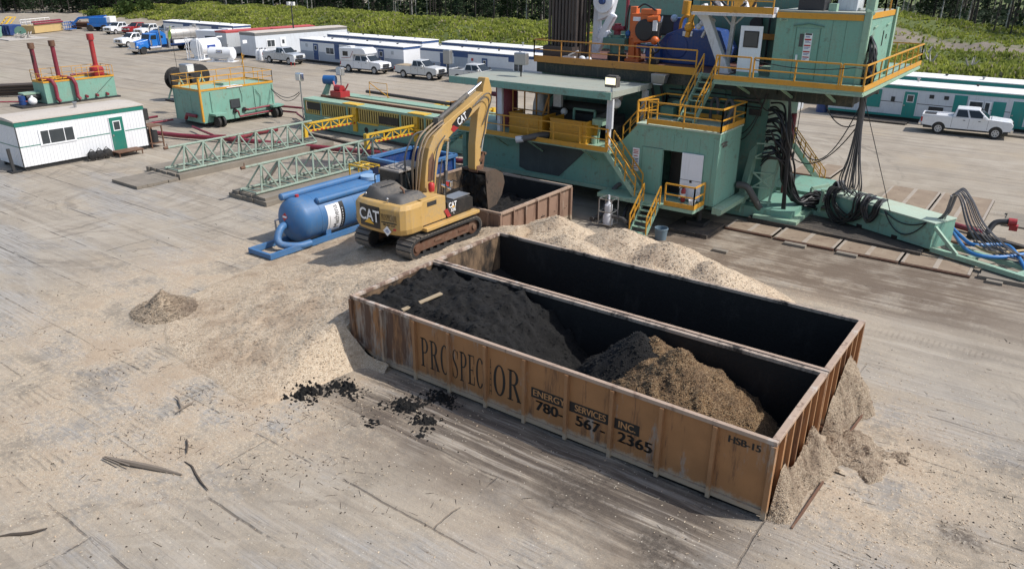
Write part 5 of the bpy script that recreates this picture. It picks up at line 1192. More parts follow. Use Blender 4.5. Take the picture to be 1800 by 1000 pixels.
for i,(x,y) in enumerate(((-88.9,52.0),(-88.3,52.1),(-88.6,52.6),(-88.0,52.7))):
    t=thing('gas_cylinder','one of the upright white gas cylinders clustered by the corner of the office building','gas cylinder',(x,y,0),0,'white gas cylinders by the office building')
    m=MB(); m.lathe([(.26,0),(.28,.1),(.28,1.25),(.16,1.45),(.0001,1.48)],(x,y,0.05),'z',14); m.build('body','white',t); m=MB(); m.cyl((x,y,1.48),(x,y,1.7),.13,seg=10); m.build('collar','steel',t)
# road sign boards
t=thing('notice_board','small white board on red legs by the silver extended cab pickup','sign',(-80.2,50.9,0)); m=MB(); m.box((-80.6,50.85,.5),(-79.7,50.9,1.2)); m.build('board','sign',t); m=MB(); m.bar((-80.5,50.9,0),(-80.5,50.9,.5),.05); m.bar((-79.8,50.9,0),(-79.8,50.9,.5),.05); m.build('legs','inkred',t)
# lamp mast behind the office
t=thing('light_mast','tall dark mast with twin white floodlights behind the office building','light mast',(-92.6,61.5,0)); m=MB(); m.cyl((-92.6,61.5,0),(-92.6,61.5,7.0),.11,.09,seg=8); m.build('pole','dark',t)
for s in (-.5,.5): m=MB(); m.box((-92.6+s*1.0-.28,61.3,6.75),(-92.6+s*1.0+.28,61.6,7.25)); m.build('floodlight','lens',t)
m=MB(); m.bar((-93.2,61.5,6.9),(-92.0,61.5,6.9),.07); m.build('cross_arm','dark',t)
# =============== far left yard ===============
t=thing('boom_lift','blue articulated boom lift with white counterweight far left of the pickups','boom lift',(-156.5,65.2,0),R(36)); t.scale=(1.25,1.25,1.25); B=lambda m,n,mm,**k:m.build(n,mm,t,local=True,**k)
m=MB(); m.box((-1.5,-1.1,.7),(1.5,1.1,1.2)); B(m,'chassis','bluetruck')
m=MB(); m.box((-1.2,-1.1,1.2),(1.6,1.1,2.1)); B(m,'turret','bluetruck',bevel=.06); m=MB(); m.box((1.2,-1.0,1.3),(2.2,1.0,2.2)); B(m,'counterweight','white',bevel=.08)
m=MB(); m.bar((1.0,.3,2.2),(-3.4,.3,1.9),.3,.35); m.bar((-3.4,.3,1.9),(-4.6,.3,.9),.25,.3); B(m,'boom','bluetruck')
m=MB(); rail_mb(m,[(-5.6,-.8,.3),(-4.6,-.8,.3),(-4.6,1.2,.3),(-5.6,1.2,.3),(-5.6,-.8,.3)],1.0,.7,.03); m.box((-5.6,-.8,.2),(-4.6,1.2,.3)); B(m,'basket','bluetruck')
for x in (-1.1,1.1):
    for s in (-1,1): m=MB(); m.lathe([(.0001,-.2),(.5,-.2),(.5,.2),(.0001,.2)],(x,s*1.15,.5),'y',16); B(m,'wheel','rubber')
t=thing('pipe_rack','brown steel rack loaded with rusty tubes by the trees','pipe rack',(-163.5,65.5,0),R(20)); t.scale=(.8,.8,.85); m=MB()
for i in range(5):
    for j in range(3): m.cyl((-3,-1.0+.5*i+.25*(j%2),.6+.42*j),(3,-1.0+.5*i+.25*(j%2),.6+.42*j),.21,seg=10)
m.build('tubes','rusty',t,local=True); m=MB()
for x in (-3,2.2): m.box((x,-1.5,0),(x+.2,1.8,.4)); m.bar((x+.1,-1.4,.4),(x+.1,-1.4,1.9),.15); m.bar((x+.1,1.7,.4),(x+.1,1.7,1.9),.15)
m.build('rack','pipe',t,local=True)
t=thing('steel_bin','low tan steel bin with maroon rails at the far left edge of the yard','bin',(-161.4,56.4,0),R(119)); t.scale=(.62,.9,1.0); m=MB(); m.box((-6.5,-1.5,.1),(6.5,1.5,1.5)); m.build('wall','tanbin',t,local=True,bevel=.03)
m=MB(); m.tube([(-6.5,-1.6,1.75),(6.5,-1.6,1.75)],.18,8); m.tube([(-6.5,-1.2,2.1),(6.5,-1.2,2.1)],.15,8); m.build('pipes','maroon',t,local=True)
m=MB(); rail_mb(m,[(-6.5,1.4,1.5),(6.5,1.4,1.5)],1.0,2.2,.05); rail_mb(m,[(-6.3,-1.0,1.5),(-6.3,1.2,1.5)],.8,1,.05); m.build('railing','sign',t,local=True)
t=thing('cable_reel','green cable reel lying among scrap far left','reel',(-153.2,48.9,0),R(70)); t.scale=(.8,.8,.8); m=MB(); m.lathe([(1.15,-.6),(1.15,-.5),(.5,-.48),(.5,.48),(1.15,.5),(1.15,.6)],(0,0,1.15),'y',20); m.build('drum','greendk',t,local=True); m=MB(); m.cyl((0,-.7,1.15),(0,.7,1.15),.12,seg=8); m.build('hub','dark',t,local=True)
t=thing('scrap_pile','tangled grey scrap on a flat mat beside the green cable reel','scrap',(-149.5,47.6,0)); r=random.Random(2); m=MB()
for k in range(40): a=Vector((-150+r.gauss(0,.9),47.8+r.gauss(0,.9),r.uniform(.1,.6))); m.bar(a,a+Vector((r.uniform(-1,1),r.uniform(-1,1),r.uniform(-.2,.5))),.12)
m.box((-152.5,44.0,.0),(-146.5,50.6,.12)); m.build('scrap','deadwood',t)
for i,(x,y,c,l) in enumerate(((-158.2,49.4,'bluedk','dark blue skip bin beside the green cable reel at far left'),(-155.5,45.0,'green','green steel tank cut off by the left edge beside the blue skip'),(-101.5,22.2,'jade','bright green bin cut off by the left edge, left of the stacks'))):
    t=thing('skip_bin',l,'bin',(x,y,0),R(10)); m=MB(); m.frustum([(-1.2,-1,.1),(1.2,-1,.1),(1.2,1,.1),(-1.2,1,.1)],[(-1.5,-1.2,1.9),(1.5,-1.2,1.9),(1.5,1.2,1.9),(-1.5,1.2,1.9)]); m.build('body',c,t,local=True,bevel=.04)
    m=MB()
    for x_ in (-.9,0,.9): m.box((x_-.06,-1.32,.3),(x_+.06,-1.12,1.8)); m.box((x_-.06,1.12,.3),(x_+.06,1.32,1.8))
    m.build('rib',c,t,local=True)
t=thing('stair_frame','yellow stair frame beside the green tank at the far left edge','stairs',(-168.6,52.8,0)); m=MB()
for y in (-.6,.6): m.bar((-2.2,y,0),(1.2,y,2.6),.16); m.bar((-1.2,y,0),(2.2,y,2.6),.12); m.bar((1.2,y,2.6),(2.2,y,2.6),.12)
for k in range(6): m.bar((-2+.55*k,-.6,.25+.42*k),(-2+.55*k,.6,.25+.42*k),.2,.06)
t.rotation_euler.z=R(110); m.build('frame','yellow2',t,local=True)
# flag whip by the reels
t=thing('flag_whip','thin whip pole with a lime yellow flag beside the black hose reels','flag',(-72.6,30.2,0)); m=MB(); m.cyl((-72.6,30.2,0),(-72.9,30.2,6.4),.03,.02,seg=6); m.build('pole','dark',t)
m=MB(); vs=[];fs=[]
for i in range(5):
    for j in range(2): vs.append((-72.88-.1*i-.02,30.2+.10*math.sin(i*1.3)+.02,6.4-.22*i-.0-.75*j))
for i in range(4): fs.append((2*i,2*i+2,2*i+3,2*i+1))
m.add(vs,fs); f=m.build('flag','lime',t); sm=f.modifiers.new('Solid','SOLIDIFY'); sm.thickness=.01
# hose reels
for i,(x,y) in enumerate(((-66.6,26.4),(-67.5,29.2))):
    t=thing('hose_reel',['black hose reel on a green stand behind the green tank shack, left one','black hose reel behind the green tank shack, beside the silver floodlight'][i],'reel',(x,y,0)); m=MB(); m.lathe([(.5,-.45),(1.05,-.42),(1.1,-.36),(.6,-.30),(.6,.30),(1.1,.36),(1.05,.42),(.5,.45)],(x,y,2.0),'x',22); m.build('drum','black',t); m=MB(); 
    for s in (-1,1): m.bar((x+s*.5,y-.9,.15),(x+s*.5,y,2.0),.12); m.bar((x+s*.5,y+.9,.15),(x+s*.5,y,2.0),.12)
    m.cyl((x-.55,y,2),(x+.55,y,2),.09,seg=8); m.build('stand','greenlt',t); m=MB(); m.box((x-.8,y-1.1,0),(x+.8,y+1.1,.15)); m.build('base','dark',t)
# =============== green tank shack with wheels (right one) ===============
def shack():
    u0,u1,v0,v1,z0,z1=-56.1,-52.3,19.65,26.6,.38,2.85
    t=thing('tank_shack','green steel tank shack with yellow roof railing, castor wheels and a small window','tank',((u0+u1)/2,(v0+v1)/2,0))
    m=MB(); m.box((u0,v0,z0),(u1,v1,z1)); m.build('wall','green',t)
    m=MB()
    for v in (v0+.9,v0+5.0,v1-.12): m.box((u1,v-.06,z0),(u1+.06,v+.06,z1-.1))
    m.box((u1,v0,z0),(u1+.05,v0+.12,z1)); m.box((u0,v0-.03,z0),(u0+.1,v0,z1)); m.build('rib','green',t)
    m=MB(); m.box((u0+.05,v0+.05,z1),(u1-.05,v1-.05,z1+.03)); rf=m.build('roof','greenlt',t)
    m=MB(); toe_mb(m,[(u0,v0,z1+.0),(u1,v0,z1+.0),(u1,v1,z1+.0),(u0,v1,z1+.0),(u0,v0,z1+.0)],.16,.05); m.build('toe_board','yellow',t)
    m=MB(); rail_mb(m,[(u1,v0,z1),(u1,v1,z1),(u0,v1,z1),(u0,v0,z1),(u1,v0,z1)],1.05,1.3,.024); m.build('railing','yellow',t)
    m=MB(); m.bar((u1+.05,v0-.05,.5),(u1+.05,v0-.05,z1+1.0),.14); m.build('corner_post','yellow',t)
    m=MB(); m.box((u1+.01,v0+2.55,1.2),(u1+.05,v0+3.5,1.95)); w=m.build('window','black',t,bevel=.02); m=MB(); m.box((u1+.051,v0+2.62,1.27),(u1+.056,v0+3.43,1.88)); m.build('pane','glassw',w)
    m=MB(); m.box((u1-.9,v0+2.4,z1+.04),(u1+.08,v0+3.9,z1+.10)); m.build('hatch','white',rf)
    m=MB(); m.box((u0+1.2,v0+3.0,z1+.04),(u0+2.6,v0+4.0,z1+.25)); m.build('hatch','greenlt',rf)
    for v in (v0+1.1,v1-.3):
        m=MB(); m.box((u1,v-.55,.95),(u1+.9,v+.55,1.1)); m.prism([(u1,.5),(u1+.8,.95),(u1,.95)],'y',v-.1,v+.1); b=m.build('wheel_bracket','green',t)
        for s in (-.22,.22): m=MB(); m.lathe([(.0001,-.10),(.42,-.10),(.42,.10),(.0001,.10)],(u1+.55,v+s,.43),'y',16); m.build('wheel','rubber',b)
    m=MB(); m.tube([(u1+.1,v0+3.0,1.0),(u1+.35,v0+3.0,1.0),(u1+.35,v0+3.1,.55),(u1+.35,v1-.2,.6)],.08,8); m.build('pipe','maroon',t)
    m=MB(); m.tube([(u1+.1,v0+3.9,1.0),(u1+.35,v0+4.0,1.0),(u1+.35,v1-.4,1.05)],.08,8); m.build('pipe','maroon',t)
    for vv in (v0+2.9,v0+3.8): m=MB(); m.cyl((u1,vv,1.0),(u1+.12,vv,1.0),.19,seg=12); m.build('port','black',t)
    m=MB(); m.tube([(u1+.03,v0+3.6,z1),(u1+.04,v0+3.75,2.1),(u1+.04,v0+3.7,1.6)],.015,5); m.tube([(u1+.07,v0+5.05,2.5),(u1+.07,v0+5.5,1.9),(u1+.07,v0+5.4,1.1)],.02,5); m.build('cable','hose',t)
    m=MB(); m.tube([(u1-.7,v0-.15,.9),(u1-1.6,v0-.4,1.0),(u1-2.0,v0-.3,.6)],.14,8); m.build('valve','maroon',t)
    m=MB(); m.box((u0+.3,v0-.02,.6),(u0+2.4,v0-.001,2.5)); m.build('door','green',t)
    m=MB(); m.box((u0+.3,v0+.5,.05),(u1-.3,v0+.9,z0)); m.box((u0+.3,v1-.9,.05),(u1-.3,v1-.5,z0)); m.build('skid','dark',t)
    # mast aerial on the roof
    m=MB(); m.bar((u0+.1,v1-.1,z1),(u0+.1,v1-.1,z1+2.2),.06); m.bar((u0-.2,v1-.1,z1+1.7),(u0+.5,v1-.1,z1+1.7),.05); m.bar((u0-.15,v1-.1,z1+1.2),(u0+.4,v1-.1,z1+2.1),.04); m.build('mast','yellow',t)
shack()
t=thing('floodlight','silver floodlight on a pole behind the railing of the green tank shack','floodlight',(-59.0,22.9,0)); m=MB(); m.cyl((-59,22.9,0),(-59,22.9,3.6),.06,seg=8); m.build('pole','steel',t); m=MB(); m.box((-59.5,22.5,3.5),(-58.4,23.3,4.25)); m.build('housing','steel',t,bevel=.08); m=MB(); m.box((-58.39,22.6,3.6),(-58.36,23.2,4.15)); m.build('lens','lens',t)
# =============== left green tank with red stacks ===============
def stacks():
    u0,u1,v0,v1,z0,z1=-75.6,-73.4,17.2,23.8,.15,1.98
    t=thing('tank_shack','green steel tank with three red exhaust stacks behind the left trailer','tank',((u0+u1)/2,(v0+v1)/2,0))
    m=MB(); m.box((u0,v0,z0),(u1,v1,z1)); m.build('wall','green',t)
    m=MB(); toe_mb(m,[(u1,v0,z1),(u1,v1,z1),(u0,v1,z1),(u0,v0,z1),(u1,v0,z1)],.16,.05); m.build('toe_board','yellow',t)
    m=MB(); rail_mb(m,[(u0,v0,z1),(u0,v1,z1)],1.05,1.0,.022); rail_mb(m,[(u1,v1,z1),(u0,v1,z1)],1.05,1.2,.022); rail_mb(m,[(u1-.2,v1-3.4,z1),(u1-.2,v1-.2,z1)],1.05,1.0,.022); rail_mb(m,[(u0,v0,z1),(u1,v0,z1)],.8,.9,.022); m.build('railing','yellow',t)
    m=MB()
    for v in (v0+.6,v0+1.2,v0+1.9,v0+2.6): m.bar((u0,v,z1+.3),(u1,v,z1+.3),.1)
    m.bar((u1-.2,v0,z1+.3),(u1-.2,v0+2.8,z1+.3),.1); m.bar((u0+1,v0,z1+.35),(u0+1,v0+2.8,z1+.35),.1); m.build('yellow_frame','yellow',t)
    for v,top,mt in ((v0+.25,5.1,'sootred'),(v0+2.1,5.2,'maroon')):
        m=MB(); m.cyl((u0+.8,v,z1),(u0+.8,v,top),.19,seg=14); s_=m.build('stack',mt,t); m=MB(); m.cyl((u0+.8,v,top-.15),(u0+.8,v,top+.35),.28,seg=14); m.build('cap','rusty',s_)
        m=MB(); m.tube([(u0+.8,v+.05,z1+.25),(u1-.3,v+.25,z1+.25),(u1+.15,v+.5,z1+.2),(u1+.35,v+.6,z1-.3),(u1+.3,v+.6,.55),(u1+.45,v+.75,.25)],.17,10); m.build('exhaust_pipe','maroon',t)
    m=MB(); m.lathe([(.62,z1+.02),(.66,z1+.5),(.6,z1+.85),(.3,z1+1.05),(.22,z1+1.1)],(u0+1.1,v1-1.0,0),'z',20); b=m.build('silencer','red',t); m=MB(); m.cyl((u0+1.1,v1-1.0,z1+1.1),(u0+1.1,v1-1.0,5.5),.22,seg=14); m.build('stack','red',b); m=MB(); m.cyl((u0+1.1,v1-1.0,5.4),(u0+1.1,v1-1.0,5.95),.32,seg=14); m.build('cap','red',b)
    m=MB(); m.tube([(u1-.5,v0+2.8,z1+.45),(u1-.5,v1-1.6,z1+.5)],.10,8); m.build('manifold','maroon',t)
    for k in range(3): v=v0+3.6+1.0*k; m=MB(); m.cyl((u1,v,.45),(u1+.3,v,.4),.13,seg=10); m.build('outlet','maroon',t)
    m=MB(); m.tube([(u1+.02,v1-.1,z1),(u1+.05,v0+4.6,.5)],.015,5); m.build('cable','hose',t)
    m=MB(); m.box((u0+.2,v0-1.5,1.0),(u1-.9,v0-.05,1.15)); m.box((u0+.4,v0-1.3,.5),(u1-1.1,v0-.1,1.0)); m.build('motor_platform','greenlt',t); m=MB(); m.cyl((u0+1,v0-1.3,.75),(u0+1,v0-.1,.75),.35,seg=12); m.build('motor','dark',t)
    m=MB(); m.box((u0-.1,v0-2.3,.02),(u1+.3,v1+.2,.14)); m.build('skid','dark',t)
    m=MB(); m.tube([(u1-1,v0-.5,.35),(u1-1,v0-1.6,.45),(u1-3,v0-4,.5),(u1-6,v0-10,.6)],.07,8); m.build('pipe','maroon',t)
stacks()
t=thing('drum','blue drum standing at the near end of the green tank with stacks','drum',(-74.6,15.6,0)); m=MB(); m.cyl((-74.6,15.6,.15),(-74.6,15.6,.95),.3,seg=14); m.build('body','bluedk',t); m=MB(); m.lathe([(.31,0),(.33,.02),(.31,.04)],(-74.6,15.6,.5),'z',14); m.build('hoop','bluedk',t)
t=thing('chemical_sack','white sack slumped beside the blue drum','sack',(-73.7,16.1,0)); m=MB(); m.ball((-73.7,16.1,.5),.38,10,.36); m.build('bag','sign',t); m=MB(); m.ball((-73.7,16.1,.88),.12,8); m.build('neck','sign',t)
for k in range(4):
    m=MB(); m.cyl((-84+.25*k,13.5,.25+.3*k),(-80+.25*k,20.5,.25+.3*k),.18,seg=8); tag(m.build('casing_pipe','pipe'),'one of the stacked dark casing pipes left of the red stacks','pipe','dark casing pipes stacked left of the red stacks')
t=thing('pipe_table','thin legged steel table at the left edge behind the left trailer','table',(-84,10.5,0)); m=MB(); m.box((-86,8.8,1.5),(-82.5,12.4,1.62)); m.build('top','pipe',t)
for x in (-85.8,-82.7):
    for y in (9,12.2): m=MB(); m.bar((x,y,0),(x,y,1.5),.08); m.build('leg','rusty',t)
pipe('thin red pipe running left from the green tank shack to the left trailer',[(-57,18.5,.6),(-57.5,17.8,.5),(-56,14.6,.45)],.09)
pipe('lower thin red pipe beside the one reaching the left trailer',[(-56,19.2,.35),(-56.2,17.4,.3),(-55,14.2,.3)],.08)
pipe('thin red pipe between the tank shack and the yellow barred skid',[(-52.0,26.6,.9),(-49.5,27.2,.9),(-47.2,26.2,.9)],.09)
pipe('lower thin red pipe between the tank shack and the yellow barred skid',[(-52.0,26.6,.5),(-50,27.0,.5),(-49.4,26.6,.5),(-47.2,25.6,.4)],.08)
# =============== catwalk with yellow bars ===============
def catwalk():
    u0,u1,v0,v1=-46.2,-29.0,24.8,28.8
    t=thing('pipe_skid','long green pipe skid with vertical yellow bars and a flat green top','skid',((u0+u1)/2,(v0+v1)/2,0))
    m=MB(); m.box((u0,v0,.15),(u1,v0+.25,1.15)); m.box((u0,v0-.08,1.02),(u1,v0,1.15)); m.box((u0,v0-.06,.15),(u1,v0,.25)); m.box((u0,v1-.25,.15),(u1,v1,1.15)); k=m.build('beam','green',t)
    for i in range(4): u=u0+7.0+ i*1.05; m=MB(); m.cyl((u,v0-.01,.62),(u,v0-.004,.62),.22,seg=16); m.build('hole','ink',k)
    m=MB(); m.box((u0+.1,v0+.35,1.15),(u1-.1,v1-.3,2.2)); m.build('core','dark',t)
    m=MB(); m.box((u0,v0-.05,2.2),(u1,v0+1.1,2.36)); m.box((u0,v1-1.1,2.2),(u1,v1+.05,2.36)); tp=m.build('top_plate','greenlt',t)
    m=MB(); m.box((u0,v0+1.1,2.16),(u1,v1-1.1,2.26)); m.build('trough','board',t)
    m=MB(); m.cyl((u0+.2,(v0+v1)/2-.3,2.35),(u1,(v0+v1)/2-.3,2.35),.09,seg=8); m.build('trough_pipe','rusty',t)
    for ua,ub in ((u0+.15,u0+1.9),(u0+2.1,u0+4.9),(u0+5.1,u0+5.7),(u0+6.3,u0+10.5),(u0+10.7,u0+12.9),(u0+13.1,u1-.1)):
        m=MB(); m.box((ua,v0+.03,1.16),(ub,v0+.08,1.24)); m.box((ua,v0+.03,2.1),(ub,v0+.08,2.19)); k_=int((ub-ua)/.235)
        for i in range(k_+1): u=ua+(ub-ua)*i/k_; m.box((u-.055,v0+.02,1.15),(u+.055,v0+.09,2.2))
        m.build('bar_panel','yellowgreen',t)
    for u in (u0+.05,u0+2.0,u0+5.0,u0+10.6,u0+13): m=MB(); m.box((u-.08,v0-.02,.3),(u+.08,v0+.12,2.2)); m.build('post','green',t)
    for ua,ub in ((u0+.4,u0+2.0),(u0+8.4,u0+10.4)): m=MB(); m.box((ua,v0-.03,1.3 if ua>u0+5 else 1.55),(ub,v0+.015,1.85 if ua>u0+5 else 2.1)); m.build('cover_panel','black',t)
    for ua in (u0+3.0,): m=MB(); m.box((ua,v0-.6,1.1),(ua+1.5,v0-.09,1.2)); m.build('shelf','greenlt',t)
    for ua in (u0+4.6,u0+11.4): m=MB(); m.box((ua,v0-.06,2.37),(ua+1.6,v0+.75,2.42)); m.build('plate','yellow2',t)
    m=MB(); m.box((u0+6.3,v0-.14,1.1),(u0+8.4,v0-.02,1.2)); m.box((u0+11.0,v0-.3,1.25),(u0+12.8,v0-.02,1.35)); m.build('plate','yellow2',t)
    # hinged yellow lattice arms
    for ua in (u0+5.9,u0+12.2):
        for side in (-1,):
            a=Vector((ua,v0-.05,1.62));b=Vector((ua-.3,v0-4.6,1.62)); Zz=Vector((0,0,.55))
            m=MB(); m.bar(a,b,.16,.12); m.bar(a-Zz,b-Zz,.16,.12)
            for j in range(6):
                p=a.lerp(b,j/6);q=a.lerp(b,(j+1)/6); m.bar(p,p-Zz,.08); m.bar(p if j%2 else p-Zz,q-Zz if j%2 else q,.07)
            m.bar(b,b-Zz,.12); m.box(b+Vector((-.14,-.15,-.95)),b+Vector((.14,.12,.06))); m.box(a+Vector((-.2,-.1,-1.2)),a+Vector((.2,.2,.6))); r_=m.build('arm','yellow2',t)
            m=MB()
            for j in range(12): p=a.lerp(b,(j+.15)/12)-Zz; q=a.lerp(b,(j+.6)/12)-Zz; m.bar(p+Vector((.085,0,0)),q+Vector((.085,0,0)),.01,.10)
            m.build('stripe','inkred',r_)
    for ua in (u0+8.5,u0+13.2):
        a=Vector((ua,v1+.1,1.9));b=Vector((ua+.2,v1+3.4,1.9)); Zz=Vector((0,0,.5)); m=MB(); m.bar(a,b,.16,.12); m.bar(a-Zz,b-Zz,.16,.12)
        for j in range(5): p=a.lerp(b,j/5);q=a.lerp(b,(j+1)/5); m.bar(p,p-Zz,.08); m.bar(p,q-Zz,.07)
        m.box(b+Vector((-.14,-.15,-1.2)),b+Vector((.14,.15,.1))); m.build('arm','yellow2',t)
    # gear at the left end
    m=MB(); m.bar((u0-.4,v0+1.6,1.0),(u0+.4,v0+2.4,3.2),.4); m.bar((u0+.2,v0+1.6,1.0),(u0+.4,v0+2.4,3.2),.25); m.build('motor_mast','green',t)
    m=MB(); m.cyl((u0+.1,v0+2.2,3.55),(u0+1.0,v0+2.6,3.55),.36,seg=16); m.build('motor','bluepaint',t)
    m=MB(); m.box((u0+1.4,v0+1.6,2.4),(u0+2.6,v0+2.6,2.85)); m.bar((u0+1.6,v0+2,2.8),(u0+1.2,v0+2.2,3.5),.12); m.bar((u0+2.4,v0+2.2,2.8),(u0+2.7,v0+2.4,3.4),.1); m.cyl((u0+1.6,v0+2.1,3.0),(u0+2.3,v0+2.1,3.0),.3,seg=12); m.build('winch','red',t)
    m=MB(); rail_mb(m,[(u0+3.4,v1,2.36),(u0+5.4,v1,2.36)],1.1,2.1,.02); m.bar((u0+3.4,v1,3.4),(u0+5.6,v1,2.4),.05); m.build('railing','yellow',t)
catwalk()
m=MB(); m.cyl((-44.0,29.6,2.5),(-33.2,29.0,2.5),.13,seg=10); tag(m.build('drill_pipe','pipe'),'single long dark pipe lying along the far side of the yellow barred skid','pipe')
for i,(x,y,h_,d) in enumerate(((-47.4,25.6,3.5,(1,-.6)),(-45.0,27.8,3.9,(-.2,-1)))):
    t=thing('floodlight',['silver floodlight left of the blue motor on the yellow barred skid','grey square floodlight right of the blue motor on the yellow barred skid'][i],'floodlight',(x,y,0)); m=MB(); m.cyl((x,y,.1),(x,y,h_),.05,seg=8); m.build('pole','steel',t); m=MB(); m.box((x-.32,y-.2,h_),(x+.32,y+.2,h_+.62)); m.build('housing','chrome' if i==0 else 'steel',t,bevel=.06); m=MB(); m.box((x-.26,y-.23,h_+.06),(x+.26,y-.201,h_+.55)); m.build('lens','lens',t)
m=MB(); m.tube(catenary((-52.2,26.3,2.4),(-47.6,25.6,2.6),.6),.03,6); m.tube(catenary((-52.2,26.35,2.3),(-47.6,25.65,2.5),.8),.025,6); tag(m.build('cable','hose'),'black cables sagging from the tank shack to the floodlight','cable')
M['bluedk2']=paint('drawworks_blue',(.018,.06,.22),.4,.2)
M['blackgreen']=paint('black_green',(.018,.026,.022),.6,.3)
M['decklt']=paint('deck_pale_green',(.40,.50,.40),.65,.4,dc=(.36,.34,.26))
M['black2']=plain('black_unit',(.035,.033,.036),.5)
M['rib2']=paint('mat_strap',(.34,.29,.235),.7,.5)
M['barrel']=paint('barrel_grey_blue',(.13,.19,.23),.5,.35)
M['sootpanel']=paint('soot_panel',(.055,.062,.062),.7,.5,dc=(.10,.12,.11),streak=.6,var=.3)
# =============== drilling rig ===============
ZF=7.1; VF=22.6
M['floor_rust']=paint('rig_floor_brown',(.13,.055,.042),.6,.4,dc=(.16,.12,.09),rust=.4,var=.3)
M['rustyellow']=paint('rusty_yellow',(.45,.20,.035),.55,.35,dc=(.2,.13,.08),rust=.6)
M['beamwhite']=paint('beam_white',(.62,.63,.65),.45,.22,streak=.3,var=.06)
M['panelwhite']=paint('door_white',(.78,.80,.84),.4,.08,streak=.1,var=.03)
M['lit']=None
_n=NT('lit_lamp'); _n.b.inputs['Emission Color'].default_value=(1,.93,.62,1); _n.b.inputs['Emission Strength'].default_value=1.1; M['lit']=_n.fin((.7,.68,.5),.2)
t=thing('rig_substructure','dark green rig substructure below the rig floor, behind the machinery shed','rig substructure',(-15.3,26,0))
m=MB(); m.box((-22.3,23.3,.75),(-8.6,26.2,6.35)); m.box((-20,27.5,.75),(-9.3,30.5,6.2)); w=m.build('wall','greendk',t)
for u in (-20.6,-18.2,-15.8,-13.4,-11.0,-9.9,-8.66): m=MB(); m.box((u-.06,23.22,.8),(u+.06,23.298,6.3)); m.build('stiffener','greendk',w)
m=MB(); m.box((-24.0,22.6,.12),(-6.6,26.4,.72)); m.box((-22,27.2,.12),(-6.6,30.8,.7)); m.build('base_skid','green',t)
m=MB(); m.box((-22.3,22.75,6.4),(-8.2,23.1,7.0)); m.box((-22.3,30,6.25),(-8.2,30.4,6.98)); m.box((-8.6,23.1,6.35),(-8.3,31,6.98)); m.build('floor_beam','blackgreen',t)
m=MB(); m.bar((-10.2,22.7,6.0),(-9.0,22.9,6.0),.12,.1); m.box((-9.6,23.20,5.2),(-9.0,23.295,5.5)); m.build('bracket','black',t)
# raked leg, ladder and braces at the right end
m=MB(); m.bar((-9.35,22.7,.3),(-9.05,23.6,4.3),.36,.30); m.build('raked_leg','greenlt',t)
m=MB(); 
for k in range(5): m.bar((-8.9,22.9,.9+.75*k),(-7.9,23.3,.9+.75*k),.1,.06)
m.bar((-8.0,23.1,.4),(-7.8,23.5,4.0),.10); m.bar((-8.9,22.9,1.6),(-7.9,23.2,2.4),.07); m.bar((-8.9,22.9,2.4),(-7.9,23.2,1.6),.07); m.bar((-8.9,22.9,3.2),(-7.9,23.2,3.9),.07); m.build('ladder','greenlt',t)
m=MB(); m.box((-8.4,22.2,.12),(-6.2,25.0,.42)); m.bar((-6.1,24.9,.3),(-4.9,25.1,.3),.25,.25); m.bar((-6.1,25.6,.3),(-5.0,26.2,.3),.2,.2); m.bar((-5.9,24.9,.3),(-5.8,24.9,1.5),.12); m.bar((-5.9,24.9,1.5),(-5.0,25.6,1.5),.12); m.build('outrigger','greenlt',t)
m=MB(); m.cyl((-8.2,26.2,.4),(-8.2,26.2,5.0),.14,seg=10); m.build('standpipe','maroon',t)
# ---- rig floor deck ----
t=thing('rig_floor','raised rig floor with brown deck and yellow railing','rig floor',(-16.5,26,6.98))
m=MB(); m.box((-22.4,VF,6.98),(-10.75,33.5,ZF)); m.build('deck','floor_rust',t)
m=MB(); toe_mb(m,[(-22.4,VF,ZF-.12),(-15.0,VF,ZF-.12)],.36,.05); m.build('toe_board','rustyellow',t)
m=MB(); toe_mb(m,[(-15.0,VF,ZF-.12),(-12.4,VF,ZF-.12)],.36,.05); m.build('toe_board','yellow',t)
m=MB(); rail_mb(m,[(-22.4,VF,ZF),(-15.0,VF,ZF)],1.1,2.0,.03); rail_mb(m,[(-22.4,VF,ZF),(-22.4,30,ZF)],1.1,2.4,.03); m.build('railing','rustyellow',t)
m=MB(); rail_mb(m,[(-15.0,VF,ZF),(-12.4,VF,ZF)],1.1,2.0,.035); m.build('railing','yellow',t)
m=MB(); m.box((-12.4,VF-.02,6.86),(-10.75,VF+.25,ZF+.003)); m.build('edge_beam','greenlt',t)
# setback box behind the pipes and loose gear
t=thing('mud_box','dark steel mud box at the foot of the standing drill pipe','box',(-21.6,24,ZF)); m=MB(); m.box((-22.2,23.2,ZF),(-20.2,23.25,ZF+.75)); m.box((-22.2,23.25,ZF),(-22.15,25.4,ZF+.75)); m.box((-20.25,23.25,ZF),(-20.2,25.4,ZF+.75)); m.build('wall','pipe',t); m=MB(); m.box((-22.15,23.25,ZF+.01),(-20.25,25.4,ZF+.05)); m.build('floor','dark',t)
g_=0
for i in range(9):
    for j in range(4):
        u=-22.05+.225*i+.05*(j%2); v=23.55+.42*j; m=MB(); top=21+rnd.uniform(-.3,.3)
        m.tube([(u,v,ZF+.06),(u+.02,v+.05,ZF+.9),(u+.04,v+.1,top)],.085,7)
        tag(m.build('drill_pipe','pipe'),'one of the dark drill pipes racked upright on the rig floor','drill pipe','drill pipes racked upright on the rig floor')
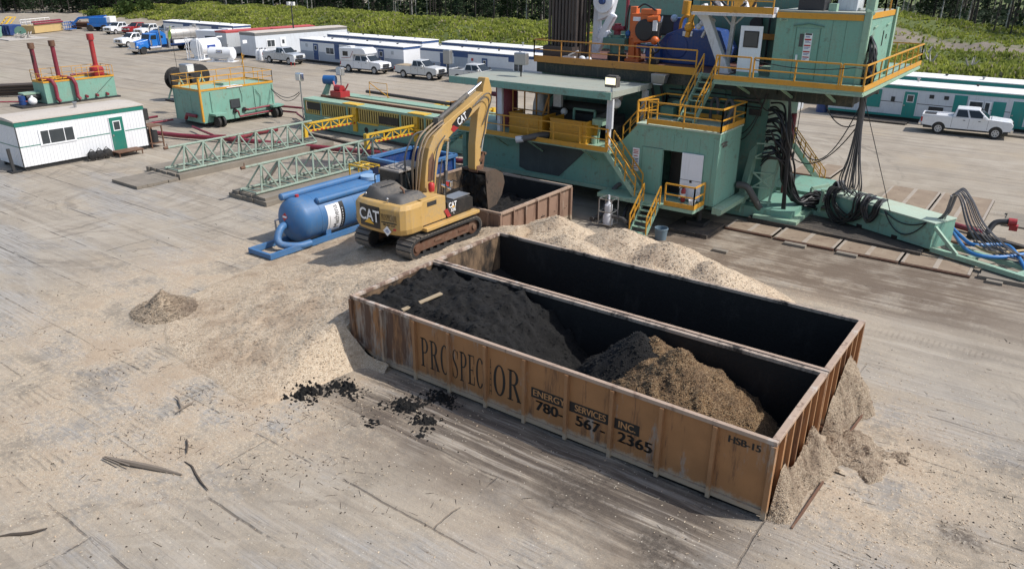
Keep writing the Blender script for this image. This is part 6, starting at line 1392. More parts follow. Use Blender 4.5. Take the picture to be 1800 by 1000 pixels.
# white top drive
t=thing('top_drive','white top drive frame with a round ribbed motor hanging over the rig floor','top drive',(-18.9,25.0,ZF)); m=MB()
m.bar((-19.75,25.1,ZF+.3),(-19.62,25.1,15),.34,.4); m.bar((-18.85,25.2,ZF+3.1),(-18.8,25.2,15),.2,.4); m.build('frame','panelwhite',t)
m=MB(); m.prism([(-19.6,9.2),(-18.85,9.5),(-18.6,10.5),(-18.85,11.2),(-19.5,11.3)],'y',24.75,25.5); m.bar((-19.5,25.1,8.2),(-18.7,25.1,9.6),.5,.4); m.bar((-19.7,25.1,7.6),(-19.0,25.1,8.7),.45,.4); m.build('gear_case','panelwhite',t,bevel=.08)
m=MB(); m.lathe([(.62,-.12),(.62,.12),(.50,.16),(.46,.06),(.2,.06),(.2,.2),(.0001,.2)],(-19.1,24.62,10.3),'y',26); mo=m.build('motor','panelwhite',t)
m=MB(); m.lathe([(.19,0),(.16,-.2),(.0001,-.2)],(-19.1,24.5,10.3),'y',14); m.build('motor_hub','bluedk',mo)
m=MB()
for k in range(18): a=k*math.pi/9; m.bar((-19.1+.24*math.cos(a),24.5,10.3+.24*math.sin(a)),(-19.1+.45*math.cos(a),24.5,10.3+.45*math.sin(a)),.02,.03)
m.build('motor_ribs','sign',mo)
t=thing('standpipe','thin dark red upright pipe with a red valve right of the white top drive','pipe',(-18.1,25.2,ZF)); m=MB(); m.cyl((-17.95,25.3,ZF+1.7),(-17.9,25.3,14),.10,seg=10); m.build('riser','maroon',t)
m=MB(); m.cyl((-18.45,25.2,ZF+1.25),(-18.45,25.2,ZF+2.0),.2,seg=12); m.cyl((-18.75,25.2,ZF+1.75),(-18.0,25.2,ZF+1.75),.14,seg=10); m.ball((-18.45,25.2,ZF+1.75),.26,10); m.build('valve','maroon',t)
t=thing('tong_set','dark green power tongs below the red valve on the rig floor','tongs',(-18.4,25.2,ZF)); m=MB(); m.box((-19.1,24.7,ZF+.85),(-17.7,25.6,ZF+1.25)); m.cyl((-18.4,25.2,ZF+.4),(-18.4,25.2,ZF+1.4),.42,seg=14); m.box((-19.4,25,ZF+1.0),(-18.9,25.1,ZF+1.15)); m.build('jaws','greendk',t,bevel=.04); m=MB(); m.cyl((-18.4,25.2,ZF),(-18.4,25.2,ZF+.4),.55,seg=16); m.build('rotary_table','dark',t); m=MB(); m.bar((-17.8,25.2,ZF+1.3),(-17.2,25.2,ZF+1.6),.16); m.ball((-17.7,25.1,ZF+1.5),.18,8); m.build('cylinder','bluepaint',t)
# orange iron roughneck
t=thing('iron_roughneck','orange pipe handling machine on the rig floor','pipe handler',(-17.2,25.3,ZF)); c0=Vector((-17.35,25.3,0))
m=MB(); m.box((-17.75,24.9,ZF),(-16.85,25.7,ZF+.16)); m.bar((-17.45,25.3,ZF+.1),(-17.45,25.3,ZF+2.95),.38,.42); m.bar((-17.05,25.3,ZF+.1),(-17.2,25.3,ZF+1.4),.2,.3); m.build('column','orange',t,bevel=.03)
m=MB(); m.box((-17.5,24.95,ZF+1.25),(-16.4,25.6,ZF+2.6)); m.prism([(-17.3,ZF+1.0),(-15.9,ZF+1.15),(-15.8,ZF+1.45),(-16.6,ZF+1.7),(-17.3,ZF+1.4)],'y',24.9,25.5); m.box((-16.9,24.9,ZF+2.55),(-15.9,25.4,ZF+2.85)); m.build('carriage','orange',t,bevel=.05)
m=MB(); m.lathe([(.0001,-.15),(.55,-.13),(.60,0),(.0001,.05)],(-16.55,24.85,ZF+1.75),'y',18); m.box((-16.5,24.75,ZF+1.3),(-15.7,25.2,ZF+2.2)); m.build('wrench_head','dark',t,bevel=.04)
m=MB(); m.box((-16.0,24.66,ZF+1.75),(-15.75,24.74,ZF+2.35)); m.build('plate','sign',t); m=MB(); m.box((-17.35,24.93,ZF+2.2),(-16.9,24.945,ZF+2.42)); m.build('plate','sign',t)
m=MB(); m.cyl((-16.35,24.8,ZF+2.35),(-15.7,24.8,ZF+2.4),.17,seg=10); m.build('motor','orange',t); m=MB(); m.ball((-15.85,24.75,ZF+1.25),.24,10); m.build('motor','orange',t)
m=MB(); m.tube(spline([(-15.8,24.7,ZF+1.3),(-15.5,24.7,ZF+.9),(-15.75,24.7,ZF+.6),(-16.0,24.8,ZF+.9)],6),.05,6); m.tube(spline([(-17.1,25,ZF+2.9),(-16.6,24.8,ZF+3.1),(-16.0,24.9,ZF+2.8)],6),.05,6); m.tube(spline([(-17.75,25.2,ZF+3),(-17.9,25.2,ZF+2),(-17.75,25.2,ZF+1)],6),.06,6); m.build('hoses','hose',t)
# green driller cabin at the back
t=thing('driller_cabin','green cabin with a rounded dark window at the back of the rig floor','cabin',(-19,32,ZF)); m=MB(); m.box((-23.0,30.8,ZF),(-15.3,33.3,11.2)); w=m.build('wall','green',t)
m=MB(); m.box((-18.7,30.74,8.15),(-17.5,30.795,9.35)); q=m.build('window','black',t,bevel=.05); m=MB(); m.box((-18.6,30.72,8.25),(-17.6,30.738,9.25)); m.build('pane','glassw',q)
m=MB(); m.box((-23.1,30.7,11.2),(-15.2,33.4,11.3)); m.build('roof','greenroof',t); m=MB(); m.box((-23.05,30.7,10.6),(-15.25,30.799,10.75)); m.build('trim','greenlt',t)
m=MB(); m.box((-20.3,30.73,ZF),(-19.3,30.795,9.6)); m.build('door','greenlt',t)
t=thing('white_ladder','white ladder standing in front of the green cabin','ladder',(-18.3,29.8,ZF)); m=MB(); 
for u in (-18.9,-18.2): m.bar((u,29.6,ZF),(u,30.4,ZF+2.2),.06)
for k in range(6): m.bar((-18.9,29.65+.12*k,ZF+.3+.33*k),(-18.2,29.65+.12*k,ZF+.3+.33*k),.05)
m.build('frame','panelwhite',t)
# blue drawworks
t=thing('drawworks','large blue drawworks housing beside the leaning white beam','drawworks',(-14.2,26.4,ZF)); m=MB()
m.prism([(-16.2,ZF),(-12.6,ZF),(-12.5,ZF+.8),(-13.1,ZF+1.75),(-14.6,ZF+1.95),(-15.6,ZF+1.55),(-16.3,ZF+.75)],'y',25.6,28.5); m.build('housing','bluedk2',t,bevel=.06)
m=MB(); m.lathe([(.0001,-.06),(.62,-.04),(.66,0)],(-14.9,25.6,ZF+.95),'y',22); m.build('drum_cover','bluedk2',t)
m=MB(); m.box((-16.6,25.2,ZF+.1),(-15.7,26.0,ZF+.9)); m.box((-17.1,25.0,ZF+.75),(-16.2,25.6,ZF+.95)); m.build('gearbox','bluedk2',t,bevel=.04); m=MB(); m.box((-15.4,26,ZF+1.6),(-14.9,26.6,ZF+2.4)); m.build('control_box','bluedk2',t,bevel=.04)
m=MB(); m.tube(spline([(-14.9,25.8,ZF+1.7),(-14.7,25.6,ZF+2.4),(-14.3,25.6,ZF+2.5),(-14.1,25.8,ZF+1.9)],6),.09,8); m.cyl((-14.6,25.7,ZF+2.6),(-14.55,25.7,ZF+3.3),.22,seg=10); m.build('yellow_yoke','yellow',t)
m=MB(); m.ball((-15.2,25.6,ZF+2.4),.2,10); m.build('warning_globe','bluepale',t)
m=MB(); m.box((-14.6,25.53,ZF+1.5),(-14.3,25.58,ZF+1.75)); m.box((-14.25,25.53,ZF+1.5),(-14.05,25.58,ZF+1.75)); m.build('gauge_plate','sign',t)
m=MB(); m.box((-16.2,24.6,ZF),(-15.6,25.0,ZF+.25)); m.cyl((-15.9,24.7,ZF+.2),(-15.9,24.7,ZF+.7),.1,seg=8); m.build('pump','black',t)
t=thing('dark_backdrop','added dark backdrop with machinery behind the white door under the canopy','backdrop',(-10.6,28.6,ZF)); m=MB(); m.box((-15.2,28.9,ZF),(-8.85,29.05,10.6)); m.build('wall','greendk',t); m=MB(); m.box((-12.2,28.6,8.4),(-8.9,28.88,8.7)); m.build('beam','rustyellow',t); m=MB(); m.lathe([(.0001,-.1),(.35,-.1),(.35,.05),(.2,.05),(.2,-.02)],(-11.7,28.75,9.2),'y',16); m.build('fan','dark',t)  # backdrop added to keep the gap under the canopy dark
for k in range(5): m=MB(); m.cyl((-11.4+.45*k,28.7,ZF),(-11.4+.45*k,28.7,9.9),.06,seg=6); m.build('conduit','black',t)
# leaning beam + post
t=thing('raised_beam','white square beam leaning from the canopy down to the rig floor','beam',(-12,23.5,ZF)); m=MB(); m.bar((-12.75,23.5,10.3),(-11.35,23.5,7.5),.42,.42); m.bar((-11.45,23.5,7.75),(-11.15,23.5,7.1),.5,.5); m.build('beam','beamwhite',t,bevel=.02); m=MB(); m.box((-11.5,23.2,ZF),(-10.85,23.8,ZF+.08)); m.build('base_plate','beamwhite',t)
m=MB(); m.bar((-11.45,24.3,ZF),(-11.3,24.3,9.85),.2); m.bar((-11.35,24.3,9.3),(-11.9,24.3,9.85),.08); m.bar((-11.35,24.3,9.3),(-10.8,24.3,9.85),.08); tag(m.build('canopy_post','beamwhite'),'white post with forked top under the canopy','post')
# white door standing open
t=thing('cabin_door','white door with rounded window standing under the canopy','door',(-9.95,23.1,ZF)); m=MB(); m.box((-10.45,23.05,ZF+.18),(-9.35,23.12,ZF+2.35)); d=m.build('leaf','panelwhite',t,bevel=.01); m=MB(); m.box((-10.25,23.025,ZF+1.35),(-9.5,23.048,ZF+2.12)); q=m.build('window_seal','black',d,bevel=.04); m=MB(); m.box((-10.2,23.01,ZF+1.4),(-9.55,23.023,ZF+2.07)); m.build('pane','glassw',q); m=MB(); m.box((-9.62,23.03,ZF+.95),(-9.5,23.048,ZF+1.1)); m.build('label','sign',d)
m=MB(); m.box((-10.45,23.06,ZF),(-9.3,23.11,ZF+.175)); m.build('sill','green',t)
# ---- canopy ----
t=thing('canopy_platform','white canopy platform with yellow edge over the rig floor, hoses lying on it','canopy',(-10.8,25,9.9)); m=MB(); m.box((-12.95,22.7,9.88),(-8.85,27.5,10.02)); m.build('deck','beamwhite',t); m=MB(); toe_mb(m,[(-12.95,22.68,10.03),(-8.87,22.68,10.03)],.30,.05); m.build('toe_board','yellow',t)
m=MB(); rail_mb(m,[(-12.95,22.7,10.02),(-8.87,22.7,10.02)],1.1,2.0,.035); rail_mb(m,[(-12.95,22.7,10.02),(-12.95,27.4,10.02)],1.1,2.2,.035); m.build('railing','yellow',t)
m=MB(); m.tube(spline([(-12.2,23.2,10.6),(-11.6,23.0,10.2),(-10.9,23.2,10.12),(-10.3,23.0,10.5)],8),.07,8); m.tube(spline([(-12,23.4,10.8),(-11.2,23.3,10.2),(-10.2,23.2,10.15),(-9.8,23.0,10.7)],8),.07,8); m.build('hoses','hose',t)
m=MB(); m.prism([(-12.3,10.02),(-11.9,10.9),(-11.7,10.02)],'y',23.5,23.8); m.prism([(-10.6,10.02),(-10.7,10.9),(-10.3,10.02)],'y',23.5,23.8); m.box((-9.6,23.3,10.02),(-8.9,23.6,10.3)); m.build('bracket','panelwhite',t)
m=MB(); m.box((-11.5,24.5,10.02),(-10.4,24.7,10.6)); m.build('box','yellow',t)
t=thing('rigging_gear','cluster of white and yellow rigging gear hung under the canopy edge','rigging',(-13,24,9)); m=MB(); 
for k in range(7): m.ball((-13.0+.12*k,23.9+.1*(k%3),9.25+.15*((k*5)%4)),.16,8)
m.bar((-13.2,24,9.9),(-12.6,24,9.3),.14); m.bar((-12.9,24.2,8.7),(-12.4,24,9.6),.12); m.build('shackles','beamwhite',t); m=MB(); m.bar((-13.6,23.9,8.7),(-13.4,23.9,9.9),.2); m.ball((-13.5,23.8,9.2),.25,8); m.build('hook_block','yellow',t)
# ---- doghouse and its deck ----
t=thing('doghouse_deck','cantilevered deck with yellow railing round the green doghouse','deck',(-7.3,27,6.95)); m=MB(); m.box((-10.7,20.95,6.95),(-3.95,34.0,ZF)); m.build('deck','greenlt',t)
m=MB(); toe_mb(m,[(-10.7,20.93,ZF+.0),(-3.93,20.93,ZF+.0),(-3.93,34.0,ZF+.0)],.22,.05); m.build('toe_board','yellow',t)
m=MB(); toe_mb(m,[(-10.7,20.95,ZF-.22),(-3.95,20.95,ZF-.22),(-3.95,34.0,ZF-.22)],.10,.07); m.build('edge_angle','greenlt',t)
m=MB(); rail_mb(m,[(-10.7,20.95,ZF),(-9.0,20.95,ZF)],1.1,1.9,.035); rail_mb(m,[(-8.85,20.95,ZF),(-5.0,20.95,ZF)],1.1,1.95,.035); rail_mb(m,[(-4.9,20.95,ZF),(-3.95,20.95,ZF)],1.1,1,.035); m.build('railing','yellow',t)
m=MB(); rail_mb(m,[(-3.95,20.95,ZF),(-3.95,34.0,ZF)],1.1,1.5,.032); rail_mb(m,[(-3.95,34.0,ZF),(-8,34.0,ZF)],1.1,1.5,.032); m.build('railing','yellow',t)
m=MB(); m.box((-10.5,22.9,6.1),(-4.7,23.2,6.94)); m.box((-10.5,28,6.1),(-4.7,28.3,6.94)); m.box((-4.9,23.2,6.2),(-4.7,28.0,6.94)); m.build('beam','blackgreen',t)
m=MB()
for u in (-9.6,-7.5,-5.5): m.bar((u,21.1,6.9),(u,22.9,6.3),.1)
m.build('bracket','greenlt',t)
D0,D1,E0,E1,T=-8.8,-4.65,23.2,28.4,10.15
t=thing('doghouse','green steel doghouse with a signed door at the right of the rig floor','doghouse',((D0+D1)/2,(E0+E1)/2,ZF))
m=MB(); m.box((D0,E0,ZF+.01),(D1,E1,T)); w=m.build('wall','green',t)
m=MB(); m.box((D0,E0-.05,T-.28),(D1-.25,E0-.002,T-.02)); m.box((D1+.002,E0+.25,T-.2),(D1+.05,E1-.1,T+.05)); m.build('trim_band','yellow',t)
m=MB(); m.box((D1-.22,E0-.04,ZF+.01),(D1+.03,E0-.002,T+.12)); m.box((D1+.002,E0,ZF+.01),(D1+.06,E0+.22,T+.12)); m.bar((D1-.2,E0-.05,T+.2),(D1+.1,E0+.2,T+.02),.12); m.build('corner_post','greenlt',t); m=MB(); m.box((D1,E1-.25,ZF+.01),(D1+.12,E1+.1,T+.15)); m.build('corner_post','greenlt',t)
m=MB(); m.box((D0,E0,T),(D1,E1,T+.06)); rf=m.build('roof','greenroof',t)
m=MB(); m.box((-7.78,E0-.03,ZF+.06),(-6.72,E0-.001,9.45)); d=m.build('door','green',t,bevel=.008)
m=MB(); m.bar((-7.95,E0-.04,9.55),(-7.25,E0-.04,9.66),.05,.04); m.bar((-7.25,E0-.04,9.66),(-6.55,E0-.04,9.55),.05,.04); m.box((-7.82,E0-.012,ZF+.05),(-7.795,E0-.001,9.5)); m.box((-6.705,E0-.012,ZF+.05),(-6.68,E0-.001,9.5)); m.build('door_trim','greendk',d)
m=MB(); m.box((-7.6,E0-.045,8.62),(-7.42,E0-.031,9.2)); m.build('door_window','glassw',d)
m=MB(); m.box((-7.38,E0-.042,7.98),(-7.02,E0-.031,9.24)); sg=m.build('safety_sign','sign',d)
for k,(z0_,z1_,mt) in enumerate(((9.16,9.23,'ink'),(8.92,8.99,'inkred'),(8.66,8.72,'inkred'),(8.38,8.44,'inkred'),(8.14,8.19,'inkred'))): m=MB(); m.box((-7.35,E0-.047,z0_),(-7.05,E0-.043,z1_)); m.build('sign_text',mt,sg)
for z_ in (9.09,9.05,8.87,8.82,8.60,8.55,8.32,8.27,8.09,8.04): m=MB(); m.box((-7.33,E0-.046,z_),(-7.07-.06*((z_*100)%2),E0-.043,z_+.02)); m.build('sign_text','inkblue',sg)
m=MB(); m.box((-7.66,E0-.12,8.0),(-7.58,E0-.03,8.25)); m.build('handle','sign',d)
for u in (-6.2,-5.6): m=MB(); m.box((u-.008,E0-.008,ZF+.1),(u+.008,E0-.001,T-.3)); m.build('panel_seam','greendk',w)
m=MB(); m.box((D0+.15,E0-.05,9.72),(D0+.55,E0-.035,9.86)); k=m.build('number_plate','greenlt',t); text('2304',.12,'ink',k,face_m((D0+.35,E0-.052,9.79),FX,FN))
m=MB(); m.box((D1+.001,E0+.5,8.6),(D1+.04,E0+.95,9.2)); m.build('cable_port','black',t)
m=MB(); m.box((D1+.001,E0+3.2,8.6),(D1+.03,E0+3.3,9.3)); m.box((D1+.001,E0+3.9,8.9),(D1+.03,E0+4.0,9.1)); m.build('louvre','black',t)
for v_ in (E0+1.0,E0+3.6): m=MB(); m.bar((D1+.06,v_,9.55),(D1+.06,v_+.6,9.62),.05,.05); m.build('lifting_lug','greenlt',t)
m=MB(); rail_mb(m,[(D0+1.5,E1-.3,T+.06),(D1,E1-.3,T+.06),(D1,E1-2.5,T+.06),(D0+2.5,E1-2.5,T+.06)],1.1,1.0,.035); m.build('railing','yellow',t)
for a,b,mt in (((-8.1,23.9,T+.06),(-6.9,24.9,T+1.0),'black2'),((-6.5,24.6,T+.06),(-5.6,25.8,T+.95),'greypale'),((-5.3,24.9,T+.06),(-4.9,25.5,T+.6),'greenlt')):
    m=MB(); m.box(a,b); m.build('roof_unit',mt,t,bevel=.03)
m=MB(); m.box((-6.6,23.6,T+.06),(-6.25,23.95,T+.4)); m.build('vent','greenlt',rf)
m=MB(); r=random.Random(8)
for k in range(16):
    a=Vector((D1+.12+.02*(k%3),E0+.30+.05*k,9.1-.05*(k%4))); 
    m.tube(spline([(D1+.02,E0+.6+.02*(k%5),9.0-.03*k),(D1+.22+r.uniform(0,.15),E0+.2+.06*k,8.6-r.uniform(0,.3)),(D1+.16+r.uniform(0,.2),E0+.1+.055*k,7.9),(D1+.10+r.uniform(0,.25),E0-.1+.06*k,7.2),(D1+.05,E0+.3+.03*k,6.9)],6),.035,6)
for k in range(20):
    y0=E0+.15+.045*k; j=lambda a:r.uniform(-a,a)
    m.tube(spline([(D1+.02,E0+.7+.01*k,9.1+j(.1)),(D1+.25+j(.12),y0+j(.1),8.6+j(.2)),(D1+.30+j(.15),y0-.1+j(.1),8.0),(D1+.32+j(.2),y0-.15+j(.15),7.5),(D1+.25+j(.2),y0-.1+j(.1),7.15),(D1+.1,y0,6.95)],6),.04,6)
o=m.build('cable_bundle','hose'); tag(o,'thick bundle of black cables running down the near corner of the doghouse','cables')
# =============== machinery shed ===============
s0,s1,a0,a1=-24.6,-14.9,18.3,22.4
t=thing('machinery_shed','open machinery shed with flat green roof on white posts in front of the rig floor','shed',((s0+s1)/2,(a0+a1)/2,0))
m=MB(); m.box((s0,a0,3.36),(s1,a1,3.5)); m.build('deck','greenlt',t)
m=MB(); m.box((s0,a0+1.4,1.15),(-13.8,a0+1.5,3.35)); m.box((s0,a0+1.5,1.1),(-13.8,a1,1.2)); m.box((s0,a0+1.5,1.2),(s0+.1,a1,3.35)); w=m.build('side_wall','green',t)
m=MB(); m.box((s0,a0+1.32,1.05),(-13.8,a0+1.42,1.25)); m.build('sill_beam','greenlt',t)
m=MB(); m.prism([(-21.3,1.5),(-20.8,1.35),(-18.6,1.35),(-16.6,3.3),(-21.3,3.3)],'y',a0+1.37,a0+1.398); m.build('dark_panel','sootpanel',w)
for u in (-22.2,-19.8,-16.4): m=MB(); m.bar((u,a0+.1,3.35),(u+.1,a0+1.35,2.6),.07); m.build('bracket','greenlt',t)
m=MB(); m.box((-14.95,a0+1.34,1.35),(-14.1,a0+1.398,1.85)); m.build('valve_box','black',t)
m=MB(); toe_mb(m,[(s0,a0-.02,3.44),(s1,a0-.02,3.44)],.24,.05); m.build('toe_board','yellow',t)
m=MB(); rail_mb(m,[(s0,a0,3.5),(s1,a0,3.5)],1.08,1.63,.03); m.build('railing','yellow',t)
m=MB(); m.box((-25.0,18.15,6.2),(-14.75,22.45,6.36)); m.box((-25.02,18.10,6.05),(-14.73,18.2,6.42)); m.box((-14.8,18.2,6.15),(-14.7,22.5,6.42)); rf=m.build('roof','greenroof',t)
m=MB(); m.box((-25.04,18.06,6.06),(-14.72,18.098,6.40)); m.build('roof_edge','green',rf)
for u,v,w_ in ((-21.85,18.55,.2),(-14.98,18.5,.2),(-21.85,22.2,.2),(-14.98,22.2,.2)):
    m=MB(); m.bar((u,v,3.5),(u,v,6.1),w_); m.box((u+.08,v-.14,4.6),(u+.24,v+.02,6.05)); m.build('post','beamwhite',t)
for u0,u1 in ((-21.45,-19.25),(-18.75,-16.5)):
    t=thing('engine_guard',['left yellow steel guard box behind the shed railing','right yellow steel guard box behind the shed railing'][u0>-20],'guard',((u0+u1)/2,19.3,3.5),0,'yellow guards in the machinery shed')
    m=MB(); m.box((u0,18.9,3.5),(u1,18.95,4.68)); m.box((u0,18.95,3.5),(u0+.05,20.2,4.68)); m.box((u1-.05,18.95,3.5),(u1,20.2,4.68)); m.build('panel','yellow',t)
    m=MB()
    for z_ in (3.55,4.05,4.62): m.box((u0-.01,18.85,z_),(u1+.01,18.9,z_+.06))
    m.box((u1-.30,18.86,3.6),(u1-.24,18.9,4.6)); m.build('flange','yellow',t)
    m=MB(); m.box((u0+.3,19.3,3.5),(u1-.3,20.6,4.3)); m.cyl((u0+.5,19.9,4.2),(u1-.5,19.9,4.2),.3,seg=14); m.build('engine','dark',t)
t=thing('exhaust_duct','grey flexible exhaust duct poking out below the shed railing','duct',(-19.4,18.2,3.6)); m=MB(); m.tube(spline([(-18.9,19.2,3.7),(-19.2,18.5,3.72),(-19.6,17.95,3.62),(-19.95,17.75,3.55)],6),.17,12); m.build('hose','hosegrey',t); m=MB(); m.tube([(-19.75,17.86,3.58),(-20.1,17.66,3.52)],.185,12,caps=False); m.build('collar','beamwhite',t)
t=thing('mud_pump','dark mud pump with pipes at the back of the machinery shed','pump',(-17.8,21.2,3.5)); m=MB(); m.box((-20.6,20.9,3.5),(-16.0,22.2,4.7)); m.cyl((-20,21.3,4.9),(-16.2,21.3,4.9),.35,seg=12); m.box((-16.4,20.6,3.5),(-15.6,21.6,4.3)); m.build('body','dark',t,bevel=.05)
m=MB(); m.tube(spline([(-16.9,20.8,4.6),(-16.2,20.6,4.9),(-15.6,20.4,5.5),(-15.4,20.4,6.0)],6),.16,10); m.tube(spline([(-20.2,20.8,4.6),(-20.1,20.6,5.3),(-19.5,20.8,6.0)],6),.12,8); m.build('pipework','hosegrey',t)
m=MB(); m.ball((-15.55,20.2,5.55),.26,10); m.bar((-15.7,20.2,5.7),(-15.3,20.2,6.1),.22); m.ball((-18.9,20.5,4.75),.2,8); m.build('filter','beamwhite',t)
m=MB(); m.bar((-16.2,19.6,3.5),(-16.1,19.6,4.7),.1); m.box((-16.4,19.3,4.5),(-15.8,19.8,4.8)); m.cyl((-16.3,19.4,3.5),(-16.3,19.4,3.9),.16,seg=10); m.build('hand_pump','greenlt',t)
m=MB(); m.bar((-18.2,20.4,5.0),(-16.9,20.4,5.0),.1); m.bar((-18.2,20.4,3.6),(-18.2,20.4,5.0),.1); m.bar((-16.9,20.4,3.6),(-16.9,20.4,5.0),.1); m.build('pump_frame','green',t)
t=thing('surge_vessel','dark maroon upright vessel between the left white posts of the shed','vessel',(-22.6,20.6,3.5)); m=MB(); m.lathe([(.55,3.5),(.6,4.0),(.6,5.4),(.4,5.9),(.0001,6.0)],(-22.9,20.7,0),'z',18); m.build('body','maroon',t); m=MB(); m.cyl((-22.9,20.7,5.9),(-22.9,20.7,6.1),.1,seg=8); m.build('neck','dark',t)
t=thing('shaker_frame','rust brown pipe frame with white domed damper inside the shed','frame',(-20.8,21,3.5)); m=MB(); rail_mb(m,[(-22.0,20.0,3.6),(-19.6,20.0,3.6)],2.1,.8,.035); m.bar((-20.2,20,3.8),(-19.6,20,5.5),.1); m.bar((-20.9,20,5.7),(-19.6,20,5.7),.1); m.build('frame','rustyellow',t); m=MB(); m.lathe([(.45,4.2),(.4,5.0),(.2,5.7),(.12,6.0),(.0001,6.0)],(-20.7,20.8,0),'z',14); m.build('damper','beamwhite',t); m=MB(); m.box((-19.5,20.3,5.0),(-19.0,20.5,5.7)); m.build('panel','beamwhite',t)
stair('yellow railed stair dropping from the left end of the machinery shed, behind the excavator boom',(-29.0,19.2,.2),(-24.8,19.2,3.5),.9,12,tm='green',name='steel_stair')
m=MB(); m.cyl((-24.4,21.8,.2),(-24.4,21.8,6.0),.16,seg=10); m.cyl((-25.2,21.8,5.0),(-24.4,21.8,5.0),.14,seg=8); tag(m.build('standpipe','maroon'),'dark red upright pipe at the left end of the machinery shed','pipe')
t=thing('end_platform','small yellow railed platform behind the left end of the shed','platform',(-26,22,3.4)); m=MB(); m.box((-26.8,20.2,3.3),(-24.7,23.4,3.42)); m.build('deck','greenlt',t); m=MB(); rail_mb(m,[(-24.75,20.2,3.42),(-26.8,20.2,3.42),(-26.8,23.4,3.42)],1.1,1.5,.03); m.build('railing','rustyellow',t); m=MB(); m.box((-26.6,21,.2),(-26.3,21.3,3.3)); m.box((-25.2,22.8,.2),(-24.9,23.1,3.3)); m.build('leg','green',t)
# lamps on the shed roof and rig floor edge
t=thing('floodlight','lit yellow floodlight on the near right corner of the shed roof','floodlight',(-14.95,18.4,6.42)); m=MB(); m.box((-15.25,18.35,6.62),(-14.6,18.75,7.12)); m.box((-15.2,18.4,7.12),(-14.65,18.7,7.18)); m.build('housing','blackdusty',t,bevel=.03); m=MB(); m.box((-15.2,18.325,6.76),(-14.65,18.345,7.08)); m.build('lens','lit',t); m=MB(); m.bar((-14.92,18.5,6.36),(-14.92,18.5,6.64),.07); m.build('bracket','sign',t)
t=thing('floodlight','grey unlit floodlight box hung on the rig floor edge','floodlight',(-14.2,22.3,6.5)); m=MB(); m.frustum([(-14.6,22.1,6.45),(-13.9,22.1,6.45),(-13.9,22.5,6.45),(-14.6,22.5,6.45)],[(-14.6,22.0,6.95),(-13.75,22.0,6.95),(-13.75,22.5,6.95),(-14.6,22.5,6.95)]); m.build('housing','steel',t,bevel=.04); m=MB(); m.box((-14.5,22.12,6.40),(-14.0,22.4,6.445)); m.build('lens','lens',t)
t=thing('floodlight','pale floodlight box on a stalk left of the rig floor corner, before the shuttered trailer','floodlight',(-25.9,19.0,6.2)); m=MB(); m.bar((-25.9,19,6.2),(-25.9,19,7.0),.06); m.build('stalk','dark',t); m=MB(); m.box((-26.15,18.85,6.9),(-25.65,19.15,7.7)); m.build('housing','steel',t,bevel=.05)
t=thing('floodlight','square pale floodlight above the shed roof, before the shuttered trailer','floodlight',(-21.9,20.6,6.4)); m=MB(); m.bar((-21.9,20.6,6.36),(-21.9,20.6,7.0),.06); m.build('stalk','dark',t); m=MB(); m.box((-22.3,20.45,7.0),(-21.5,20.8,7.65)); m.build('housing','steel',t,bevel=.05)
# =============== lower green house (doorway) ===============
h0,h1,b0,b1,z0,z1=-13.75,-9.5,19.4,22.2,1.3,4.82
t=thing('pump_house','green house module with an open doorway and a white door, under the railed platform','house',((h0+h1)/2,(b0+b1)/2,0))
m=MB(); dx0,dx1,dz=-12.32,-11.32,3.72
m.box((h0,b0,z0),(dx0,b0+.08,z1)); m.box((dx1,b0,z0),(h1,b0+.08,z1)); m.box((dx0,b0,dz),(dx1,b0+.08,z1)); m.box((h1-.08,b0+.08,z0),(h1,b1,z1)); m.box((h0,b1-.08,z0),(h1-.08,b1,z1)); m.box((h0,b0+.08,z0),(h0+.08,b1-.08,z1)); m.box((h0+.08,b0+.08,z0),(h1-.08,b1-.08,z0+.08)); w=m.build('wall','green',t)
m=MB(); m.prism([(h0-1.25,3.5),(h0,3.5),(h0,z1),(h0-.05,z1)],'y',b0+.02,b0+.08); m.box((h0-1.2,b0+.02,1.3),(h0,b0+.08,3.5)); m.build('gusset','green',t)
m=MB(); m.box((dx0+.02,b0+.9,z0+.1),(dx1-.02,b0+.95,dz)); m.build('doorway_shade','ink',t)  # black sheet standing in for the shade inside the open doorway
m=MB(); m.box((-13.45,b0-.05,z0+.12),(-12.36,b0-.002,3.74)); d=m.build('door','green',t,bevel=.008); m=MB(); m.box((-13.48,b0-.012,z0+.1),(-13.455,b0-.001,3.77)); m.box((-13.48,b0-.012,3.745),(-12.35,b0-.001,3.77)); m.build('door_seam','greendk',d)
m=MB(); m.box((-11.28,b0-.09,z0+.16),(-10.18,b0-.04,3.74)); d=m.build('door','panelwhite',t,bevel=.008,label='white inner face of the open door'); m=MB(); m.box((-11.28,b0-.095,2.42),(-10.18,b0-.091,2.44)); m.box((-10.78,b0-.11,2.32),(-10.66,b0-.092,2.45)); m.build('latch','dark',d)
for u in (-11.8,-11.1,-10.45,-9.75): m=MB(); m.box((u-.006,b0-.006,3.80 if u<-10.2 else z0),(u+.006,b0-.001,z1-.3)); m.build('panel_seam','greendk',w)
m=MB(); m.box((-14.0,b0-.03,2.45),(-13.62,b0-.005,3.62)); sg=m.build('safety_sign','sign',t)
for z_,mt,wd in ((3.5,'inkred',.3),(3.42,'inkred',.26),(3.34,'inkred',.3),(3.2,'inkred',.22),(3.06,'ink',.3),(2.98,'inkblue',.24),(2.9,'inkblue',.28),(2.8,'inkblue',.2),(2.68,'inkred',.28),(2.58,'inkblue',.24)): m=MB(); m.box((-13.81-wd/2,b0-.036,z_),(-13.81+wd/2,b0-.031,z_+.035)); m.build('sign_text',mt,sg)
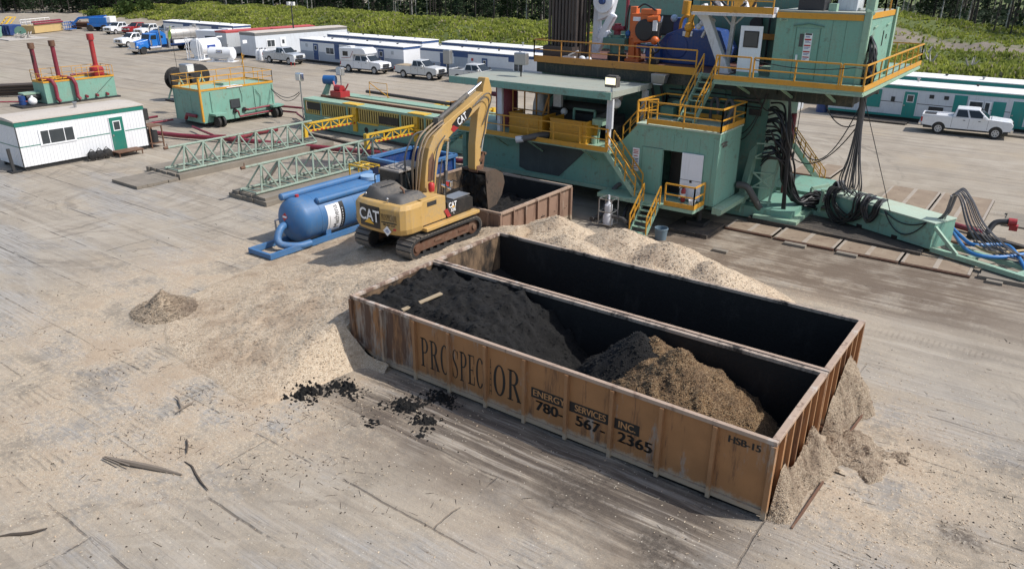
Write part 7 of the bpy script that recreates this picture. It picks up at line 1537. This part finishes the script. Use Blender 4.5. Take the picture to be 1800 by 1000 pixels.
m=MB(); m.box((h1+.001,b0+.45,z1-.7),(h1+.04,b0+.95,z1-.6)); m.box((h1+.001,b0+.25,z1-.55),(h1+.05,b0+.9,z1-.45)); m.build('lamp_bracket','blackdusty',t)
# top deck of the house
m=MB(); m.box((h0-.1,b0-.1,z1),(h1+.05,b1+.1,z1+.08)); m.build('roof_deck','decklt',t)
P0=z1+.08
m=MB(); toe_mb(m,[(h0+.5,b0-.1,P0+.04),(h1+.05,b0-.1,P0+.04),(h1+.05,b1+.1,P0+.04)],.24,.05); toe_mb(m,[(h1,b1+.1,P0+.08),(h0,b1+.1,P0+.08)],.2,.04); m.build('toe_board','yellow',t)
m=MB(); rail_mb(m,[(h0+.5,b0-.1,P0),(h1+.05,b0-.1,P0)],1.08,1.9,.035); rail_mb(m,[(h1+.05,b0-.1,P0),(h1+.05,b1+.1,P0),(h0,b1+.1,P0),(h0-.1,b0+1.0,P0),(h0-.1,b0+.0,P0)],1.08,1.6,.035); rail_mb(m,[(h0-.1,b0-.08,P0),(h0+.5,b0+.9,P0)],1.08,1.0,.035); m.build('railing','yellow',t)
m=MB(); m.tube(spline([(h1-.9,b1-.1,P0),(h1-.9,b1-.1,P0+.9),(h1-.6,b1-.2,P0+1.1),(h1-.35,b1-.4,P0+.5),(h1-.4,b1-.5,P0-.0)],6),.09,8); m.tube(spline([(h1-1.7,b1,P0),(h1-1.7,b1,P0+.9),(h1-1.4,b1-.1,P0+1.1),(h1-1.2,b1-.3,P0+.4)],6),.08,8); m.tube([(h1-.55,b1-.9,P0),(h1-.35,b1-.5,P0+1.0)],.09,8); m.build('hoses','hosegrey',t)
m=MB(); m.box((h0+.7,b1-.6,P0+.6),(h0+1.4,b1-.2,P0+.85)); m.cyl((h0+1.05,b1-.4,P0),(h0+1.05,b1-.4,P0+.9),.07,seg=8); m.tube(spline([(h0+1.0,b1-.3,P0+.8),(h0+1.4,b1-.1,P0+1.1),(h0+1.6,b1-.1,P0+.3)],6),.06,6); m.box((h0+.2,b1-.9,P0),(h0+.9,b1-.2,P0+.55)); m.build('valve_stand','greendk',t)
# porch, stairs
t=thing('porch_platform','green steel porch with yellow railing below the white door','platform',(-12.6,18.7,1.2)); m=MB(); m.box((-15.2,18.1,1.26),(-9.95,19.33,1.36)); m.build('deck','greenlt',t); m=MB(); m.box((-15.2,18.06,1.16),(-9.95,18.12,1.34)); m.box((-9.99,18.12,1.16),(-9.93,19.33,1.34)); m.build('edge_beam','greenlt',t)
m=MB(); rail_mb(m,[(-11.45,18.1,1.36),(-9.95,18.1,1.36),(-9.95,19.3,1.36)],1.08,1.6,.035); m.build('railing','yellow',t); m=MB(); toe_mb(m,[(-11.45,18.08,1.36),(-9.93,18.08,1.36),(-9.93,19.3,1.36)],.22,.04); m.build('toe_board','yellow',t)
m=MB(); m.box((-15.1,18.2,1.0),(-14.95,18.35,1.16)); m.build('leg','greenlt',t)
stair('short green stair with yellow handrails from the ground up to the porch',(-12.15,16.75,.0),(-12.15,18.1,1.3),.85,6)
stair('long green stair with yellow handrails from the shed deck down to the porch',(-13.15,18.72,1.4),(-15.0,18.72,3.45),.75,8)
stair('steep green stair with yellow handrails from the railed platform up to the rig floor',(-11.85,20.7,P0),(-11.6,22.6,ZF),.85,8)
stair('narrow stair with yellow rail from the shed deck up to the railed platform',(-15.0,20.4,3.5),(-13.8,20.4,P0),.7,5)
t=thing('fire_extinguisher','red fire extinguisher standing before the white door','fire extinguisher',(-10.95,19.1,1.36)); m=MB(); m.lathe([(.10,1.38),(.115,1.42),(.115,1.95),(.07,2.05),(.04,2.08)],(-10.95,19.1,0),'z',14); b=m.build('cylinder','red',t); m=MB(); m.lathe([(.117,1.68),(.117,1.8)],(-10.95,19.1,0),'z',14); m.build('label_band','sign',b); m=MB(); m.box((-11.0,19.02,2.08),(-10.9,19.18,2.15)); m.tube(spline([(-11.0,19.1,2.1),(-11.16,19.1,2.0),(-11.15,19.1,1.6)],5),.02,6); m.build('valve','black',t)
def bucket(label,u,v,z,r,h,mt):
    t=thing('bucket',label,'bucket',(u,v,z)); m=MB(); m.lathe([(r*.82,z),(r,z+h),(r*.93,z+h),(r*.77,z+.03)],(u,v,0),'z',18); m.build('body',mt,t); m=MB(); m.tube([(u+r*math.cos(a)*1.03,v+r*math.sin(a)*1.03,z+h*.92) for a in [k*math.pi/8 for k in range(17)]],.015,5); m.build('rim',mt,t); return t
bucket('white pail on the porch corner by the fire extinguisher',-10.2,18.45,1.36,.16,.38,'sign')
bucket('open grey blue barrel on the ground right of the short green stair',-11.0,17.0,0,.32,.58,'barrel')
t=thing('screw_jack','dark screw jack on a pad under the green house module','jack',(-10.3,19.6,0)); m=MB(); m.cyl((-10.3,19.8,.35),(-10.3,19.8,1.3),.14,seg=10); m.build('screw','dark',t); m=MB(); m.box((-10.75,19.35,.2),(-9.85,20.2,.38)); m.box((-10.6,19.5,1.05),(-10.0,20.1,1.3)); m.build('pad','dark',t)
mat('black tray mat under the screw jack',-11.4,-9.2,18.3,20.6,.0,.18,'matdk',group=None,name='tray_mat')
t=thing('support_beam','pale green folding beam jutting from the foot of the green house module','beam',(-9.2,21,1.0)); m=MB(); m.prism([(-9.45,1.0),(-9.0,1.0),(-8.95,1.25),(-9.2,1.32),(-9.45,1.32)],'y',19.2,23.4); m.build('beam','greenlt',t); m=MB(); m.cyl((-9.1,19.18,1.1),(-9.1,19.3,1.1),.13,seg=10); m.build('pin','greenlt',t)
t=thing('caged_pump','small caged grey pump standing left of the short green stair','pump',(-14.0,17.2,0)); m=MB()
for x in (-14.4,-13.7):
    for y in (16.9,17.6): m.bar((x,y,.1),(x,y,1.45),.04)
for z_ in (.15,.8,1.45):
    m.bar((-14.4,16.9,z_),(-13.7,16.9,z_),.04); m.bar((-14.4,17.6,z_),(-13.7,17.6,z_),.04); m.bar((-14.4,16.9,z_),(-14.4,17.6,z_),.04); m.bar((-13.7,16.9,z_),(-13.7,17.6,z_),.04)
m.build('cage','steel',t); m=MB(); m.lathe([(.26,.1),(.26,.55),(.16,.7),(.2,.8),(.2,1.1),(.06,1.25),(.05,1.6)],(-14.05,17.25,0),'z',14); m.build('pump','beamwhite',t)
m=MB(); m.tube([(-13.8,17.25,.55),(-13.2,17.2,.55),(-12.9,17.0,.5)],.09,8); m.build('outlet','hosegrey',t)
def hose(label,pts,r,mt='hosegrey',n=8,cat='hose',seg=10):
    m=MB(); m.tube(spline(pts,n),r,seg); return tag(m.build('hose',mt),label,cat)
hose('thick grey hose dropping from the valve box to the ground left of the caged pump',[(-14.5,19.6,1.6),(-14.75,19.3,1.5),(-14.95,18.8,.9),(-15.0,18.2,.2),(-15.1,17.4,.12)],.12)
hose('dark hose curling under the porch',[(-13.3,19.3,1.3),(-13.6,18.6,.9),(-13.5,17.9,.35),(-12.9,17.5,.2)],.09,'hose')
hose('thick dark hose sweeping from the green house module down to the ground on the right',[(-9.4,22.1,1.85),(-8.9,22.2,1.8),(-8.5,22.4,1.2),(-8.1,23.0,.4),(-7.4,24.0,.22),(-6.6,25.2,.22),(-5.6,26.3,.2)],.17)
# =============== cable bundles at the right end of the rig ===============
M['cablelt']=plain('cable_grey',(.11,.11,.115),.35)
r=random.Random(5)
m=MB()
for k in range(30):
    j=lambda s=.12:r.uniform(-s,s); q=k*.5
    m.tube(spline([(-8.55,23.1+j(.35),5.8-.20*q+j(.2)),(-8.0+j(.2),22.9+j(.35),5.7-.17*q+j(.2)),(-7.6+j(.25),23.1+j(.4),4.4-.08*q+j(.3)),(-7.3+j(.28),23.5+j(.4),2.4+j(.4)),(-6.9+j(.2),24.2+j(.3),1.0),(-6.2+j(.2),25.2+j(.4),.5+.03*k),(-5.6+j(.2),26.2+j(.4),.45)],7),.05,6)
tag(m.build('cable_bundle','hose'),'thick mass of black cables pouring from the right end of the substructure','cables')
m=MB()
for k in range(4): m.tube(spline([(-7.6,22.9,6.5),(-7.45+.05*k,22.9,4.5),(-7.3+.03*k,23.0,2.2),(-7.25+.05*k,23.1,.5),(-7.3,22.9,.15)],6),.045,6)
tag(m.build('cable_bundle','hose'),'slim black cable strand hanging left of the open view under the deck','cables')
m=MB()
for k in range(18):
    a=k*.45; m.tube(spline([(-4.45+.13*math.cos(a),23.7+.12*math.sin(a),6.9),(-4.43+.13*math.cos(a),23.78+.12*math.sin(a),5.2),(-4.45+(.15+.012*k)*math.cos(a),23.85+.15*math.sin(a),3.6),(-4.5+(.2+.03*k)*math.cos(a),24.0+.25*math.sin(a),2.3),(-4.4+.35*math.cos(a*2)+.1,24.4+.25*math.sin(a),1.62)],7),.027,6)
tag(m.build('cable_bundle','cablelt'),'long bundle of cables hanging from the doghouse deck to the cable box','cables')
m=MB(); m.tube(catenary((-3.95,21.2,7.0),(-2.2,22.7,1.6),-.0),.018,5); tag(m.build('cable','hose'),'single thin cable dropping right of the hanging bundle to the cable box','cable')
for i,(p,q,s) in enumerate((((-7.6,22.6,6.4),(-4.5,23.7,6.2),2.9),((-8.6,22.8,6.6),(-10.0,23.1,4.2),.6),((-8.6,22.8,6.6),(-10.1,23.1,4.0),.9),((-7.4,24,3.2),(-4.6,24,5.0),.9),((-8.8,21,7.0),(-8.3,22.8,5.6),.4),((-6.0,22.9,6.3),(-4.6,23.7,5.2),.5))):
    m=MB(); m.tube(catenary(p,q,s,18),.028,5); tag(m.build('cable','hose'),['long black cable looping low under the doghouse deck','upper black cable slung across the dark green wall','lower black cable slung across the dark green wall','short black cable loop beside the hanging bundle','black cable draped from the deck edge to the cable mass','small black cable loop just under the deck beam'][i],'cable')
m=MB(); m.tube([(-8.8,20.9,8.15)]+catenary((-8.8,20.88,8.12),(-4.4,20.88,8.1),.22,12)+[(-4.2,21.5,8.0)],.02,5); tag(m.build('cable','hose'),'thin black cable draped along the doghouse deck railing','cable')
m=MB(); m.tube([(-6.6,21.5,6.9),(-6.65,21.6,4.2),(-6.7,21.6,3.9)],.02,5); m.cyl((-6.68,21.6,3.6),(-6.66,21.6,4.0),.06,seg=6); tag(m.build('pendant','hose'),'pendant control hanging on a thin cable under the deck','pendant')
# ---- green cable box ----
t=thing('cable_box','long green steel cable box lying skewed on mats, cable coils over its left end','cable box',(-2.4,24.1,.0),R(-23.5)); B=lambda m,n,mm,p=None,**k:m.build(n,mm,p or t,local=True,**k)
m=MB(); m.box((-2.75,-.85,.32),(2.75,.75,1.5)); B(m,'body','green')
m=MB(); m.box((-2.78,-.88,1.5),(2.78,.78,1.55)); B(m,'lid','decklt')
for x in (-.9,1.0): m=MB(); m.box((x-.18,-.87,.32),(x+.12,-.849,.46)); B(m,'fork_pocket','ink')
m=MB(); m.box((.1,-.856,.35),(.112,-.851,1.45)); B(m,'seam','greendk')
m=MB(); m.bar((.0,-.90,1.3),(.7,-.90,1.28),.05,.07); B(m,'handle','greenlt')
m=MB(); m.box((2.75,-.8,.2),(6.9,-.55,.4)); m.box((2.75,.4,.2),(6.9,.65,.4)); m.bar((2.75,-.78,1.35),(3.9,-.70,.4),.14); m.box((6.4,-.55,.2),(6.6,.4,.38)); m.box((4.2,-.55,.2),(4.4,.4,.36)); B(m,'tail_skid','greenlt')
m=MB(); m.box((-4.4,-.8,.2),(-2.75,-.55,.42)); m.box((-4.4,.4,.2),(-2.75,.65,.42)); m.bar((-2.75,-.7,1.2),(-4.0,-.7,.4),.14); m.bar((-4.1,-.7,.4),(-4.1,-.7,1.5),.13); m.bar((-4.1,-.7,1.5),(-4.1,.6,1.5),.13); m.box((-4.4,-.55,.2),(-4.2,.4,.4)); B(m,'head_skid','greenlt')
m=MB(); m.cyl((6.9,-.7,.15),(6.9,-.5,.15),.2,seg=12); B(m,'hook','greenlt')
def coil(label,spots,seed,mt='hose',rr=.036):
    r=random.Random(seed); m=MB(); ca,sa=math.cos(R(-23.5)),math.sin(R(-23.5))
    for (x0,x1,zt,drop,n) in spots:
        for k in range(n):
            a=x0+r.uniform(-.15,.15); b=x1+r.uniform(-.15,.15); d=drop*r.uniform(.75,1.1); y=-.95-.05*k*.5-r.uniform(0,.1)
            pts=[(a+.15,-.3,zt+.02),(a,-.8,zt+r.uniform(.02,.15)),(a-.05,y,zt-.15),(a+.05,y-.03,zt-d*.6),((a+b)/2,y-.05,zt-d),(b-.05,y-.03,zt-d*.6),(b,y,zt-.12),(b-.05,-.8,zt+r.uniform(.02,.18)),(b-.2,-.2,zt+.05)]
            pts=[(-2.4+x*ca-yy*sa,24.1+x*sa+yy*ca,z) for x,yy,z in pts]; m.tube(spline(pts,5),rr,5)
    return tag(m.build('cable_coil',mt),label,'cable coil')
coil('big grey black cable coil draped over the left end of the green cable box',[(-2.75,-1.15,1.75,1.5,9),(-2.4,-.7,1.8,1.25,8)],3)
coil('smaller tight cable coil hung right of the big one on the green cable box',[(-.62,-.05,1.75,.95,10)],5)
m=MB(); ca,sa=math.cos(R(-23.5)),math.sin(R(-23.5)); LB=lambda x,y,z:(-2.4+x*ca-y*sa,24.1+x*sa+y*ca,z); r=random.Random(6)
for k in range(12):
    a=k*.5236*1; q=.25; 
    m.tube(spline([LB(-2.9+.5*math.cos(t_*.7)*.35+r.uniform(-.05,.05),-.5+.1*k*.5+.0,1.55+.55*math.sin(t_*.785)) for t_ in range(9)],4),.036,5)
tag(m.build('cable_coil','cablelt'),'upright cable loops standing behind the big coil on the cable box','cable coil')
m=MB()
for k in range(2): m.tube(catenary(LB(.3,-.95,1.5),LB(2.4,-.92,1.5),.35+.5*k,14),.028,5)
tag(m.build('cable','hose'),'two slack cables hanging across the front of the green cable box','cable')
m=MB()
for k in range(11):
    j=r.uniform(-.1,.1); m.tube(spline([LB(2.3,-.1+.05*k,1.45),LB(2.65+j*.3,-.1+.04*k,1.9),LB(2.75,.0+.06*k,2.75+.02*k),LB(3.1+.02*k+j,.1+.05*k,2.6+j*.6),LB(3.7+.05*k+j*1.6,.15+.05*k,1.5+j),LB(4.6+.10*k+j*3,.3+.06*k,.65+abs(j)),LB(6.0,.6+.12*k+j*2,.45+abs(j)*1.5),LB(8.6,1.2+.09*k,.75+j*2)],7),.026,6)
tag(m.build('cable_bundle','cablelt'),'arched bundle of grey cables rising off the right end of the cable box','cables')
m=MB(); m.bar(LB(2.6,.1,1.5),LB(2.75,.1,2.7),.06); m.bar(LB(2.75,-.15,2.7),LB(2.75,.4,2.7),.06); tag(m.build('cable_stand','steel'),'thin stand propping up the arched cables','stand')
hose('upper blue hose snaking past the tail of the green cable box',[(.1,25.6,.6),(.7,24.2,.62),(1.35,23.1,.62),(2.0,23.6,.62),(2.6,23.9,.62),(3.0,23.1,.6),(3.5,21.6,.45)],.085,'bluehose')
hose('lower blue hose lying on the tail skid of the green cable box',[(.3,24.9,.55),(1.1,22.6,.55),(1.7,21.9,.55),(2.6,22.3,.55),(3.6,23.5,.6),(4.6,24.2,.6)],.085,'bluehose')
hose('tan hose winding between the two blue hoses',[(.6,24.9,.5),(1.3,23.3,.6),(2.2,22.5,.6),(3.2,23.6,.6),(4.4,24.8,.6)],.06,'tanhose')
m=MB(); m.tube([(-6.5,28.2,.3),(-3,27.6,.3),(-.2,27.0,.35),(1.4,26.4,.3)],.14,10); tag(m.build('pipe','maroon'),'dark red pipe lying behind the green cable box','pipe')
t=thing('pipe_elbow','short black hose with a red coupling standing behind the tail skid','coupling',(2.5,27,.3)); m=MB(); m.tube(spline([(1.6,26.5,.3),(1.8,26.9,.75),(2.3,27.1,.85)],5),.14,10); m.build('hose','hose',t); m=MB(); m.cyl((2.3,27.1,.85),(2.65,27.15,.85),.2,seg=12); m.box((2.4,26.9,.5),(2.75,27.3,.75)); m.build('coupling','red',t)
m=MB(); m.bar((.9,25.9,.3),(4.8,24.2,.3),.3,.3); tag(m.build('timber_beam','matdk'),'long black beam behind the tail skid of the cable box','beam')
# rig mats on the ground at the right
def rmat(label,u0,u1,v0,v1,rz=0,grp='brown rig mats round the cable box'):
    t=thing('rig_mat',label,'mat',((u0+u1)/2,(v0+v1)/2,.0),rz,grp); w,d=(u1-u0)/2,(v1-v0)/2
    m=MB(); m.box((-w,-d,.0),(w,d,.12)); m.build('deck_boards','matred',t,local=True); m=MB()
    for x in (-w,w-.12): m.box((x,-d-.01,.0),(x+.12,d+.01,.135))
    m.box((-.1,-d,.0),(.1,d,.13)); m.build('steel_strap','rib2',t,local=True); m=MB(); m.tube([(-w,-d-.05,.06),(w,-d-.05,.06)],.06,8); m.build('edge_pipe','rusty',t,local=True); return t
rmat('brown rig mat nearest the rig leg in the front row',-6.6,-3.85,20.3,22.7); rmat('brown rig mat in the middle of the front row below the cable box',-3.75,-1.1,20.3,22.9); rmat('brown rig mat with a red edge pipe at the right end of the front row',-1.0,1.7,20.3,23.0)
rmat('brown rig mat behind the left end of the cable box',-4.1,-1.5,29.5,34.0); rmat('brown rig mat behind the middle of the cable box',-1.4,1.2,28.0,34.1); rmat('brown rig mat behind the cable box, closest to it',-1.4,1.2,24.9,27.7)
rmat('square brown rig mat lying alone below the deck stair',-10.1,-7.6,33.6,37.2)
mat('tan mat cut off by the right edge behind the red coupling',2.0,5.5,29.3,32.0,0,.1,'mat',group=None); mat('tan mat at the right edge beside the end of the tail skid',2.0,4.3,20.4,21.9,0,.16,'mat',group=None)
mat('long dark mat under the rig base and cable box',-8.6,-.4,21.9,24.4,.0,.26,'matdk',group=None,rz=R(-4)); rmat('small brown rig mat beside the black tray mat',-9.1,-6.75,20.4,21.8)
for i,(u,v,s) in enumerate(((-5.5,19.9,.5),(-3.2,20.0,.45),(-8.0,17.0,.35),(2.6,20.2,.3))):
    m=MB(); m.box((u-s,v-.14,0),(u+s,v+.14,.12)); tag(m.build('timber_block','mat',bevel=.01),['loose timber block in front of the left rig mat','loose timber block in front of the middle rig mat','small timber block on open ground right of the pale heap','small timber block by the tan mat at the right edge'][i],'block')
stair('yellow railed stair from under the deck down to the far ground',(-7.6,31.8,0),(-9.4,30.6,2.6),.8,8)
t=thing('equipment_crate','white crate beyond the rig, seen under the doghouse deck','crate',(-18.5,57.6,0)); m=MB(); m.box((-20.2,57,0),(-16.9,59,1.5)); m.build('body','greypale',t,bevel=.04); m=MB(); m.box((-20.25,56.95,1.5),(-16.85,59.05,1.6)); m.build('lid','whiteroof',t)
t=thing('equipment_skid','blue and black skid beyond the rig, seen under the doghouse deck','skid',(-17,63.5,0)); m=MB(); m.box((-19,62.5,.1),(-14.5,64.5,1.6)); m.build('base','dark',t); m=MB(); m.box((-18.6,62.6,1.6),(-14.8,64.3,2.1)); m.build('cover','bluedk',t)
t=thing('drum','dark blue barrel at the near end of the teal trimmed trailer','drum',(-15.0,58.2,0)); m=MB(); m.cyl((-15,58.2,0),(-15,58.2,1.5),.5,seg=16); m.build('body','bluedk',t); m=MB(); m.lathe([(.51,1.42),(.53,1.46),(.51,1.5)],(-15,58.2,0),'z',16); m.build('hoop','steel',t)

# loose gear on the rig floor and pipes along the substructure
t=thing('loose_boards','heap of white boards and sacks on the rig floor in front of the standing pipes','boards',(-20.2,22.95,ZF)); m=MB()
for k,(a,b) in enumerate((((-20.9,22.9,7.2),(-19.9,23.1,7.25)),((-20.7,23.1,7.32),(-19.8,22.9,7.36)),((-20.2,22.85,7.45),(-19.7,23.05,7.7)))): m.bar(a,b,.16,.08)
m.build('boards','beamwhite',t); m=MB(); m.ball((-19.4,23.0,7.3),.2,9,.16); m.ball((-19.0,23.05,7.28),.18,9,.15); m.build('sacks','greypale',t)
for i,(a,b) in enumerate((((-17.6,23.1,7.18),(-15.7,23.4,7.22)),((-17.2,23.4,7.2),(-15.4,23.1,7.3)),((-18.4,23.3,7.18),(-17.1,23.6,7.2)))):
    m=MB(); m.cyl(a,b,.05,seg=8); tag(m.build('loose_bar','rusty'),['rusty bar lying on the rig floor below the orange pipe handler, longest','rusty bar crossing the longest one on the rig floor','short rusty bar on the rig floor below the red valve'][i],'bar')
hose('black hose hanging along the dark green wall under the rig floor edge',[(-14.6,22.9,6.9),(-14.4,23.05,6.0),(-14.2,23.1,5.3),(-13.9,22.9,5.9)],.07,'hose')
hose('black hose curving from the shed roof corner to the dark green wall',[(-15.2,23.1,6.8),(-14.9,22.8,6.3),(-14.75,22.9,5.6)],.08,'hose')
for k in range(3): hose(['upper','middle','lower'][k]+' dark conduit running along the dark green wall above the green house',[(-14,23.15,6.1-.22*k),(-11.5,23.15,6.1-.22*k),(-9.0,23.15,6.05-.22*k)],.035,'black',n=3,cat='conduit')
# =============== forest ===============
def leaf_mat(name,a,b,tr=.35):
    n=NT(name); isl=n.new('NewGeometry').outputs['Random Per Island']; oi=n.new('ObjectInfo').outputs['Random']
    c=n.mix(isl,a,b); c=n.mix(n.math('MULTIPLY',oi,.45),c,sc(b,.55)); n.fin(c,.75); n.b.inputs['Specular IOR Level'].default_value=.15
    t=n.new('BsdfTranslucent'); n.put(t.inputs['Color'],c); mx=n.new('MixShader'); mx.inputs[0].default_value=tr
    out=n.t.nodes['Material Output']; n.t.links.new(n.b.outputs[0],mx.inputs[1]); n.t.links.new(t.outputs[0],mx.inputs[2]); n.t.links.new(mx.outputs[0],out.inputs[0]); return n.m
M['spruce']=leaf_mat('spruce_needles',(.013,.028,.014),(.036,.062,.026),.2)
M['aspen']=leaf_mat('aspen_leaves',(.045,.085,.022),(.10,.14,.04),.4)
M['bark']=plain('dark_bark',(.055,.046,.040),.95)
def birch():
    n=NT('pale_bark'); p=n.co(); c=n.mix(n.step(n.noise(n.map(p,(2,2,.9)),1.6,6,.7),.46,.60),(.50,.48,.44),(.13,.11,.095)); return n.fin(c,.85)
M['birch']=birch()
def tree_mesh(kind,seed):
    r=random.Random(seed); tr=MB(); cr=MB(); H=r.uniform(13,18)
    lean=Vector((r.uniform(-.5,.5),r.uniform(-.5,.5),0))
    P=lambda z:Vector((lean.x*(max(0,z)/H)**1.5,lean.y*(max(0,z)/H)**1.5,z))
    rad=.17 if kind=='spruce' else r.uniform(.09,.15)
    tr.tube([P(z) for z in (-.6,0,1.5,4,8,H*.8,H)],[rad*1.4,rad*1.15,rad,rad*.85,rad*.6,rad*.25,.02],7)
    def clump(c,s,n,up=0):
        for _ in range(n):
            d=Vector((r.gauss(0,1),r.gauss(0,1),r.gauss(0,.6)))*s*.5; a=Vector((r.uniform(-1,1),r.uniform(-1,1),r.uniform(-.6,.5)+up)).normalized()*s*r.uniform(.25,.5); b=a.orthogonal().normalized()*s*r.uniform(.12,.28)
            q=c+d; cr.add([q-a,q+b*.8,q+a,q-b*.8],[(0,1,2,3)])
    if kind=='spruce':
        z=r.uniform(.5,1.6)
        while z<H:
            R0=(2.3*max(0,1-(z/H))**.75+.25)*r.uniform(.8,1.15); n=7 if z<8 else 5
            for k in range(n):
                a=r.uniform(0,6.28); L=R0*r.uniform(.6,1.1); e=P(z)+Vector((math.cos(a)*L,math.sin(a)*L,-.25*L))
                if z<8: tr.tube([P(z),P(z).lerp(e,.55)+Vector((0,0,.05)),e],[.035,.02,.008],4,caps=False)
                for f in (.35,.65,.95):
                    if z<3 and r.random()<.45: continue
                    clump(P(z).lerp(e,f),.75,4,-.2)
            z+=r.uniform(.45,.75) if z<8 else r.uniform(.8,1.2)
    elif kind=='aspen':
        for k in range(16):
            z=H*r.uniform(.42,.97); a=r.uniform(0,6.28); L=r.uniform(.6,2.1)*(1.2-z/H*.5); e=P(z)+Vector((math.cos(a)*L,math.sin(a)*L,L*.7)); tr.tube([P(z),e],[.04,.012],4,caps=False)
            for f in (.5,.8,1.05): clump(P(z).lerp(e,f),.9,6)
        for k in range(5): z=r.uniform(1.5,5); a=r.uniform(0,6.28); tr.tube([P(z),P(z)+Vector((math.cos(a)*.7,math.sin(a)*.7,.35))],[.02,.006],4,caps=False)
    else:
        for k in range(26): z=r.uniform(1.2,H*.9); a=r.uniform(0,6.28); L=r.uniform(.4,1.3); tr.tube([P(z),P(z)+Vector((math.cos(a)*L,math.sin(a)*L,-.1*L))],[.025,.006],4,caps=False)
        for k in range(22): z=H*r.uniform(.35,.98); a=r.uniform(0,6.28); clump(P(z)+Vector((math.cos(a)*.6,math.sin(a)*.6,0)),.8,4)
    return tr,cr
PROTO=[]
for kind,mt,lf,n in (('spruce','bark','spruce',4),('aspen','birch','aspen',3),('pole','bark','spruce',3)):
    for i in range(n):
        t=thing('conifer_tree' if kind!='aspen' else 'birch_tree','x','tree'); tr,cr=tree_mesh(kind,40+i+10*n); tr.build('trunk',mt,t,local=True); cr.build('crown',lf,t,local=True); PROTO.append((kind,t))
BND=[(-330,40),(-262,66),(-215,92),(-175,103),(-140,113),(-100,118),(-70,124),(-48,140),(-36,182),(-28,178),(-22,158),(-12,146),(5,136),(30,126)]
def bnd(u):
    for (a,b),(c,d) in zip(BND,BND[1:]):
        if a<=u<=c: return b+(d-b)*(u-a)/(c-a)
    return BND[-1][1]
LAB={'spruce':('dark spruce with low drooping branches in the forest edge behind the site','spruces of the forest edge'),'aspen':('slender pale trunked birch standing in the dark forest edge','pale birches of the forest edge'),'pole':('thin dark trunked conifer with bare lower twigs in the forest edge','bare stemmed conifers of the forest edge')}
used={}
r=random.Random(77)
def put(kind,u,v,s):
    cand=[t for k,t in PROTO if k==kind]; t=r.choice(cand); z=terr(u,v)
    o=t if t.name not in used else copy_tree(t); used[t.name]=1
    o.location=(u,v,z); o.rotation_euler=(0,0,r.uniform(0,6.28)); o.scale=(s,s,s*r.uniform(.9,1.1)); o['label'],o['group']=LAB[kind]; o['category']='tree'
u_pos=[]; 
for k in range(292):
    f=(k+.5)/292; u=-285+ (285+28)*f**.92 + r.uniform(-1.2,1.2); d=(k%4)*4.0+r.uniform(0,3.5)
    left=u<-185
    kind=r.choice(('spruce','spruce','spruce','pole')) if left else r.choices(('spruce','pole','aspen'),(.36,.44,.20) if u<-40 else (.22,.45,.33))[0]
    put(kind,u,bnd(u)+d,r.uniform(.8,1.15))
for k,t in PROTO:
    if t.name not in used: bpy.data.objects.remove(t) 
# the wood behind reads as one dark mass
mb=MB()
for k in range(620):
    u=r.uniform(-330,60); v=bnd(min(30,max(-330,u)))+r.uniform(14,60); z=terr(u,v); rr=r.uniform(.1,.2); mb.tube([(u,v,z),(u+r.uniform(-.4,.4),v,z+14)],[rr,rr*.5],5,caps=False)
tag(mb.build('forest_trunks','bark',loc=(0,0,0)),'dark trunks filling the depth of the forest behind the edge trees','forest',kind='stuff')
mb=MB()
for k in range(17000):
    u=r.uniform(-330,60); v=bnd(min(30,max(-330,u)))+r.uniform(10,58); z=terr(u,v)+ (r.uniform(0,2.2) if r.random()<.4 else r.uniform(1,15)); a=Vector((r.uniform(-1,1),r.uniform(-1,1),r.uniform(-.5,.5)))*r.uniform(.5,1.1); b=a.orthogonal().normalized()*r.uniform(.3,.7); c=Vector((u,v,z)); mb.add([c-a,c+b,c+a,c-b],[(0,1,2,3)])
tag(mb.build('forest_foliage','spruce',loc=(0,0,0)),'dark foliage mass of the forest behind the edge trees','forest',kind='stuff')
# leafy bushes at the left end of the berm
for i,(u,v,s) in enumerate(((-196,84,1.8),(-188,88,2.3),(-183,90,2.0))):
    cr=MB(); tr=MB(); z=terr(u,v)
    for k in range(5): a=k*1.26; tr.tube([(0,0,0),(math.cos(a)*.5*s,math.sin(a)*.5*s,s*.8)],[.06,.02],5)
    for k in range(420):
        d=Vector((r.gauss(0,.45),r.gauss(0,.45),abs(r.gauss(.5,.35))))*s; a=Vector((r.uniform(-1,1),r.uniform(-1,1),r.uniform(-1,1)))*.2*s; b=a.orthogonal().normalized()*.12*s; cr.add([d-a,d+b,d+a,d-b],[(0,1,2,3)])
    t=thing('bush',['leftmost leafy green bush at the left end of the berm','tallest leafy green bush at the left end of the berm','rightmost leafy green bush at the left end of the berm'][i],'bush',(u,v,z),0,'bushes at the left end of the berm'); cr.build('foliage','aspen',t,local=True); tr.build('stem','bark',t,local=True)
